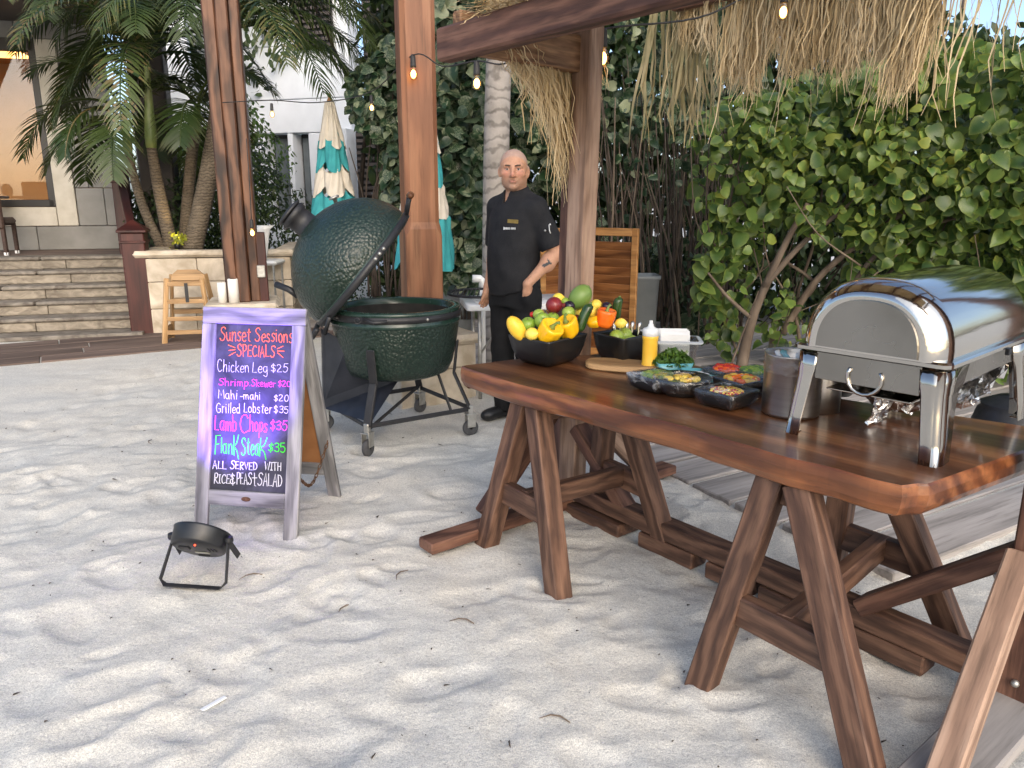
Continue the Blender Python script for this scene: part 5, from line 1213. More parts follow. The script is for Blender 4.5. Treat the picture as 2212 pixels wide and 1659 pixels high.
mk('paper_liner', *crumple(lambda s: (.05 + .02 * s, .02 + .115 * s), 9, .05), M['napkin'], t, Matrix.Translation(p - Vector((.01, 0, 0))), True)
p = tg(1668, 815); o = mk('small_plate', *lathe([(.001, .004), (.05, .004), (.07, .014), (.072, .016), (.05, .009), (.001, .008)], 28), M['trim'], None, Matrix.Translation(p), True); tag(o, 'small pale plate left behind the steel canister', 'plate')
# parsley: a bunch of curly leaflets
def parsley():
    r = np.random.RandomState(6); c = HM.translation; V, F = [], []
    for _ in range(750):
        a, d = r.uniform(0, 6.28), .075 * math.sqrt(r.rand()); x, y = d * math.cos(a) * 1.15, d * math.sin(a) * .8; z = .03 + .075 * (1 - (d / .085) ** 2) * r.uniform(.4, 1)
        n = Vector((x * 8 + r.normal(0, .5), y * 8 + r.normal(0, .5), .7)).normalized(); tng = n.orthogonal().normalized(); b = n.cross(tng); s = r.uniform(.006, .013)
        n0 = len(V); V.append((x, y, z))
        for k in range(6): q = Vector((x, y, z)) + (tng * math.cos(k * 1.05) + b * math.sin(k * 1.05)) * s * (1 if k % 2 else .55) + n * r.uniform(-.004, .004); V.append(tuple(q))
        F += [(n0, n0 + 1 + k, n0 + 1 + (k + 1) % 6) for k in range(6)]
    t = thing('parsley_bunch', 'bunch of curly green parsley heaped in the teal tray', 'herbs', c)
    me = np_mesh('leaves', np.array(V), np.array(F), leafmat('parsley_leaf', (.035, .09, .012), (.10, .20, .03), (.14, .24, .04), .2, .25), False, {'rnd': np.repeat(r.rand(750), 7), 'edge': np.tile([0] + [1] * 6, 750)})
    o = mk_shared('leaves', me, t, Matrix.Translation(c)); o['kind'] = 'stuff'
    for k in range(10): mk('stem', *tube([c + Vector((r.normal(0, .02), r.normal(0, .015), .01)), c + Vector((r.normal(0, .05), r.normal(0, .03), .09))], .0015, 5), fm['green'], t)
parsley()
# ================================================================== PERSON (signed distance shapes turned into one surface)
def surface_nets(f, lo, hi, h):
    ax = [np.arange(a, b + h, h) for a, b in zip(lo, hi)]; X, Y, Z = np.meshgrid(*ax, indexing='ij'); sh = X.shape
    Pn = np.stack([X, Y, Z], -1).reshape(-1, 3); D = np.empty(len(Pn), np.float32)
    for i in range(0, len(Pn), 400000): D[i:i + 400000] = f(Pn[i:i + 400000])
    D = D.reshape(sh); S = D < 0
    c = [S[i:sh[0] - 1 + i, j:sh[1] - 1 + j, k:sh[2] - 1 + k] for i in (0, 1) for j in (0, 1) for k in (0, 1)]
    cnt = sum(q.astype(np.int8) for q in c); act = (cnt > 0) & (cnt < 8); ids = -np.ones(act.shape, np.int64); ii = np.argwhere(act); ids[act] = np.arange(len(ii))
    acc = np.zeros((len(ii), 3)); num = np.zeros(len(ii)); cor = [(i, j, k) for i in (0, 1) for j in (0, 1) for k in (0, 1)]
    for a in cor:
        for d in range(3):
            if a[d]: continue
            b = list(a); b[d] = 1
            da = D[ii[:, 0] + a[0], ii[:, 1] + a[1], ii[:, 2] + a[2]]; db = D[ii[:, 0] + b[0], ii[:, 1] + b[1], ii[:, 2] + b[2]]
            m = (da < 0) != (db < 0); t = np.where(m, da / np.where(m, da - db, 1), 0); pt = np.array(a, float)[None].repeat(len(ii), 0); pt[:, d] += t
            acc[m] += pt[m]; num[m] += 1
    V = np.array(lo) + (ii + acc / num[:, None]) * h; F = []
    for d in range(3):
        e1, e2 = [q for q in range(3) if q != d]
        s0 = [slice(1, sh[q] - 1) for q in range(3)]; s0[d] = slice(0, sh[d] - 1); s1 = list(s0); s1[d] = slice(1, sh[d])
        A, B = S[tuple(s0)], S[tuple(s1)]; cr = np.argwhere(A != B); off = np.array([1, 1, 1]); off[d] = 0; g = cr + off; fl = A[A != B]
        def at(o1, o2):
            q = g.copy(); q[:, e1] += o1; q[:, e2] += o2; return ids[q[:, 0], q[:, 1], q[:, 2]]
        Q = np.stack([at(-1, -1), at(0, -1), at(0, 0), at(-1, 0)], 1)
        if d == 1: Q = Q[:, ::-1]
        Q[~fl] = Q[~fl][:, ::-1]; F.append(Q)
    return V, np.concatenate(F)
def cone(p, a, b, ra, rb):
    a, b = np.array(a), np.array(b); ab = b - a; t = np.clip(((p - a) @ ab) / (ab @ ab), 0, 1); return np.linalg.norm(p - a - t[:, None] * ab, axis=1) - (ra + (rb - ra) * t)
def elli(p, c, r):
    q = (p - np.array(c)); r = np.array(r); k0 = np.linalg.norm(q / r, axis=1); k1 = np.linalg.norm(q / (r * r), axis=1); return k0 * (k0 - 1) / np.maximum(k1, 1e-6)
def smin(a, b, k): h = np.clip(.5 + .5 * (b - a) / k, 0, 1); return b * (1 - h) + a * h - k * h * (1 - h)
def smax(a, b, k): return -smin(-a, -b, k)
def rotz(p, a): c, s = math.cos(a), math.sin(a); return np.stack([p[:, 0] * c + p[:, 1] * s, -p[:, 0] * s + p[:, 1] * c, p[:, 2]], 1)
def stack(p, zs, rx, ry, cy, cx=None):
    z = p[:, 2]; a, b, c = np.interp(z, zs, rx), np.interp(z, zs, ry), np.interp(z, zs, cy); x0 = np.interp(z, zs, cx) if cx else 0
    q = np.sqrt(((p[:, 0] - x0) / a) ** 2 + ((p[:, 1] - c) / b) ** 2 + 1e-9); d = (q - 1) * np.minimum(a, b) * .92
    return smax(d, np.maximum(zs[0] - z, z - zs[-1]), .015)
HEADC = np.array([0, -.015, 1.670]); HYAW = R(37)
HS = 1.07
def headframe(p): return rotz(p - HEADC, HYAW) / np.array((HS, HS, HS * .955))
def head_sdf(p):
    q = headframe(p); xm = q.copy(); xm[:, 0] = np.abs(xm[:, 0])
    d = elli(q, (0, .015, .033), (.0825, .099, .093)); d = smin(d, elli(q, (0, -.030, -.035), (.064, .068, .093)), .04)
    d = smin(d, elli(xm, (.036, -.012, -.070), (.032, .048, .042)), .03); d = smin(d, elli(q, (0, -.074, -.104), (.026, .022, .020)), .025)
    d = smin(d, elli(xm, (.046, -.064, -.022), (.026, .022, .022)), .025); d = smin(d, cone(xm, (.008, -.088, .022), (.048, -.078, .024), .011, .011), .016)
    d = smax(d, -elli(xm, (.032, -.107, .004), (.019, .018, .012)), .014)
    d = smin(d, cone(q, (0, -.095, .010), (0, -.121, -.034), .009, .0145), .012); d = smin(d, elli(xm, (.014, -.108, -.040), (.010, .012, .008)), .008)
    d = smin(d, elli(q, (0, -.094, -.0655), (.025, .013, .0055)), .007); d = smin(d, elli(q, (0, -.092, -.0765), (.022, .013, .006)), .006); d = smax(d, -elli(q, (0, -.110, -.0708), (.024, .012, .0018)), .004)
    ear = elli(rotz(xm - np.array((.083, .012, -.010)), R(-30)), (0, 0, 0), (.0085, .023, .036)); ear = smax(ear, -elli(rotz(xm - np.array((.091, .008, -.008)), R(-30)), (0, 0, 0), (.006, .011, .020)), .005)
    return smin(d, ear, .008) * HS
ARML = [(.182, .015, 1.425), (.285, .070, 1.150), (.188, -.100, .962)]; ARMR = [(-.182, .015, 1.425), (-.235, .080, 1.150), (-.222, -.02, .915)]
def hand(p, w, d, thumb, spread):
    """palm and five fingers from wrist w along d"""
    w, d, s = np.array(w), np.array(d) / np.linalg.norm(d), np.array(spread) / np.linalg.norm(spread); o = cone(p, w, w + d * .045, .024, .026)
    o = smin(o, elli(p, w + d * .055, (.024, .036, .036)), .02)
    n = np.cross(d, s)
    for k, (L, off) in enumerate(((.070, -.030), (.082, -.010), (.077, .010), (.060, .028))):
        a = w + d * .075 + s * off; m = a + d * L * .5 + n * .008; o = smin(o, np.minimum(cone(p, a, m, .0098, .009), cone(p, m, m + d * L * .42 + n * .022, .009, .0075)), .006)
    a = w + d * .03 + s * -.028; m = a + d * .035 + s * -.022 + np.array(thumb) * .01; return smin(o, np.minimum(cone(p, a, m, .013, .011), cone(p, m, m + d * .035 + np.array(thumb) * .008, .011, .009)), .01)
def skin_sdf(p):
    d = head_sdf(p); q = p
    d = smin(d, cone(q, (0, .012, 1.60), (0, .018, 1.46), .064, .070), .03)
    d = smin(d, stack(q, [.92, 1.05, 1.2, 1.35, 1.45, 1.52], [.15, .145, .155, .17, .16, .07], [.10, .105, .105, .10, .085, .06], [0, -.01, -.01, 0, .01, .015]), .03)
    for A, hd in ((ARML, ((-.22, .22, -1.0), (0, -1, 0), (-.2, -1, .1))), (ARMR, ((.0, -.25, -1.0), (.5, -1, 0), (-.15, -1, .2)))):
        d = smin(d, cone(q, A[0], A[1], .052, .043), .03); d = smin(d, cone(q, A[1], A[2], .045, .029), .02)
        m = np.array(A[1]) * .72 + np.array(A[2]) * .28; d = smin(d, elli(q, m, (.046, .046, .06)), .03); d = smin(d, hand(q, A[2], *hd), .02)
    for s in (-1, 1):
        d = smin(d, cone(q, (s * .085, 0, .93), (s * .10, -.01, .50), .082, .05), .03); d = smin(d, cone(q, (s * .10, -.01, .50), (s * .105, .02, .09), .05, .036), .02); d = smin(d, cone(q, (s * .105, .03, .05), (s * .125, -.13, .045), .035, .032), .02)
    return d
def folds(p, amp, f=1.0):
    x, y, z = p[:, 0], p[:, 1], p[:, 2]
    return amp * (np.sin(27 * f * x + 18 * z + 2.2 * np.sin(9 * z)) * np.sin(13 * z - 17 * y + 1.3) + .6 * np.sin(46 * f * (x + .5 * z) + 3 * np.sin(11 * y)))
def jacket_sdf(p):
    d = stack(p, [.862, .95, 1.05, 1.15, 1.26, 1.36, 1.43, 1.475, 1.51, 1.545], [.188, .186, .182, .182, .188, .190, .182, .155, .105, .074], [.156, .158, .160, .158, .148, .138, .122, .102, .084, .078], [.005, -.012, -.018, -.016, -.008, .002, .01, .014, .014, .010])
    for A, e in ((ARML, .86), (ARMR, .86)):
        a, b = np.array(A[0]), np.array(A[1]); u = (b - a) / np.linalg.norm(b - a); c = a + (b - a) * e
        s = cone(p, a + np.array((-.02 * np.sign(a[0]), 0, .005)), a + (b - a) * 1.1, .070, .082); s = smax(s, (p - c) @ u, .006); d = smin(d, s, .035)
    for sg in (-1, 1): d = smin(d, cone(p, (sg * .045, .03, 1.515), (sg * .165, .02, 1.440), .046, .060), .04)   # sloping shoulders
    # stand collar, open at the throat
    q = p - np.array((0, .012, 0)); rr = np.sqrt((q[:, 0] / 1.0) ** 2 + (q[:, 1] / 1.05) ** 2); col = np.abs(rr - .074) - .006; col = smax(col, np.maximum(1.50 - p[:, 2], p[:, 2] - (1.543 + .32 * (p[:, 1] + .02))), .004)
    d = smin(d, col, .012)
    v = np.maximum(np.abs(p[:, 0] + .02) - (.006 + (p[:, 2] - 1.462) * .32), np.maximum(1.462 - p[:, 2], p[:, 1] + .03)); d = smax(d, -v, .004)
    low = np.clip((1.35 - p[:, 2]) / .3, .15, 1)
    # hem rises at the sides, pulled up by the pocketed hand
    d = smax(d, (.875 + .05 * np.clip(p[:, 0] / .2, 0, 1) ** 2 + .012 * np.sin(9 * p[:, 0])) - p[:, 2], .008)
    return d + folds(p, .0028) * low
def trouser_sdf(p):
    d = stack(p, [.80, .88, .95, 1.02], [.182, .180, .168, .155], [.128, .132, .126, .118], [.0, .0, -.005, -.008])
    for s in (-1, 1):
        l = cone(p, (s * .092, 0, .86), (s * .105, -.005, .50), .098, .080); l = smin(l, cone(p, (s * .105, -.005, .50), (s * .108, .018, .075), .080, .074), .02); d = smin(d, smax(l, .055 - p[:, 2], .008), .045)
    d = smin(d, elli(p, (.165, -.055, .885), (.045, .06, .075)), .04)           # the hand in the pocket
    d = smax(d, -elli(p, (.188, -.10, .965), (.05, .045, .05)), .01)
    low = np.clip((.9 - p[:, 2]) / .4, .3, 1.3); return d + folds(p, .0032, .7) * low
def shoe_sdf(p):
    d = None
    for s in (-1, 1):
        o = np.array((s * .108, .02, 0)); q = rotz(p - o, R(s * 10)); a = smin(elli(q, (0, -.075, .045), (.048, .125, .043)), elli(q, (0, .03, .055), (.042, .065, .055)), .03); a = smin(a, elli(q, (0, -.15, .036), (.044, .055, .036)), .02)
        a = smax(a, -p[:, 2] + .0, .003); d = a if d is None else np.minimum(d, a)
    return d
def chef():
    base = Vector((.02, 5.12, .0)); YAW = R(-40); CMx = Matrix.Translation(base) @ Matrix.Rotation(YAW, 4, 'Z'); CMx.translation.z = -.004
    t = thing('person', 'person in black short sleeved jacket and trousers, one hand in pocket, behind the table', 'person', base)
    V, F = surface_nets(skin_sdf, (-.40, -.26, 0), (.42, .20, 1.81), .0062)
    q = headframe(V); isH = V[:, 2] > 1.52
    col = np.tile(np.array((.54, .29, .18)), (len(V), 1)) * (.96 + .08 * rs.rand(len(V), 1))
    def blend(m, c): m = np.clip(m, 0, 1)[:, None]; return col * (1 - m) + np.array(c) * m
    scalp = np.where(isH, np.clip((q[:, 2] - .045 - .55 * (-q[:, 1] - .035).clip(-.03, .2) + .35 * np.clip(np.abs(q[:, 0]) - .055, 0, 1)) / .02, 0, 1) * np.clip((q[:, 1] + .085 - .0) / .02, 0, 1), 0)
    scalp = np.maximum(scalp, np.where(isH, np.clip((np.abs(q[:, 0]) - .066) / .008, 0, 1) * np.clip((q[:, 1] + .02) / .02, 0, 1) * np.clip((q[:, 2] - .0) / .02, 0, 1), 0)); col = blend(scalp * .55, (.36, .30, .27))
    beard = np.where(isH, np.clip((-.045 - q[:, 2]) / .03, 0, 1) * np.clip((-q[:, 1] - .0) / .03, 0, 1), 0); col = blend(beard * .5, (.30, .19, .14))
    cheek = np.where(isH, np.exp(-(((np.abs(q[:, 0]) - .042) / .022) ** 2 + ((q[:, 2] + .022) / .022) ** 2)) + np.exp(-((q[:, 0] / .014) ** 2 + ((q[:, 2] + .03) / .02) ** 2)) * (q[:, 1] < -.1), 0); col = blend(cheek * .45, (.60, .20, .15))
    lips = np.where(isH, np.exp(-((q[:, 0] / .020) ** 4 + ((q[:, 2] + .071) / .0085) ** 4)) * (q[:, 1] < -.08), 0); col = blend(lips * .6, (.42, .15, .12))
    sock = np.where(isH, np.exp(-(((np.abs(q[:, 0]) - .033) / .018) ** 2 + ((q[:, 2] - .004) / .012) ** 2)) * (q[:, 1] < -.06), 0); col = blend(sock * .5, (.28, .13, .09))
    # a small dark tattoo on the left forearm
    A, B = np.array(ARML[1]), np.array(ARML[2]); cc = A * .62 + B * .38; tt = (V - cc) @ ((B - A) / np.linalg.norm(B - A)); side = (V - cc) @ np.array((.75, -.62, .2)); cr_ = (V - cc) @ np.cross((B - A) / np.linalg.norm(B - A), np.array((.75, -.62, .2)))
    tat = (np.abs(cr_ - .35 * tt) < .010) & (np.abs(tt) < .026) & (side > .0) & (V[:, 0] > 0) | ((np.abs(tt + .022) < .005) & (np.abs(cr_) < .022) & (side > 0) & (V[:, 0] > 0)); col[tat] = (.05, .055, .06)
    sk = NT('skin'); at = sk.n('Attribute', attribute_name='tint').outputs['Color']; v = sk.coords((1, 1, 1), shift=False)
    c = sk.mix(.4, at, sk.ramp(sk.noise(v, 60, 4), [(.3, (.8, .76, .74)), (.7, (1.12, 1.1, 1.1))]), 'MULTIPLY')
    pr = sk.princ(c, .48, 0, sk.bump(sk.noise(v, 300, 3), .12, .002), .4); pr.inputs['Subsurface Weight'].default_value = .12; pr.inputs['Subsurface Radius'].default_value = (.012, .005, .003)
    mk_shared('body', np_mesh('body', V, F, sk.m, True, {'tint': col}), t, CMx)
    jm = pm('black_cotton', (.012, .012, .014), (.019, .019, .021), 14, rough=.82, bump=.25, bscale=160, spec=.3); tm = pm('black_twill', (.009, .009, .010), (.014, .014, .015), 14, rough=.88, bump=.25, bscale=180, spec=.25)
    J = mk_shared('jacket', np_mesh('jacket', *surface_nets(jacket_sdf, (-.42, -.24, .84), (.46, .24, 1.60), .0075), jm, True), t, CMx)
    mk_shared('trousers', np_mesh('trousers', *surface_nets(trouser_sdf, (-.24, -.20, .03), (.26, .20, 1.03), .0085), tm, True), t, CMx)
    mk_shared('shoes', np_mesh('shoes', *surface_nets(shoe_sdf, (-.22, -.24, -.01), (.22, .14, .13), .006), pm('black_leather', (.012, .012, .013), rough=.4), True), t, CMx)
    HM_ = CMx @ Matrix.Translation(HEADC.tolist()) @ Matrix.Rotation(HYAW, 4, 'Z') @ Matrix.Diagonal((HS, HS, HS * .955, 1))
    ey, ir, br = pm('eye_white', (.62, .58, .54), rough=.2), pm('iris_brown', (.035, .02, .012), rough=.12), pm('dark_brow', (.035, .024, .018), (.06, .04, .03), 60, rough=.8)
    for s in (-1, 1):
        e = mk('eye', *ball(.0115, 14, 9), ey, t, HM_ @ Matrix.Translation((s * .0325, -.0820, .0035)), True); mk('iris', *ball(.0062, 12, 7, 1, .5, 1), ir, e, HM_ @ Matrix.Translation((s * .0325, -.0915, .0030)), True)
        lid_ = [Vector((s * (.0325 + .0165 * u), -.0905 + .010 * u * u, .0035 + .0085 * (1 - u * u) - .001)) for u in (-1, -.6, -.2, .2, .6, 1)]
        mk('eyelid', *tube(lid_, [.0025, .0040, .0046, .0046, .0040, .0025], 6), sk.m if False else pm('eyelid_skin', (.36, .18, .12), rough=.5), t, HM_, True)
        bw = [Vector((s * x, y, z)) for x, y, z in ((.013, -.0985, .0205), (.026, -.0985, .0245), (.042, -.0915, .0260), (.054, -.0800, .0205))]
        mk('eyebrow', *tube(bw, [.0030, .0040, .0035, .0016], 6), br, t, HM_, True)
    # on the jacket: name badge, stitched name, sleeve pocket pens
    def onj(x, z, push=.002, lo=-.3):
        ys = np.linspace(lo, .05, 400); pts = np.stack([np.full(400, x), ys, np.full(400, z)], 1); d = jacket_sdf(pts); i = np.argmax(d < 0); return Vector((x, ys[i] - push, z))
    b0 = onj(.085, 1.352); nx = onj(.11, 1.352) - onj(.06, 1.352); nx.normalize(); BMx = fr(nx, None, b0) @ Matrix.Rotation(R(3), 4, 'Y')
    mk('name_badge', *cbox(.072, .003, .024, .001), pm('brass_badge', (.20, .14, .04), (.28, .20, .06), 30, rough=.4, metal=.6), J, CMx @ BMx)
    V, F = [], []                                                  # white stitched lettering, too small to read
    w = -.037
    for k, L in enumerate((.009, .008, .008, .007, .008, .007, .004, .008, .008, .008, .007)):
        if k != 6:
            a = onj(.062 + w + L / 2, 1.308, .0015); q = cbox(L * .86, .0015, .013 if k else .018, .0003); n0 = len(V); V += [(x + a.x, y + a.y, z + a.z) for x, y, z in q[0]]; F += [tuple(i + n0 for i in f) for f in q[1]]
        w += L
    mk('stitched_name', V, F, M['white'], J, CMx)
    sa = np.array(ARML[0]) * .55 + np.array(ARML[1]) * .45; out = Vector((.75, -.66, 0)).normalized()
    p0 = Vector(sa) + out * .083; mk('pen_clip', *tube([p0 + Vector((.01, 0, .035)), p0 + Vector((.0, 0, .03)), p0 + Vector((.002, 0, 0)), p0 + Vector((.010, .002, -.022))], [.006, .0045, .0035, .003], 6), M['white'], J, CMx, True)
    mk('snap_button', *ball(.008, 10, 6), M['zinc'], J, CMx @ Matrix.Translation(p0 + Vector((-.018, -.018, -.005))), True)
chef()
# ================================================================== VEGETATION
HEART = ([(0, .06, 0), (0, .36, .02), (0, .70, .0), (0, 1.0, -.12), (.17, .0, .03), (.38, .08, .05), (.48, .30, .06), (.43, .56, .03), (.24, .80, -.03),
          (-.17, .0, .03), (-.38, .08, .05), (-.48, .30, .06), (-.43, .56, .03), (-.24, .80, -.03)],
         [(0, 4, 5), (0, 5, 6), (0, 6, 1), (1, 6, 7), (1, 7, 2), (2, 7, 8), (2, 8, 3), (0, 10, 9), (0, 11, 10), (0, 1, 11), (1, 12, 11), (1, 2, 12), (2, 13, 12), (2, 3, 13)], [0, 0, 0, 1] + [1] * 10)
OVAL = ([(0, 0, 0), (.26, .35, .03), (.20, .75, .0), (0, 1, -.06), (-.20, .75, 0), (-.26, .35, .03)], [(0, 1, 5), (1, 2, 5), (2, 4, 5), (2, 3, 4)], [0, 1, 1, 1, 1, 1])
def frames(n, out, up_w, r, rand=.5, down=1.0):
    """leaf frames: normals look outwards and up, tips hang down"""
    N = np.asarray(out) * 1.0 + np.array((0, 0, up_w)) + r.normal(0, rand, (n, 3)); N /= np.linalg.norm(N, axis=1, keepdims=True)
    T = np.array((0, 0, -down)) + r.normal(0, .85, (n, 3)); T -= N * (T * N).sum(1, keepdims=True); T /= np.linalg.norm(T, axis=1, keepdims=True)
    return np.stack([np.cross(T, N), T, N], 2)
def leafmesh(name, tmpl, pos, Rm, size, mat, r):
    tv, tf, te = np.array(tmpl[0], float), np.array(tmpl[1]), np.array(tmpl[2], float); n, k = len(pos), len(tv)
    tvn = np.repeat(tv[None], n, 0); tvn[:, :, 0] *= r.uniform(.72, 1.08, (n, 1)); tvn[:, :, 2] = tvn[:, :, 2] * r.uniform(.3, 2, (n, 1)) + np.abs(tvn[:, :, 0]) * r.normal(.05, .28, (n, 1)) + tvn[:, :, 1] ** 2 * r.normal(-.08, .15, (n, 1)) + r.normal(0, .02, tvn.shape[:2])
    V = np.einsum('nij,nkj->nki', Rm * np.asarray(size)[:, None, None], tvn) + pos[:, None]; F = tf[None] + (np.arange(n) * k)[:, None, None]
    return np_mesh(name, V.reshape(-1, 3), F.reshape(-1, 3), mat, True, {'edge': np.tile(te, n), 'rnd': np.repeat(r.rand(n), k)})
def foliage(t, pos, Rm, size, mat, r, single=0, tmpl=HEART, nm='foliage'):
    """the nearest leaves as parts of their own, the rest as one mass"""
    single = min(single, len(pos))
    if single:
        zc = pos[:, 1] * math.cos(PITCH) + (CAM_H - pos[:, 2]) * math.sin(PITCH); px = 1106 + FPX * pos[:, 0] / zc; py = 830 - FPX * (pos[:, 1] * math.sin(PITCH) - (CAM_H - pos[:, 2]) * math.cos(PITCH)) / zc
        vis = (px > 0) & (px < 2212) & (py > 0) & (py < 1659); score = np.where(vis, size / zc * (1 + .25 * r.rand(len(pos))) * (Rm[:, :, 2] @ np.array((0, -1, .2))).clip(.1), -1); od = np.argsort(-score); pick = od[:single]; pick = pick[score[pick] > 0]
        vars_ = []
        for k in range(8):
            tv = [(x * (.9 + .14 * math.sin(k)), y, z * (1 + .5 * math.cos(k * 2)) + .32 * math.sin(k * 1.7) * abs(x) - .18 * (1 + math.cos(k * 1.3)) * .5 * y * y + .03 * math.sin(7 * y + k + 9 * x)) for x, y, z in tmpl[0]]
            vars_.append(np_mesh('leaf', np.array(tv), np.array(tmpl[1]), mat, True, {'edge': tmpl[2], 'rnd': [0] * len(tv)}))
        for j in pick:
            Mx = Matrix((Rm[j] * size[j]).tolist()).to_4x4(); Mx.translation = Vector(pos[j]); mk_shared('leaf', vars_[j % 8], t, Mx)
        keep = np.ones(len(pos), bool); keep[pick] = False; pos, Rm, size = pos[keep], Rm[keep], size[keep]
    o = mk_shared(nm, leafmesh(nm, tmpl, pos, Rm, size, mat, r), t); o['kind'] = 'stuff'
def inpoly(x, y, poly):
    c = np.zeros(len(x), bool); n = len(poly)
    for i in range(n):
        (x1, y1), (x2, y2) = poly[i], poly[(i + 1) % n]; hit = ((y1 > y) != (y2 > y)) & (x < (x2 - x1) * (y - y1) / (y2 - y1 + 1e-9) + x1); c ^= hit
    return c
def pxpos(x, y, Y):
    u, r_ = 830 - y, x - 1106; dy = FPX * math.cos(PITCH) + u * math.sin(PITCH); dz = -FPX * math.sin(PITCH) + u * math.cos(PITCH); t = Y / dy; return np.stack([r_ * t, Y, CAM_H + dz * t], 1)
def sample(n, poly, depth, r, clump=0, cr=60, thick=.9):
    xs = [p[0] for p in poly]; ys = [p[1] for p in poly]; X, Yp = [], []
    if clump: cx, cy = r.uniform(min(xs), max(xs), clump), r.uniform(min(ys), max(ys), clump)
    tot = 0
    while tot < n:
        if clump: k = r.randint(0, clump, 4 * n); x, y = cx[k] + r.normal(0, cr, 4 * n), cy[k] + r.normal(0, cr, 4 * n)
        else: x, y = r.uniform(min(xs), max(xs), 4 * n), r.uniform(min(ys), max(ys), 4 * n)
        m = inpoly(x, y, poly); X.append(x[m]); Yp.append(y[m]); tot += m.sum()
    x, y = np.concatenate(X)[:n], np.concatenate(Yp)[:n]
    d = depth(x, y) + thick * r.beta(1, 1.6, n); p = pxpos(x, y, d); p = p[p[:, 2] > .03]; return p
def limb(t, pts, r0, r1, mat=None, nm='branch'):
    q = crom([Vector(p) for p in pts], 4); m = len(q); mk(nm, *tube(q, [r0 + (r1 - r0) * i / (m - 1) for i in range(m)], 7), mat or M['twig'], t, None, True)
def px3(*a): return [P(x, y, Y) for x, y, Y in a]
OUT = np.array((-.15, -.85, 0))
def bush():
    r = np.random.RandomState(21); rr = random.Random(2)
    mat = leafmat('heart_leaf', (.036, .085, .024), (.16, .255, .058), (.33, .36, .07), .36, .35, .34)
    t = thing('leafy_bush', 'bright green bush with heart shaped yellow edged leaves behind the table', 'bush', (2.0, 6.6, 0))
    dep = lambda x, y: np.interp(x, [1450, 1800, 2212, 2900], [6.5, 6.05, 5.35, 4.7]) + np.interp(y, [-300, 100, 400, 800], [.5, .1, .0, .5])
    top = [(1500, 250), (1560, 210), (1700, 190), (1850, 140), (2000, 110), (2110, 80), (2212, 120), (2400, 0), (2950, -200), (2950, 640), (2212, 640), (2090, 600), (1985, 580), (1900, 520), (1790, 520), (1700, 480), (1640, 530), (1590, 580), (1520, 540), (1495, 400)]
    p = sample(5600, top, dep, r, 170, 60, .9)
    p = np.concatenate([p, sample(1500, top, lambda x, y: dep(x, y) + .1, r, 0, 0, 1.2)])
    for poly, n in (([(1500, 540), (1620, 520), (1640, 620), (1590, 700), (1600, 800), (1530, 800), (1510, 650)], 220), ([(1830, 480), (1980, 470), (1990, 620), (1900, 640), (1840, 590)], 90), ([(1640, 600), (1760, 640), (1750, 760), (1640, 770)], 70), ([(1960, 560), (2300, 600), (2300, 900), (1960, 780)], 500), ([(2250, 600), (2950, 600), (2950, 1000), (2250, 900)], 500)):
        p = np.concatenate([p, sample(n, poly, dep, r, 12, 40, .7)])
    n = len(p); foliage(t, p, frames(n, OUT, .6, r, .62), r.uniform(.055, .10, n) * r.choice([1, 1.3, 1.65], n), mat, r, 300)
    p = sample(1000, top, lambda x, y: dep(x, y) - .05, r, 60, 40, .4); n = len(p); foliage(t, p, frames(n, OUT, .6, r, .7), r.uniform(.045, .10, n), leafmat('young_heart_leaf', (.10, .20, .05), (.22, .32, .075), (.40, .38, .06), .6, .4, .34), r, 0, HEART, 'young_foliage')
    limb(t, px3((1598, 815, 6.6), (1612, 740, 6.6), (1628, 680, 6.55), (1655, 615, 6.5), (1700, 520, 6.4), (1745, 440, 6.3)), .055, .02, nm='trunk')
    for pts, a, b in ((((1650, 620, 6.5), (1720, 540, 6.4), (1800, 470, 6.3), (1900, 395, 6.2)), .03, .012), (((1625, 690, 6.55), (1570, 640, 6.5), (1530, 590, 6.4)), .02, .01), (((1690, 720, 6.7), (1760, 610, 6.6), (1850, 530, 6.4), (1960, 455, 6.1), (2060, 390, 5.9)), .035, .015),
                      (((1660, 800, 6.9), (1680, 690, 6.8), (1760, 620, 6.7), (1690, 560, 6.7)), .028, .012), (((1740, 800, 6.8), (1720, 660, 6.8), (1760, 520, 6.7), (1780, 380, 6.6)), .018, .01), (((1600, 790, 6.9), (1560, 640, 6.9), (1570, 480, 6.8), (1600, 330, 6.7)), .016, .008), (((1800, 800, 6.6), (1830, 640, 6.4), (1930, 520, 6.2), (2100, 460, 5.9)), .028, .012)):
        limb(t, px3(*pts), a, b)
    for _ in range(70):
        x, y = rr.uniform(1520, 2250), rr.uniform(480, 800); Y = 6.9 - (x - 1500) * .0012 + rr.uniform(-.3, .4); dx = rr.gauss(60, 90); limb(t, px3((x, y, Y), (x + dx * .5 + rr.gauss(0, 15), y - 70, Y - .05), (x + dx, y - rr.uniform(120, 260), Y - .1)), rr.uniform(.004, .012), .003, M['twig'] if rr.random() < .6 else M['stemdark'])
bush()
VARI = leafmat('variegated_leaf', (.012, .036, .016), (.030, .070, .028), (.30, .33, .20), .12, .22, .36, blotch=13)
DARK = leafmat('dark_leaf', (.010, .028, .012), (.028, .062, .020), (.09, .12, .035), .35, .22, .40)
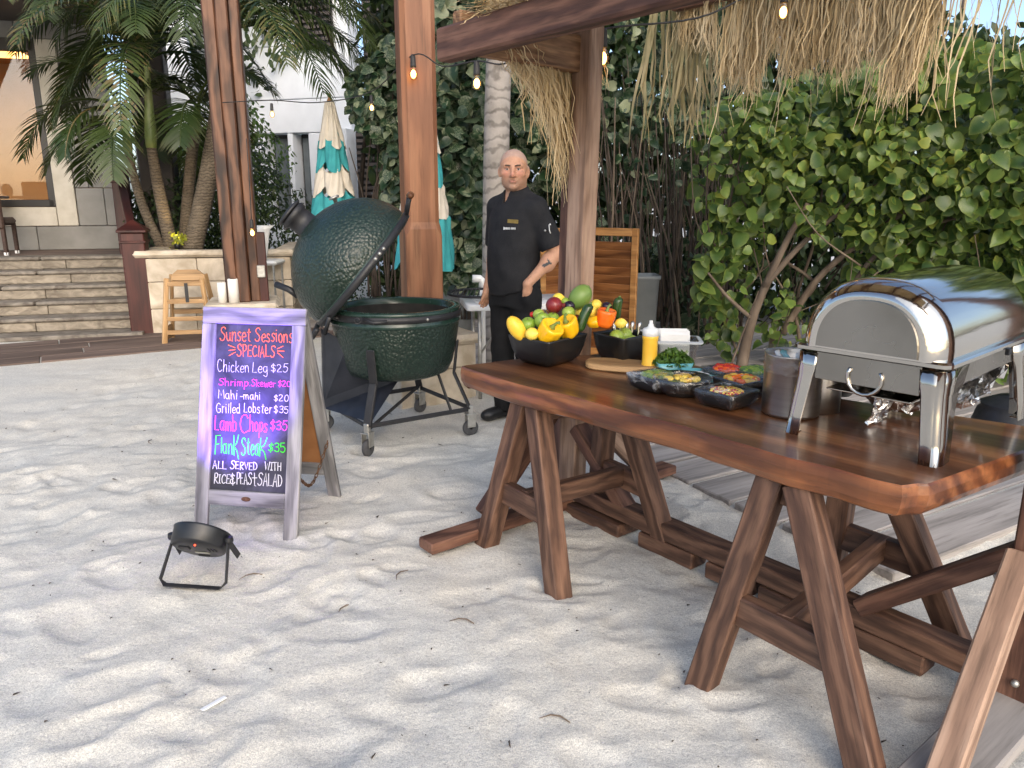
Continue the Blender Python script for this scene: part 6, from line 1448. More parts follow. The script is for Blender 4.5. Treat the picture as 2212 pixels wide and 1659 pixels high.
def thicket():
    r = np.random.RandomState(22); rr = random.Random(4)
    t = thing('variegated_thicket', 'dark thicket of bare stems and cream blotched leaves right of the hut post', 'thicket', (1.2, 8.2, 0))
    dep = lambda x, y: np.full(len(x), 7.7) + np.interp(y, [0, 500], [-.3, .3])
    p = sample(900, [(1270, -150), (1560, -150), (1640, 180), (1520, 330), (1400, 300), (1270, 300)], dep, r, 40, 45, .8)
    p = np.concatenate([p, sample(260, [(1270, 280), (1540, 300), (1530, 780), (1270, 700)], dep, r, 22, 26, .9), sample(160, [(1370, 540), (1540, 560), (1540, 800), (1400, 800)], dep, r, 10, 30, .6)])
    n = len(p); foliage(t, p, frames(n, OUT, .4, r, .6), r.uniform(.07, .135, n), VARI, r, 150)
    for _ in range(150):
        x = rr.uniform(1255, 1600); Y = rr.uniform(7.7, 9.0); l = rr.gauss(0, 40); yb = rr.uniform(650, 790); limb(t, px3((x, yb, Y), (x + l * .4 + rr.gauss(0, 10), yb - 170, Y), (x + l + rr.gauss(0, 14), yb - rr.uniform(300, 560), Y)), rr.uniform(.006, .02), .005, M['stemdark'] if rr.random() < .65 else M['twig'])
    t = thing('variegated_shrub', 'broad leaved variegated shrub around the trunk behind the chef', 'shrub', (-.5, 7.6, 0)); t['label'] = 'broad leaved variegated shrub between the brown post and the palm trunk'
    p = sample(1500, [(925, -150), (1080, -150), (1085, 200), (1070, 560), (1060, 640), (960, 620), (925, 400)], lambda x, y: np.full(len(x), 7.3), r, 70, 34, 1.0)
    p = np.concatenate([p, sample(260, [(1090, 100), (1270, 100), (1270, 420), (1090, 420)], lambda x, y: np.full(len(x), 7.9), r, 20, 35, .6)])
    n = len(p); foliage(t, p, frames(n, OUT, .5, r, .5), r.uniform(.09, .17, n), VARI, r, 150)
    for _ in range(24): x = rr.uniform(940, 1060); limb(t, px3((x, 690, 7.9), (x + rr.gauss(0, 15), 450, 7.8), (x + rr.gauss(0, 30), rr.uniform(100, 300), 7.7)), .014, .005, M['stemdark'])
    t = thing('variegated_shrub', 'broad leaved variegated shrub left of the brown post behind the parasol', 'shrub', (-1.6, 8.4, 0))
    p = sample(620, [(745, 180), (870, 60), (870, 600), (840, 480), (835, 300), (765, 265)], lambda x, y: np.full(len(x), 8.4), r, 40, 30, .9)
    n = len(p); foliage(t, p, frames(n, OUT, .5, r, .5), r.uniform(.09, .16, n), VARI, r, 80)
    for _ in range(14): x = rr.uniform(780, 865); limb(t, px3((x, 640, 9.0), (x + rr.gauss(0, 10), 450, 8.9), (x + rr.gauss(0, 25), rr.uniform(150, 320), 8.8)), .014, .005, M['stemdark'])
thicket()
def backing():
    r = np.random.RandomState(23)
    t = thing('tall_hedge', 'tall dark hedge closing off the background behind bush and thicket', 'hedge', (3, 10.5, 0))
    x = r.uniform(-1.7, 10.5, 46000); d = r.uniform(9.3, 10.8, 46000) - .22 * np.clip(x - 2, 0, 20); z = 4.6 * r.rand(46000) ** .85
    z = np.where((x < -.6), z * .9, z) * np.interp(x, [2, 4, 6], [1, .78, .66]); hole = np.sin(x * 5.1) * np.sin(z * 4.3 + x) > .985; p = np.stack([x, d, z], 1)[~hole]
    n = len(p); foliage(t, p, frames(n, OUT, .3, r, .7), r.uniform(.10, .20, n), DARK, r, 0, OVAL)
    rr = random.Random(5)
    for k in range(30): x = -1.5 + 14 * k / 30 + rr.gauss(0, .2); y = 10 - .22 * max(0, x - 2); limb(t, [(x, y, 0), (x + rr.gauss(0, .15), y, 1.6), (x + rr.gauss(0, .4), y, 3.8)], .05, .015, M['stemdark'], 'stem')
    def mass(nm, lab, cat, c, sx, sy, z0, z1, n, size, mat, box=False, stem=True):
        t = thing(nm, lab, cat, (c[0], c[1], 0)); q = r.uniform(-1, 1, (n * 3, 3)); q = q[(np.abs(q).max(1) > .75) if box else ((np.linalg.norm(q, axis=1) < 1) & (np.linalg.norm(q, axis=1) > .45))][:n]
        if not box: q *= (1 + .18 * np.sin(5 * q[:, :1] + 3) * np.cos(4 * q[:, 2:]))
        p = np.stack([c[0] + q[:, 0] * sx, c[1] + q[:, 1] * sy, (z0 + z1) / 2 + q[:, 2] * (z1 - z0) / 2], 1); o = q / np.linalg.norm(q, axis=1, keepdims=True)
        foliage(t, p, frames(len(p), o, .4, r, .5), r.uniform(size * .7, size * 1.3, len(p)), mat, r, 0, OVAL)
        if stem: limb(t, [(c[0], c[1], 0), (c[0] + .05, c[1], (z0 + z1) / 2)], .05, .02, M['stemdark'], 'trunk')
    light = leafmat('light_tree_leaf', (.04, .10, .02), (.11, .20, .04), (.16, .24, .05), .3, .35)
    mass('clipped_hedge', 'low dark clipped hedge in front of the white villa', 'hedge', (-2.55, 10.4, 0), 1.55, .55, 0, 1.36, 9000, .045, DARK, True)
    mass('garden_tree', 'light green small tree beside the white villa', 'tree', (-4.35, 12.2, 0), .9, .8, 1.1, 2.9, 3200, .09, light)
    mass('dark_shrub', 'dense dark shrub filling the space behind the planter palms', 'shrub', (-4.15, 10.9, 0), 1.35, .6, .3, 2.25, 5200, .08, DARK)
    mass('dark_shrub', 'dark shrub pressed against the stair railing behind the newel post', 'shrub', (-4.55, 10.2, 0), .55, .4, .5, 1.7, 1800, .07, DARK)
    mass('canopy_tree', 'tree crown filling the sky gap above the planter palms', 'tree', (-5.3, 15.5, 0), 2.6, 1.5, 3.2, 7.0, 4200, .17, DARK)
    mass('canopy_tree', 'tree crown showing above the variegated shrub at the top', 'tree', (.2, 12.2, 0), 2.0, 1.2, 2.6, 5.6, 4500, .16, DARK)
backing()
# ------------------------------------------------------------------ palms
def barkmat(name, c1, c2, ring, bump=.6):
    t = NT(name); v = t.coords((1, 1, 1), shift=False); w = t.n('TexWave', wave_type='BANDS', bands_direction='Z'); w.inputs['Scale'].default_value = ring; w.inputs['Distortion'].default_value = 7; w.inputs['Detail'].default_value = 3; w.inputs['Detail Scale'].default_value = 2; t.l(v, w.inputs['Vector'])
    c = t.mix(.5, t.ramp(t.noise(v, 7, 6, .65), [(.35, c1), (.65, c2)]), t.ramp(w.outputs['Fac'], [(.0, tuple(q * .5 for q in c1)), (.35, c2)])); t.princ(c, .85, 0, t.bump(w.outputs['Fac'], bump, .01, t.bump(t.noise(v, 40, 4), .4, .006)), .3); return t.m
M['palmbark'] = barkmat('ringed_palm_bark', (.075, .058, .042), (.17, .135, .095), 9); M['cocobark'] = barkmat('grey_palm_bark', (.17, .15, .13), (.34, .31, .28), 3.2, .25)
M['shaft'] = pm('green_crownshaft', (.12, .17, .05), (.22, .26, .09), 5, rough=.45)
PALM = leafmat('palm_leaflet', (.018, .040, .010), (.068, .098, .022), (.15, .10, .04), .4, .22, .4, False); COCO = leafmat('coconut_leaflet', (.020, .040, .011), (.070, .098, .022), (.15, .13, .045), .3, .24, .4, False)
def frond(t, base, az, el, L, droop, mat, r, n=38, ll=.46, lw=.034, hang=.5, tipb=.2):
    """arched midrib with two rows of drooping leaflets: one mesh"""
    d = Vector((math.cos(az) * math.cos(el), math.sin(az) * math.cos(el), math.sin(el))); pts = [Vector(base)]; K = 14
    for k in range(K): pts.append(pts[-1] + d * (L / K)); d = (d + Vector((0, 0, -droop / K * (1 + k / K)))).normalized()
    V, F, E, RN = [], [], [], []
    v, f = tube(pts, [.016 * (1 - .85 * i / K) + .002 for i in range(K + 1)], 5); V += v; F += [q for q in f if len(q) == 4]; E += [.15] * len(v); RN += [.9] * len(v); rn = r.rand()
    for i in range(n):
        s = .14 + .86 * i / n; x = s * K; k = min(int(x), K - 1); p = pts[k].lerp(pts[k + 1], x - k); T = (pts[k + 1] - pts[k]).normalized(); side = T.cross(Vector((0, 0, 1))); side = side.normalized() if side.length > .05 else Vector((1, 0, 0)); upv = side.cross(T)
        for sg in (-1, 1):
            l = ll * (math.sin(math.pi * min(1, .12 + s * .86)) ** .55) * r.uniform(.85, 1.1); dr = (side * sg * .85 + T * .62 + upv * .22 + Vector((0, 0, -hang * .35)) + Vector(r.normal(0, .07, 3))).normalized(); q = p.copy(); n0 = len(V); w = lw * r.uniform(.8, 1.2); wv = T.cross(dr).cross(dr).normalized(); S = 4
            for j in range(S + 1):
                e = j / S; ww = w * (.45 + 1.1 * e if e < .4 else 1.45 * (1 - e) + .02); V += [q - wv * ww * .5, q + wv * ww * .5]; E += [e ** 2] * 2; RN += [rn * .8 + .2 * r.rand()] * 2; q = q + dr * (l / S); dr = (dr + Vector((0, 0, -hang * .30 * (1 + e)))).normalized()
            F += [(n0 + 2 * j, n0 + 2 * j + 1, n0 + 2 * j + 3, n0 + 2 * j + 2) for j in range(S)]
    o = mk_shared('frond', np_mesh('frond', np.array([tuple(q) for q in V]), np.array(F), mat, False, {'edge': E, 'rnd': RN}), t)
def palm(label, path, r0, r1, crown, fronds, seed, name='palm_tree', bark='palmbark', shaft=None, mat=None, **kw):
    r = np.random.RandomState(seed); q = [Vector(p) for p in path]; t = thing(name, label, 'palm', q[0]); q = crom(q, 6); m = len(q)
    mk('trunk', *tube(q, [r0 + (r1 - r0) * i / (m - 1) for i in range(m)], 12), M[bark], t, None, True)
    c = Vector(crown)
    if shaft: mk('crownshaft', *tube(crom([q[-1], q[-1].lerp(c, .5), c], 4), [r1 * 1.05, r1 * 1.25, r1 * 1.2, r1, r1 * .9, r1 * .8, r1 * .7, r1 * .6, r1 * .5], 10), M['shaft'], t, None, True)
    for az, el, L, dr in fronds: frond(t, c + Vector((0, 0, r.uniform(-.08, .05))), R(az), R(el), L, dr, mat or PALM, r, **kw)
def ring(r, n, els, L, dr, a0=0): return [(a0 + 360 * k / n + r.uniform(-14, 14), els[k % len(els)] + r.uniform(-8, 8), L * r.uniform(.85, 1.12), dr * r.uniform(.85, 1.2)) for k in range(n)]
rp = random.Random(6); Yp = 9.25
palm('slender palm with a ringed golden lit trunk and green crownshaft in the planter', px3((372, 540, Yp), (356, 470, Yp), (341, 400, Yp), (327, 320, Yp)), .085, .055, P(316, 130, Yp), ring(rp, 13, [70, 48, 28, 58], 1.75, 1.9) + [(190, 20, 1.5, 1.9), (215, 10, 1.4, 1.8), (165, 35, 1.6, 2.0)], 1, shaft=True)
palm('thin palm leaning left nearest the stair railing', px3((352, 540, Yp), (318, 470, Yp), (294, 400, Yp), (277, 330, Yp)), .06, .045, P(268, 245, Yp), ring(rp, 7, [60, 35, 15], 1.25, 1.9, 40) + [(185, 25, 1.5, 1.7), (200, 5, 1.2, 1.5)], 2, shaft=True)
palm('straight grey palm trunk in the middle of the planter', px3((398, 540, Yp + .3), (405, 440, Yp + .3), (414, 340, Yp + .3), (421, 290, Yp + .3)), .075, .06, P(428, 225, Yp + .3), ring(rp, 7, [55, 30, 12], 1.2, 1.7, 20), 3, shaft=True)
palm('thick palm trunk leaning right towards the weathered post', px3((415, 545, Yp - .1), (436, 450, Yp - .1), (455, 350, Yp - .1), (470, 250, Yp - .1), (478, 150, Yp - .1)), .115, .085, P(481, 55, Yp - .1), [(8, 38, 2.3, 1.5), (-14, 30, 2.2, 1.7), (28, 44, 2.3, 1.5), (-2, 14, 2.0, 1.4), (150, 40, 2.2, 1.6), (178, 28, 2.2, 1.7), (205, 20, 2.0, 1.6), (-50, 35, 2.0, 1.8), (-85, 40, 1.8, 1.8), (2, 52, 2.5, 1.7), (-22, 46, 2.4, 1.9), (-35, 15, 2.0, 1.5), (5, 66, 2.6, 2.2), (-12, 22, 2.3, 1.9), (34, 30, 2.4, 1.6), (-4, 34, 2.5, 1.9), (20, 20, 2.2, 1.7), (-8, 60, 2.4, 2.0), (165, 55, 2.3, 1.8), (190, 48, 2.2, 1.9), (60, 55, 2.0, 1.5), (110, 60, 2.0, 1.4), (-120, 40, 1.8, 1.7), (14, 2, 1.9, 1.0)], 4, mat=COCO, n=44, ll=.55, lw=.024, hang=.75)
c = P(905, -190, 9.8)
palm('coconut palm whose fronds hang in from the top centre', [(c.x, c.y, 0), (c.x + .1, c.y, 2.2), (c.x, c.y, c.z - .05)], .16, .11, c, ring(rp, 14, [45, 22, 5, 32], 2.5, 1.6, 15) + [(195, 0, 2.3, 1.4), (178, 8, 2.2, 1.5), (210, -8, 2.2, 1.2)], 5, 'coconut_palm', 'cocobark', mat=COCO, n=44, ll=.6, lw=.026, hang=.8)
c = P(1092, -420, 6.6)
palm('grey coconut palm trunk standing behind the chef', [P(1068, 640, 6.6) - Vector((0, 0, .7)), P(1070, 500, 6.6), P(1074, 250, 6.6), P(1082, 0, 6.6), c], .115, .10, c + Vector((0, 0, .1)), ring(rp, 9, [50, 30, 12], 2.3, 1.2, 10), 7, 'coconut_palm', 'cocobark', mat=COCO, n=36, ll=.5)
c = P(60, -120, 9.6)
palm('palm behind the house eave whose drooping fronds fill the top left corner', [(c.x - 2.6, c.y + .6, .7), (c.x - 1.8, c.y + .4, 2.5), (c.x - .8, c.y + .1, c.z + .1), c], .09, .07, c, [(-20, 0, 1.8, 1.2), (10, 5, 1.9, 1.4), (-55, -5, 1.5, 1.4), (-100, 0, 1.4, 1.4), (200, 0, 1.6, 1.3), (40, 20, 1.9, 1.4), (-75, 10, 1.5, 1.6), (170, 10, 1.5, 1.3)], 8)
# lit sprig and up-light in the planter
def uplight():
    p = P(384, 538, 9.05); t = thing('garden_uplight', 'small garden spotlight shining up in the planter', 'lamp', p)
    mk('housing', *lathe([(.001, 0), (.03, 0), (.035, .06), (.03, .062), (.028, .05), (.001, .05)], 14), M['blackmetal'], t, Matrix.Translation(p), True); mk('lens', *lathe([(.001, 0), (.027, 0)], 14), emit('uplight_lens', (1, .72, .3), 8), t, Matrix.Translation(p + Vector((0, 0, .058))))
    ld = bpy.data.lights.new('uplight_beam', 'SPOT'); ld.energy = 9; ld.color = (1, .70, .30); ld.spot_size = R(70); ld.spot_blend = .7; ld.shadow_soft_size = .02
    lo = bpy.data.objects.new('uplight_beam', ld); Mx = Vector((-.16, .12, 1)).to_track_quat('-Z', 'Y').to_matrix().to_4x4(); Mx.translation = p + Vector((0, 0, .07)); reg(lo, t, Mx)
    r = np.random.RandomState(3); q = P(385, 515, 9.05); pos = np.array(q) + r.normal(0, 1, (40, 3)) * (.045, .03, .05); t = thing('small_sprig', 'small sprig glowing yellow green in the uplight', 'plant', q)
    foliage(t, pos, frames(40, OUT, .4, r, .5), r.uniform(.03, .06, 40), leafmat('sprig_leaf', (.16, .20, .02), (.34, .36, .04), (.4, .4, .06), .3, .45), r, 0, HEART); limb(t, [p + Vector((-.02, 0, 0)), q], .005, .003, M['stemdark'], 'stem')
uplight()
# ================================================================== STREET FURNITURE AND SMALL THINGS
def parasol(label, c, zt, s, seed, bands):
    t = thing('closed_parasol', label, 'parasol', (c.x, c.y, 0), 'closed teal and cream parasols'); r = random.Random(seed); T = Matrix.Translation((c.x, c.y, 0))
    mk('pole', *tube([(0, 0, 0), (0, 0, zt - .06)], .022, 10), M['teaklight'], t, T, True)
    mk('finial', *lathe([(.001, zt + .09), (.014, zt + .085), (.022, zt + .06), (.012, zt + .04), (.02, zt + .03), (.03, zt + .01), (.02, zt - .02), (.02, zt - .06)], 14), M['teaklight'], t, T, True)
    ph = r.uniform(0, 6)
    def cloth(nm, z1, z0, r1, r0, mat, jag, folds, open_=0.0):
        n, m = 96, 10; V, F = [], []
        for j in range(m + 1):
            u = j / m
            for i in range(n):
                a = 2 * math.pi * i / n; lob = abs(math.cos(folds / 2 * a + ph + .5 * math.sin(2 * a + ph) + .25 * math.sin(3 * a))); zz = z1 + (z0 - z1) * u; zz -= jag * (lob - .5) * (u if nm != 'canopy_panel' else 1)
                rad = (r1 + (r0 - r1) * u) * (.62 + .46 * lob ** .7) + .008 * math.sin(17 * a + 9 * u); V.append((rad * math.cos(a + .25 * u), rad * math.sin(a + .25 * u), zz))
        for j in range(m):
            for i in range(n): F.append((j * n + i, j * n + (i + 1) % n, (j + 1) * n + (i + 1) % n, (j + 1) * n + i))
        mk(nm, V, F, mat, t, T, True)
    cloth('vent_flap', zt, zt - .46 * s, .045 * s, .155 * s, M['cream'], .10 * s, 6)
    z = zt - .36 * s
    for k, (h, mt) in enumerate(bands):
        ra, rb = .13 + .045 * k, .13 + .045 * (k + 1); cloth('canopy_panel', z, z - h * s, ra * s, rb * s, M[mt], .13 * s, 5); z -= h * s
parasol('closed teal and cream parasol left of the brown post', Vector((-2.02, 9.0)), 2.52, 1.0, 1, [(.34, 'teal'), (.27, 'cream'), (.26, 'teal'), (.20, 'cream'), (.2, 'teal')])
parasol('closed teal and cream parasol half hidden behind the brown post', Vector((-.78, 7.0)), 2.36, .98, 2, [(.38, 'teal'), (.27, 'cream'), (.46, 'teal')])
def highchair():
    o = G(415, 738); o = Vector((-3.42, 8.10, 0)); t = thing('high_chair', 'pale wooden high chair standing against the planter wall', 'high chair', o); Mx = fr((.985, .17, 0), None, o); wd = M['hicwood']
    def bm(nm, a, b, w, h): beam(nm, Mx @ Vector(a), Mx @ Vector(b), w, h, wd, t, c=.004)
    for s in (-1, 1):
        bm('leg', (s * .24, -.16, 0), (s * .17, -.10, .68), .03, .05); bm('leg', (s * .25, .22, 0), (s * .17, .10, .70), .03, .05)
        bm('side_board', (s * .235, -.10, .10), (s * .235, .18, .10), .015, .14)
    for z, w in ((.12, .235), (.26, .215), (.44, .20), (.62, .185)): bm('front_rail', (-w, -.15 + z * .07, z), (w, -.15 + z * .07, z), .022, .045)
    for z in (.30, .62): bm('back_rail', (-.19, .17 - .1 * z, z), (.19, .17 - .1 * z, z), .022, .05)
    V, F = prism([(-.17, 0), (.17, 0), (.16, .06), (.10, .11), (-.10, .11), (-.16, .06)], -.012, .012); mk('headboard', V, F, wd, t, Mx @ Matrix.Translation((0, .09, .64)) @ Matrix.Rotation(R(86), 4, 'X'))
    mk('seat', *cbox(.34, .26, .02, .004), wd, t, Mx @ Matrix.Translation((0, .02, .44)))
    mk('strap', *cbox(.20, .004, .035, .001), M['blackmetal'], t, Mx @ Matrix.Translation((.02, -.13, .53)) @ Matrix.Rotation(R(90), 4, 'Y'))
highchair()
for k, (x, h, rr_) in enumerate(((478, .20, .042), (503, .235, .05))):
    p = P(x, 612, 7.58); p.z = .482; o = thing('pillar_candle', ['shorter white pillar candle on the plinth, nearer the planter', 'taller white pillar candle on the plinth, nearer the weathered post'][k], 'candle', p, 'candles on the plinth')
    mk('wax', *lathe([(.001, 0), (rr_, 0), (rr_, h - .006), (rr_ - .006, h), (rr_ * .6, h - .012), (.001, h - .014)], 24), M['candle'], o, Matrix.Translation(p), True); mk('wick', *tube([(0, 0, h - .015), (.002, 0, h + .006)], .0015, 5), M['blackmetal'], o, Matrix.Translation(p))
def chair():
    o = bl(-1.98, 2.1, .772); t = thing('rattan_chair', 'dark brown rattan dining chair at the far left edge of the terrace', 'chair', o); Mx = fr((BD.x, BD.y, 0), None, o)
    mk('backrest', *cbox(.46, .05, .62, .02), M['rattan'], t, Mx @ Matrix.Translation((0, -.22, .64))); mk('seat', *cbox(.46, .46, .10, .03), M['rattan'], t, Mx @ Matrix.Translation((0, .02, .42)))
    for a in (-1, 1):
        for b in (-1, 1):
            lg = beam('leg', Mx @ Vector((a * .20, b * .20, .0)), Mx @ Vector((a * .20, b * .20, .40)), .045, .045, M['rattan'], t); mk('foot_cap', *cbox(.048, .048, .04, .004), M['white'], lg, Mx @ Matrix.Translation((a * .20, b * .20, .02)))
    o2 = bl(-2.55, 2.5, .772); t = thing('terrace_table', 'terrace table top with a small teal lantern beside the rattan chair', 'table', o2); m2 = fr((BD.x, BD.y, 0), None, o2)
    mk('tabletop', *cbox(.9, .7, .04, .01), M['shutter'], t, m2 @ Matrix.Translation((.15, 0, .72))); mk('pedestal', *tube([(0, 0, 0), (0, 0, .70)], .04, 12), M['darkframe'], t, m2, True)
    p = m2 @ Vector((.30, -.1, .74)); o = mk('lantern', *lathe([(.001, 0), (.06, 0), (.075, .06), (.07, .13), (.045, .15), (.045, .17), (.001, .17)], 18), pm('teal_glass', (.05, .35, .42), (.1, .45, .5), 5, rough=.15), None, Matrix.Translation(p), True); tag(o, 'small teal glass lantern on the terrace table', 'lantern')
chair()
def screen():
    t = thing('folding_screen', 'two panel slatted brown wooden folding screen behind the hut post', 'screen', (1.0, 7.0, 0))
    for (xa, ya, xb, yb) in ((1166, 6.95, 1262, 7.25), (1264, 7.25, 1376, 6.95)):
        a, b = P(xa, 600, ya), P(xb, 600, yb); a.z = b.z = 0; d = (b - a); L = d.length; Mx = fr(d, None, a); h = 1.225
        for x in (.03, L - .03): mk('stile', *xf(cbox(h, .035, .06, .004), Matrix.Rotation(-math.pi / 2, 4, 'Y')), M['teaklight'], t, Mx @ Matrix.Translation((x, 0, h / 2)))
        for z in (.06, h - .035): mk('rail', *cbox(L - .12, .035, .07 if z > .5 else .09, .004), M['teaklight'], t, Mx @ Matrix.Translation((L / 2, 0, z)))
        z = .15
        while z < h - .09: mk('slat', *cbox(L - .122, .012, .082, .003), M['teak'], t, Mx @ Matrix.Translation((L / 2, .0, z)) @ Matrix.Rotation(R(12), 4, 'X')); z += .076
    c = P(1398, 650, 7.55); c.z = 0; t = thing('grey_bin', 'grey plastic bin beside the slatted wooden screen', 'bin', c); gm = pm('grey_bin_plastic', (.17, .19, .20), (.21, .23, .24), 6, rough=.5)
    S = [[(x * k, y * k, z) for x, y in rrect(.30, .34, .04)] for k, z in ((.82, 0), (.98, .72), (1.06, .73), (1.06, .76), (.96, .76), (.8, .03))]; mk('bin_body', *loft(S), gm, t, Matrix.Translation(c - Vector((.06, 0, 0))), True)
screen()
def backtable():
    t = thing('folding_table', 'white plastic folding table standing behind the chef', 'table', (.1, 5.95, 0)); Mx = fr((.985, .17, 0), None, (.08, 5.90, 0))
    mk('tabletop', *loft([[(x, y, z) for x, y in rrect(.92, .56, .04)] for z in (.69, .70, .725)] + [[(x * .99, y * .99, .735) for x, y in rrect(.92, .56, .04)]]), M['white'], t, Mx, True)
    for a in (-1, 1):
        mk('leg', *tube([(a * .36, -.20, .0), (a * .36, -.20, .69)], .014, 8), M['zinc'], t, Mx, True); mk('leg', *tube([(a * .36, .20, .0), (a * .36, .20, .69)], .014, 8), M['zinc'], t, Mx, True); mk('brace', *tube([(a * .36, -.20, .35), (a * .12, -.20, .69)], .008, 6), M['zinc'], t, Mx, True)
    p = Mx @ Vector((-.30, .05, .742)); o = thing('black_wire_rack', 'round black wire grill rack lying on the folding table', 'rack', p); mk('rim_ring', *xf(lathe([(.27, 0), (.278, .01), (.27, .02), (.262, .01), (.27, 0)], 36), Matrix.Identity(4)), M['blackmetal'], o, Matrix.Translation(p + Vector((0, 0, .03))), True)
    for k in range(17):
        x = -.25 + .5 * k / 16; h = math.sqrt(.268 ** 2 - x * x); mk('bar', *tube([(x, -h, .042), (x, h, .042)], .005, 5), M['blackmetal'], o, Matrix.Translation(p), True)
    for k in range(3): q = mk('paper_sheet', *cbox(.30, .21, .004, .001), M['napkin'], None, Mx @ Matrix.Translation((-.24 + .03 * k, -.12, .742 + .006 * k)) @ Matrix.Rotation(R(10 * k), 4, 'Z')); tag(q, ['bottom white paper sheet on the folding table', 'middle white paper sheet on the folding table', 'top white paper sheet on the folding table'][k], 'paper')
    p = P(1042, 605, 6.35); t = thing('pvc_pipe', 'white plastic standpipe with an elbow behind the chef', 'pipe', (p.x, p.y, 0)); mk('riser', *tube([(p.x, p.y, 0), (p.x, p.y, p.z)], .024, 12), M['white'], t, None, True); mk('elbow', *tube([(p.x, p.y, p.z - .06), (p.x, p.y, p.z - .01), (p.x - .02, p.y - .01, p.z + .01), (p.x - .08, p.y - .02, p.z + .012)], .032, 12), M['white'], t, None, True)
    p = P(968, 610, 8.1); p.z = 0; t = thing('plant_pot', 'large dull grey plant pot half lost in the shrub', 'pot', p); mk('pot_wall', *lathe([(.001, 0), (.22, 0), (.26, .3), (.30, .62), (.32, .66), (.31, .70), (.27, .69), (.25, .6), (.001, .58)], 28), pm('grey_pot', (.16, .17, .17), (.22, .23, .23), 5, rough=.6), t, Matrix.Translation(p), True); mk('rim', *lathe([(.30, .66), (.33, .665), (.33, .70), (.29, .705)], 28), M['wall'], t, Matrix.Translation(p), True)
backtable()
def whitebits():
    p = P(582, 570, 9.0); t = thing('white_bench', 'white low bench on thin legs behind the weathered post', 'bench', (p.x, p.y, 0)); mk('bench_seat', *cbox(.42, .34, .17, .012), M['white'], t, Matrix.Translation((p.x, p.y, p.z)))
    for a in (-1, 1):
        for b in (-1, 1): mk('leg', *tube([(p.x + a * .17, p.y + b * .13, 0), (p.x + a * .17, p.y + b * .13, p.z - .08)], .012, 6), M['blackmetal'], t)
    p = P(556, 512, 8.4); t = thing('white_chair', 'white curved shell chair back beside the hanging bulb', 'chair', (p.x, p.y, 0)); mk('shell_back', *loft([[(x0 + dx, dy, z) for dx, dy in ((-.10, 0), (0, -.03), (.10, 0), (.10, .02), (0, -.01), (-.10, .02))] for z, x0 in ((-.26, -.03), (-.12, .0), (0, .02), (.08, .04), (.12, .09))]), M['white'], t, Matrix.Translation(p), True); mk('seat', *cbox(.38, .36, .05, .02), M['white'], t, Matrix.Translation((p.x, p.y + .15, p.z - .28)))
    for a in (-1, 1):
        for b in (0, .3): mk('leg', *tube([(p.x + a * .15, p.y + b, 0), (p.x + a * .15, p.y + b, p.z - .28)], .012, 6), M['zinc'], t)
whitebits()
def lights():
    t = thing('string_lights', 'black cable string lights with small warm glowing bulbs slung between the posts', 'string lights', P(893, 135, 5.6))
    bulbs = [(588, 247, 7.45), (803, 233, 6.5), (893, 160, 5.60), (1030, 180, 4.75), (1155, 155, 4.1), (1302, 125, 3.75), (1692, 26, 4.2)]
    B = [P(*b) for b in bulbs]; tops = [b + Vector((0, 0, .12)) for b in B]; path = [P(480, 222, 7.55)]
    for k, q in enumerate(tops):
        if k and k not in (2,): m = (path[-1] + q) / 2; m.z -= .05; path.append(m)
        path.append(q)
    BG = film('bulb_glass', (1, .86, .62), .3, .05, 0.0); path.append(P(2100, -60, 4.2)); mk('cable', *tube(crom(path, 6), .0045, 6), M['rope'], t, None, True)
    hang = P(545, 503, 7.45); mk('cable', *tube(crom([P(532, 300, 7.5), P(538, 380, 7.45), hang + Vector((0, 0, .10))], 5), .005, 6), M['rope'], t, None, True)
    for kb, b in enumerate(B + [hang]):
        sc_ = 1.0 if kb in (0, 1) else 1.3
        s = mk('socket', *lathe([(.001, .095), (.010, .094), (.013, .085), (.015, .04), (.016, .032), (.001, .032)], 12), M['rope'], t, Matrix.Translation(b) @ Matrix.Scale(sc_, 4), True)
        mk('bulb', *lathe([(.012, .034), (.013, .028), (.020, .012), (.0235, -.004), (.020, -.020), (.010, -.030), (.001, -.032)], 14), BG, s, Matrix.Translation(b) @ Matrix.Scale(sc_, 4), True)
        mk('filament', *ball(.012, 10, 7, 1, 1, 1.5), M['bulb'], s, Matrix.Translation(b - Vector((0, 0, .002))) @ Matrix.Scale(sc_ * 1.15, 4), True)
lights()
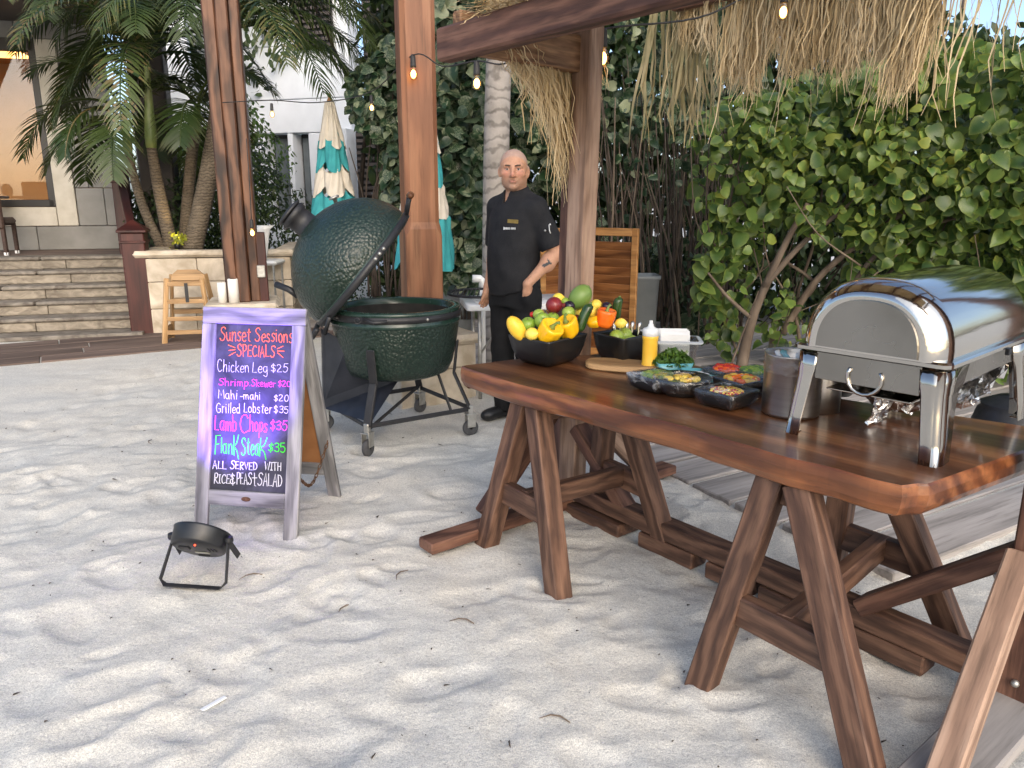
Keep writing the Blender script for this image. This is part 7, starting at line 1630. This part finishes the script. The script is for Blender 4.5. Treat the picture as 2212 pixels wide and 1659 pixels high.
# ------------------------------------------------------------------ scraps on the sand
def scraps():
    r = random.Random(17); V, F = [], []
    dm = pm('leaf_litter', (.02, .016, .012), (.07, .05, .035), 40, rough=.9)
    for _ in range(520):
        x, y = r.uniform(-3.6, 2.4), 1.25 + 6.2 * r.random() ** 1.4; a, s = r.uniform(0, 3.14), r.uniform(.0012, .0048); z = hz(x, y) + .003; el = r.choice((1, 1.5, 3)); n0 = len(V)
        if r.random() < .1: s *= 1.9
        for dx, dy, dz in ((-s * el, -s * .5, 0), (s * el, -s * .4, .003), (s * el * .8, s * .6, .001), (-s * el * .7, s * .5, .004)): V.append((x + dx * math.cos(a) - dy * math.sin(a), y + dx * math.sin(a) + dy * math.cos(a), z + dz))
        V.append((x, y, z + .005)); F += [(n0, n0 + 1, n0 + 4), (n0 + 1, n0 + 2, n0 + 4), (n0 + 2, n0 + 3, n0 + 4), (n0 + 3, n0, n0 + 4)]
    o = mk('leaf_litter', V, F, dm); tag(o, 'tiny dark bits of leaf and twig scattered over the sand', 'litter', kind='stuff')
    for k, (x, y) in enumerate(((540, 1245), (1200, 1540), (740, 1295), (860, 1240), (320, 955), (1000, 1335))):
        p = G(x, y); z = hz(p.x, p.y); a = r.uniform(0, 6); q = [Vector((p.x + s * .05 * math.cos(a + .4 * s), p.y + s * .05 * math.sin(a + .4 * s), z + .005 + .004 * (1 - s * s))) for s in (-1, -.3, .3, 1)]
        o = mk('twig', *tube(q, [.002, .003, .0025, .001], 5), M['twig']); tag(o, ['dry twig lying right of the stage light', 'dry twig lying on the sand near the near trestle leg', 'dry twig below the chalkboard sign', 'dry twig right of the chalkboard feet', 'dry twig left of the chalkboard sign', 'dry twig in the open sand left of the far trestle'][k], 'twig')
    p = G(460, 1508); o = mk('paper_wrapper', *cbox(.085, .016, .006, .002), M['white'], None, fr((.6, .8, .0), None, (p.x, p.y, hz(p.x, p.y) + .008))); tag(o, 'narrow white paper wrapper lying in the sand in the foreground', 'wrapper')
    p = Vector((2.95, 4.35, .02)); t = thing('black_pot', 'black iron pot standing on the planks at the right edge', 'pot', p); mk('pot_body', *lathe([(.001, 0), (.12, .0), (.20, .06), (.22, .15), (.19, .26), (.17, .28), (.18, .30), (.16, .29), (.15, .05), (.001, .03)], 30), M['blackmetal'], t, Matrix.Translation(p), True); mk('lid', *lathe([(.18, .30), (.10, .34), (.02, .355), (.02, .38), (.001, .38)], 24), M['blackmetal'], t, Matrix.Translation(p), True)
scraps()
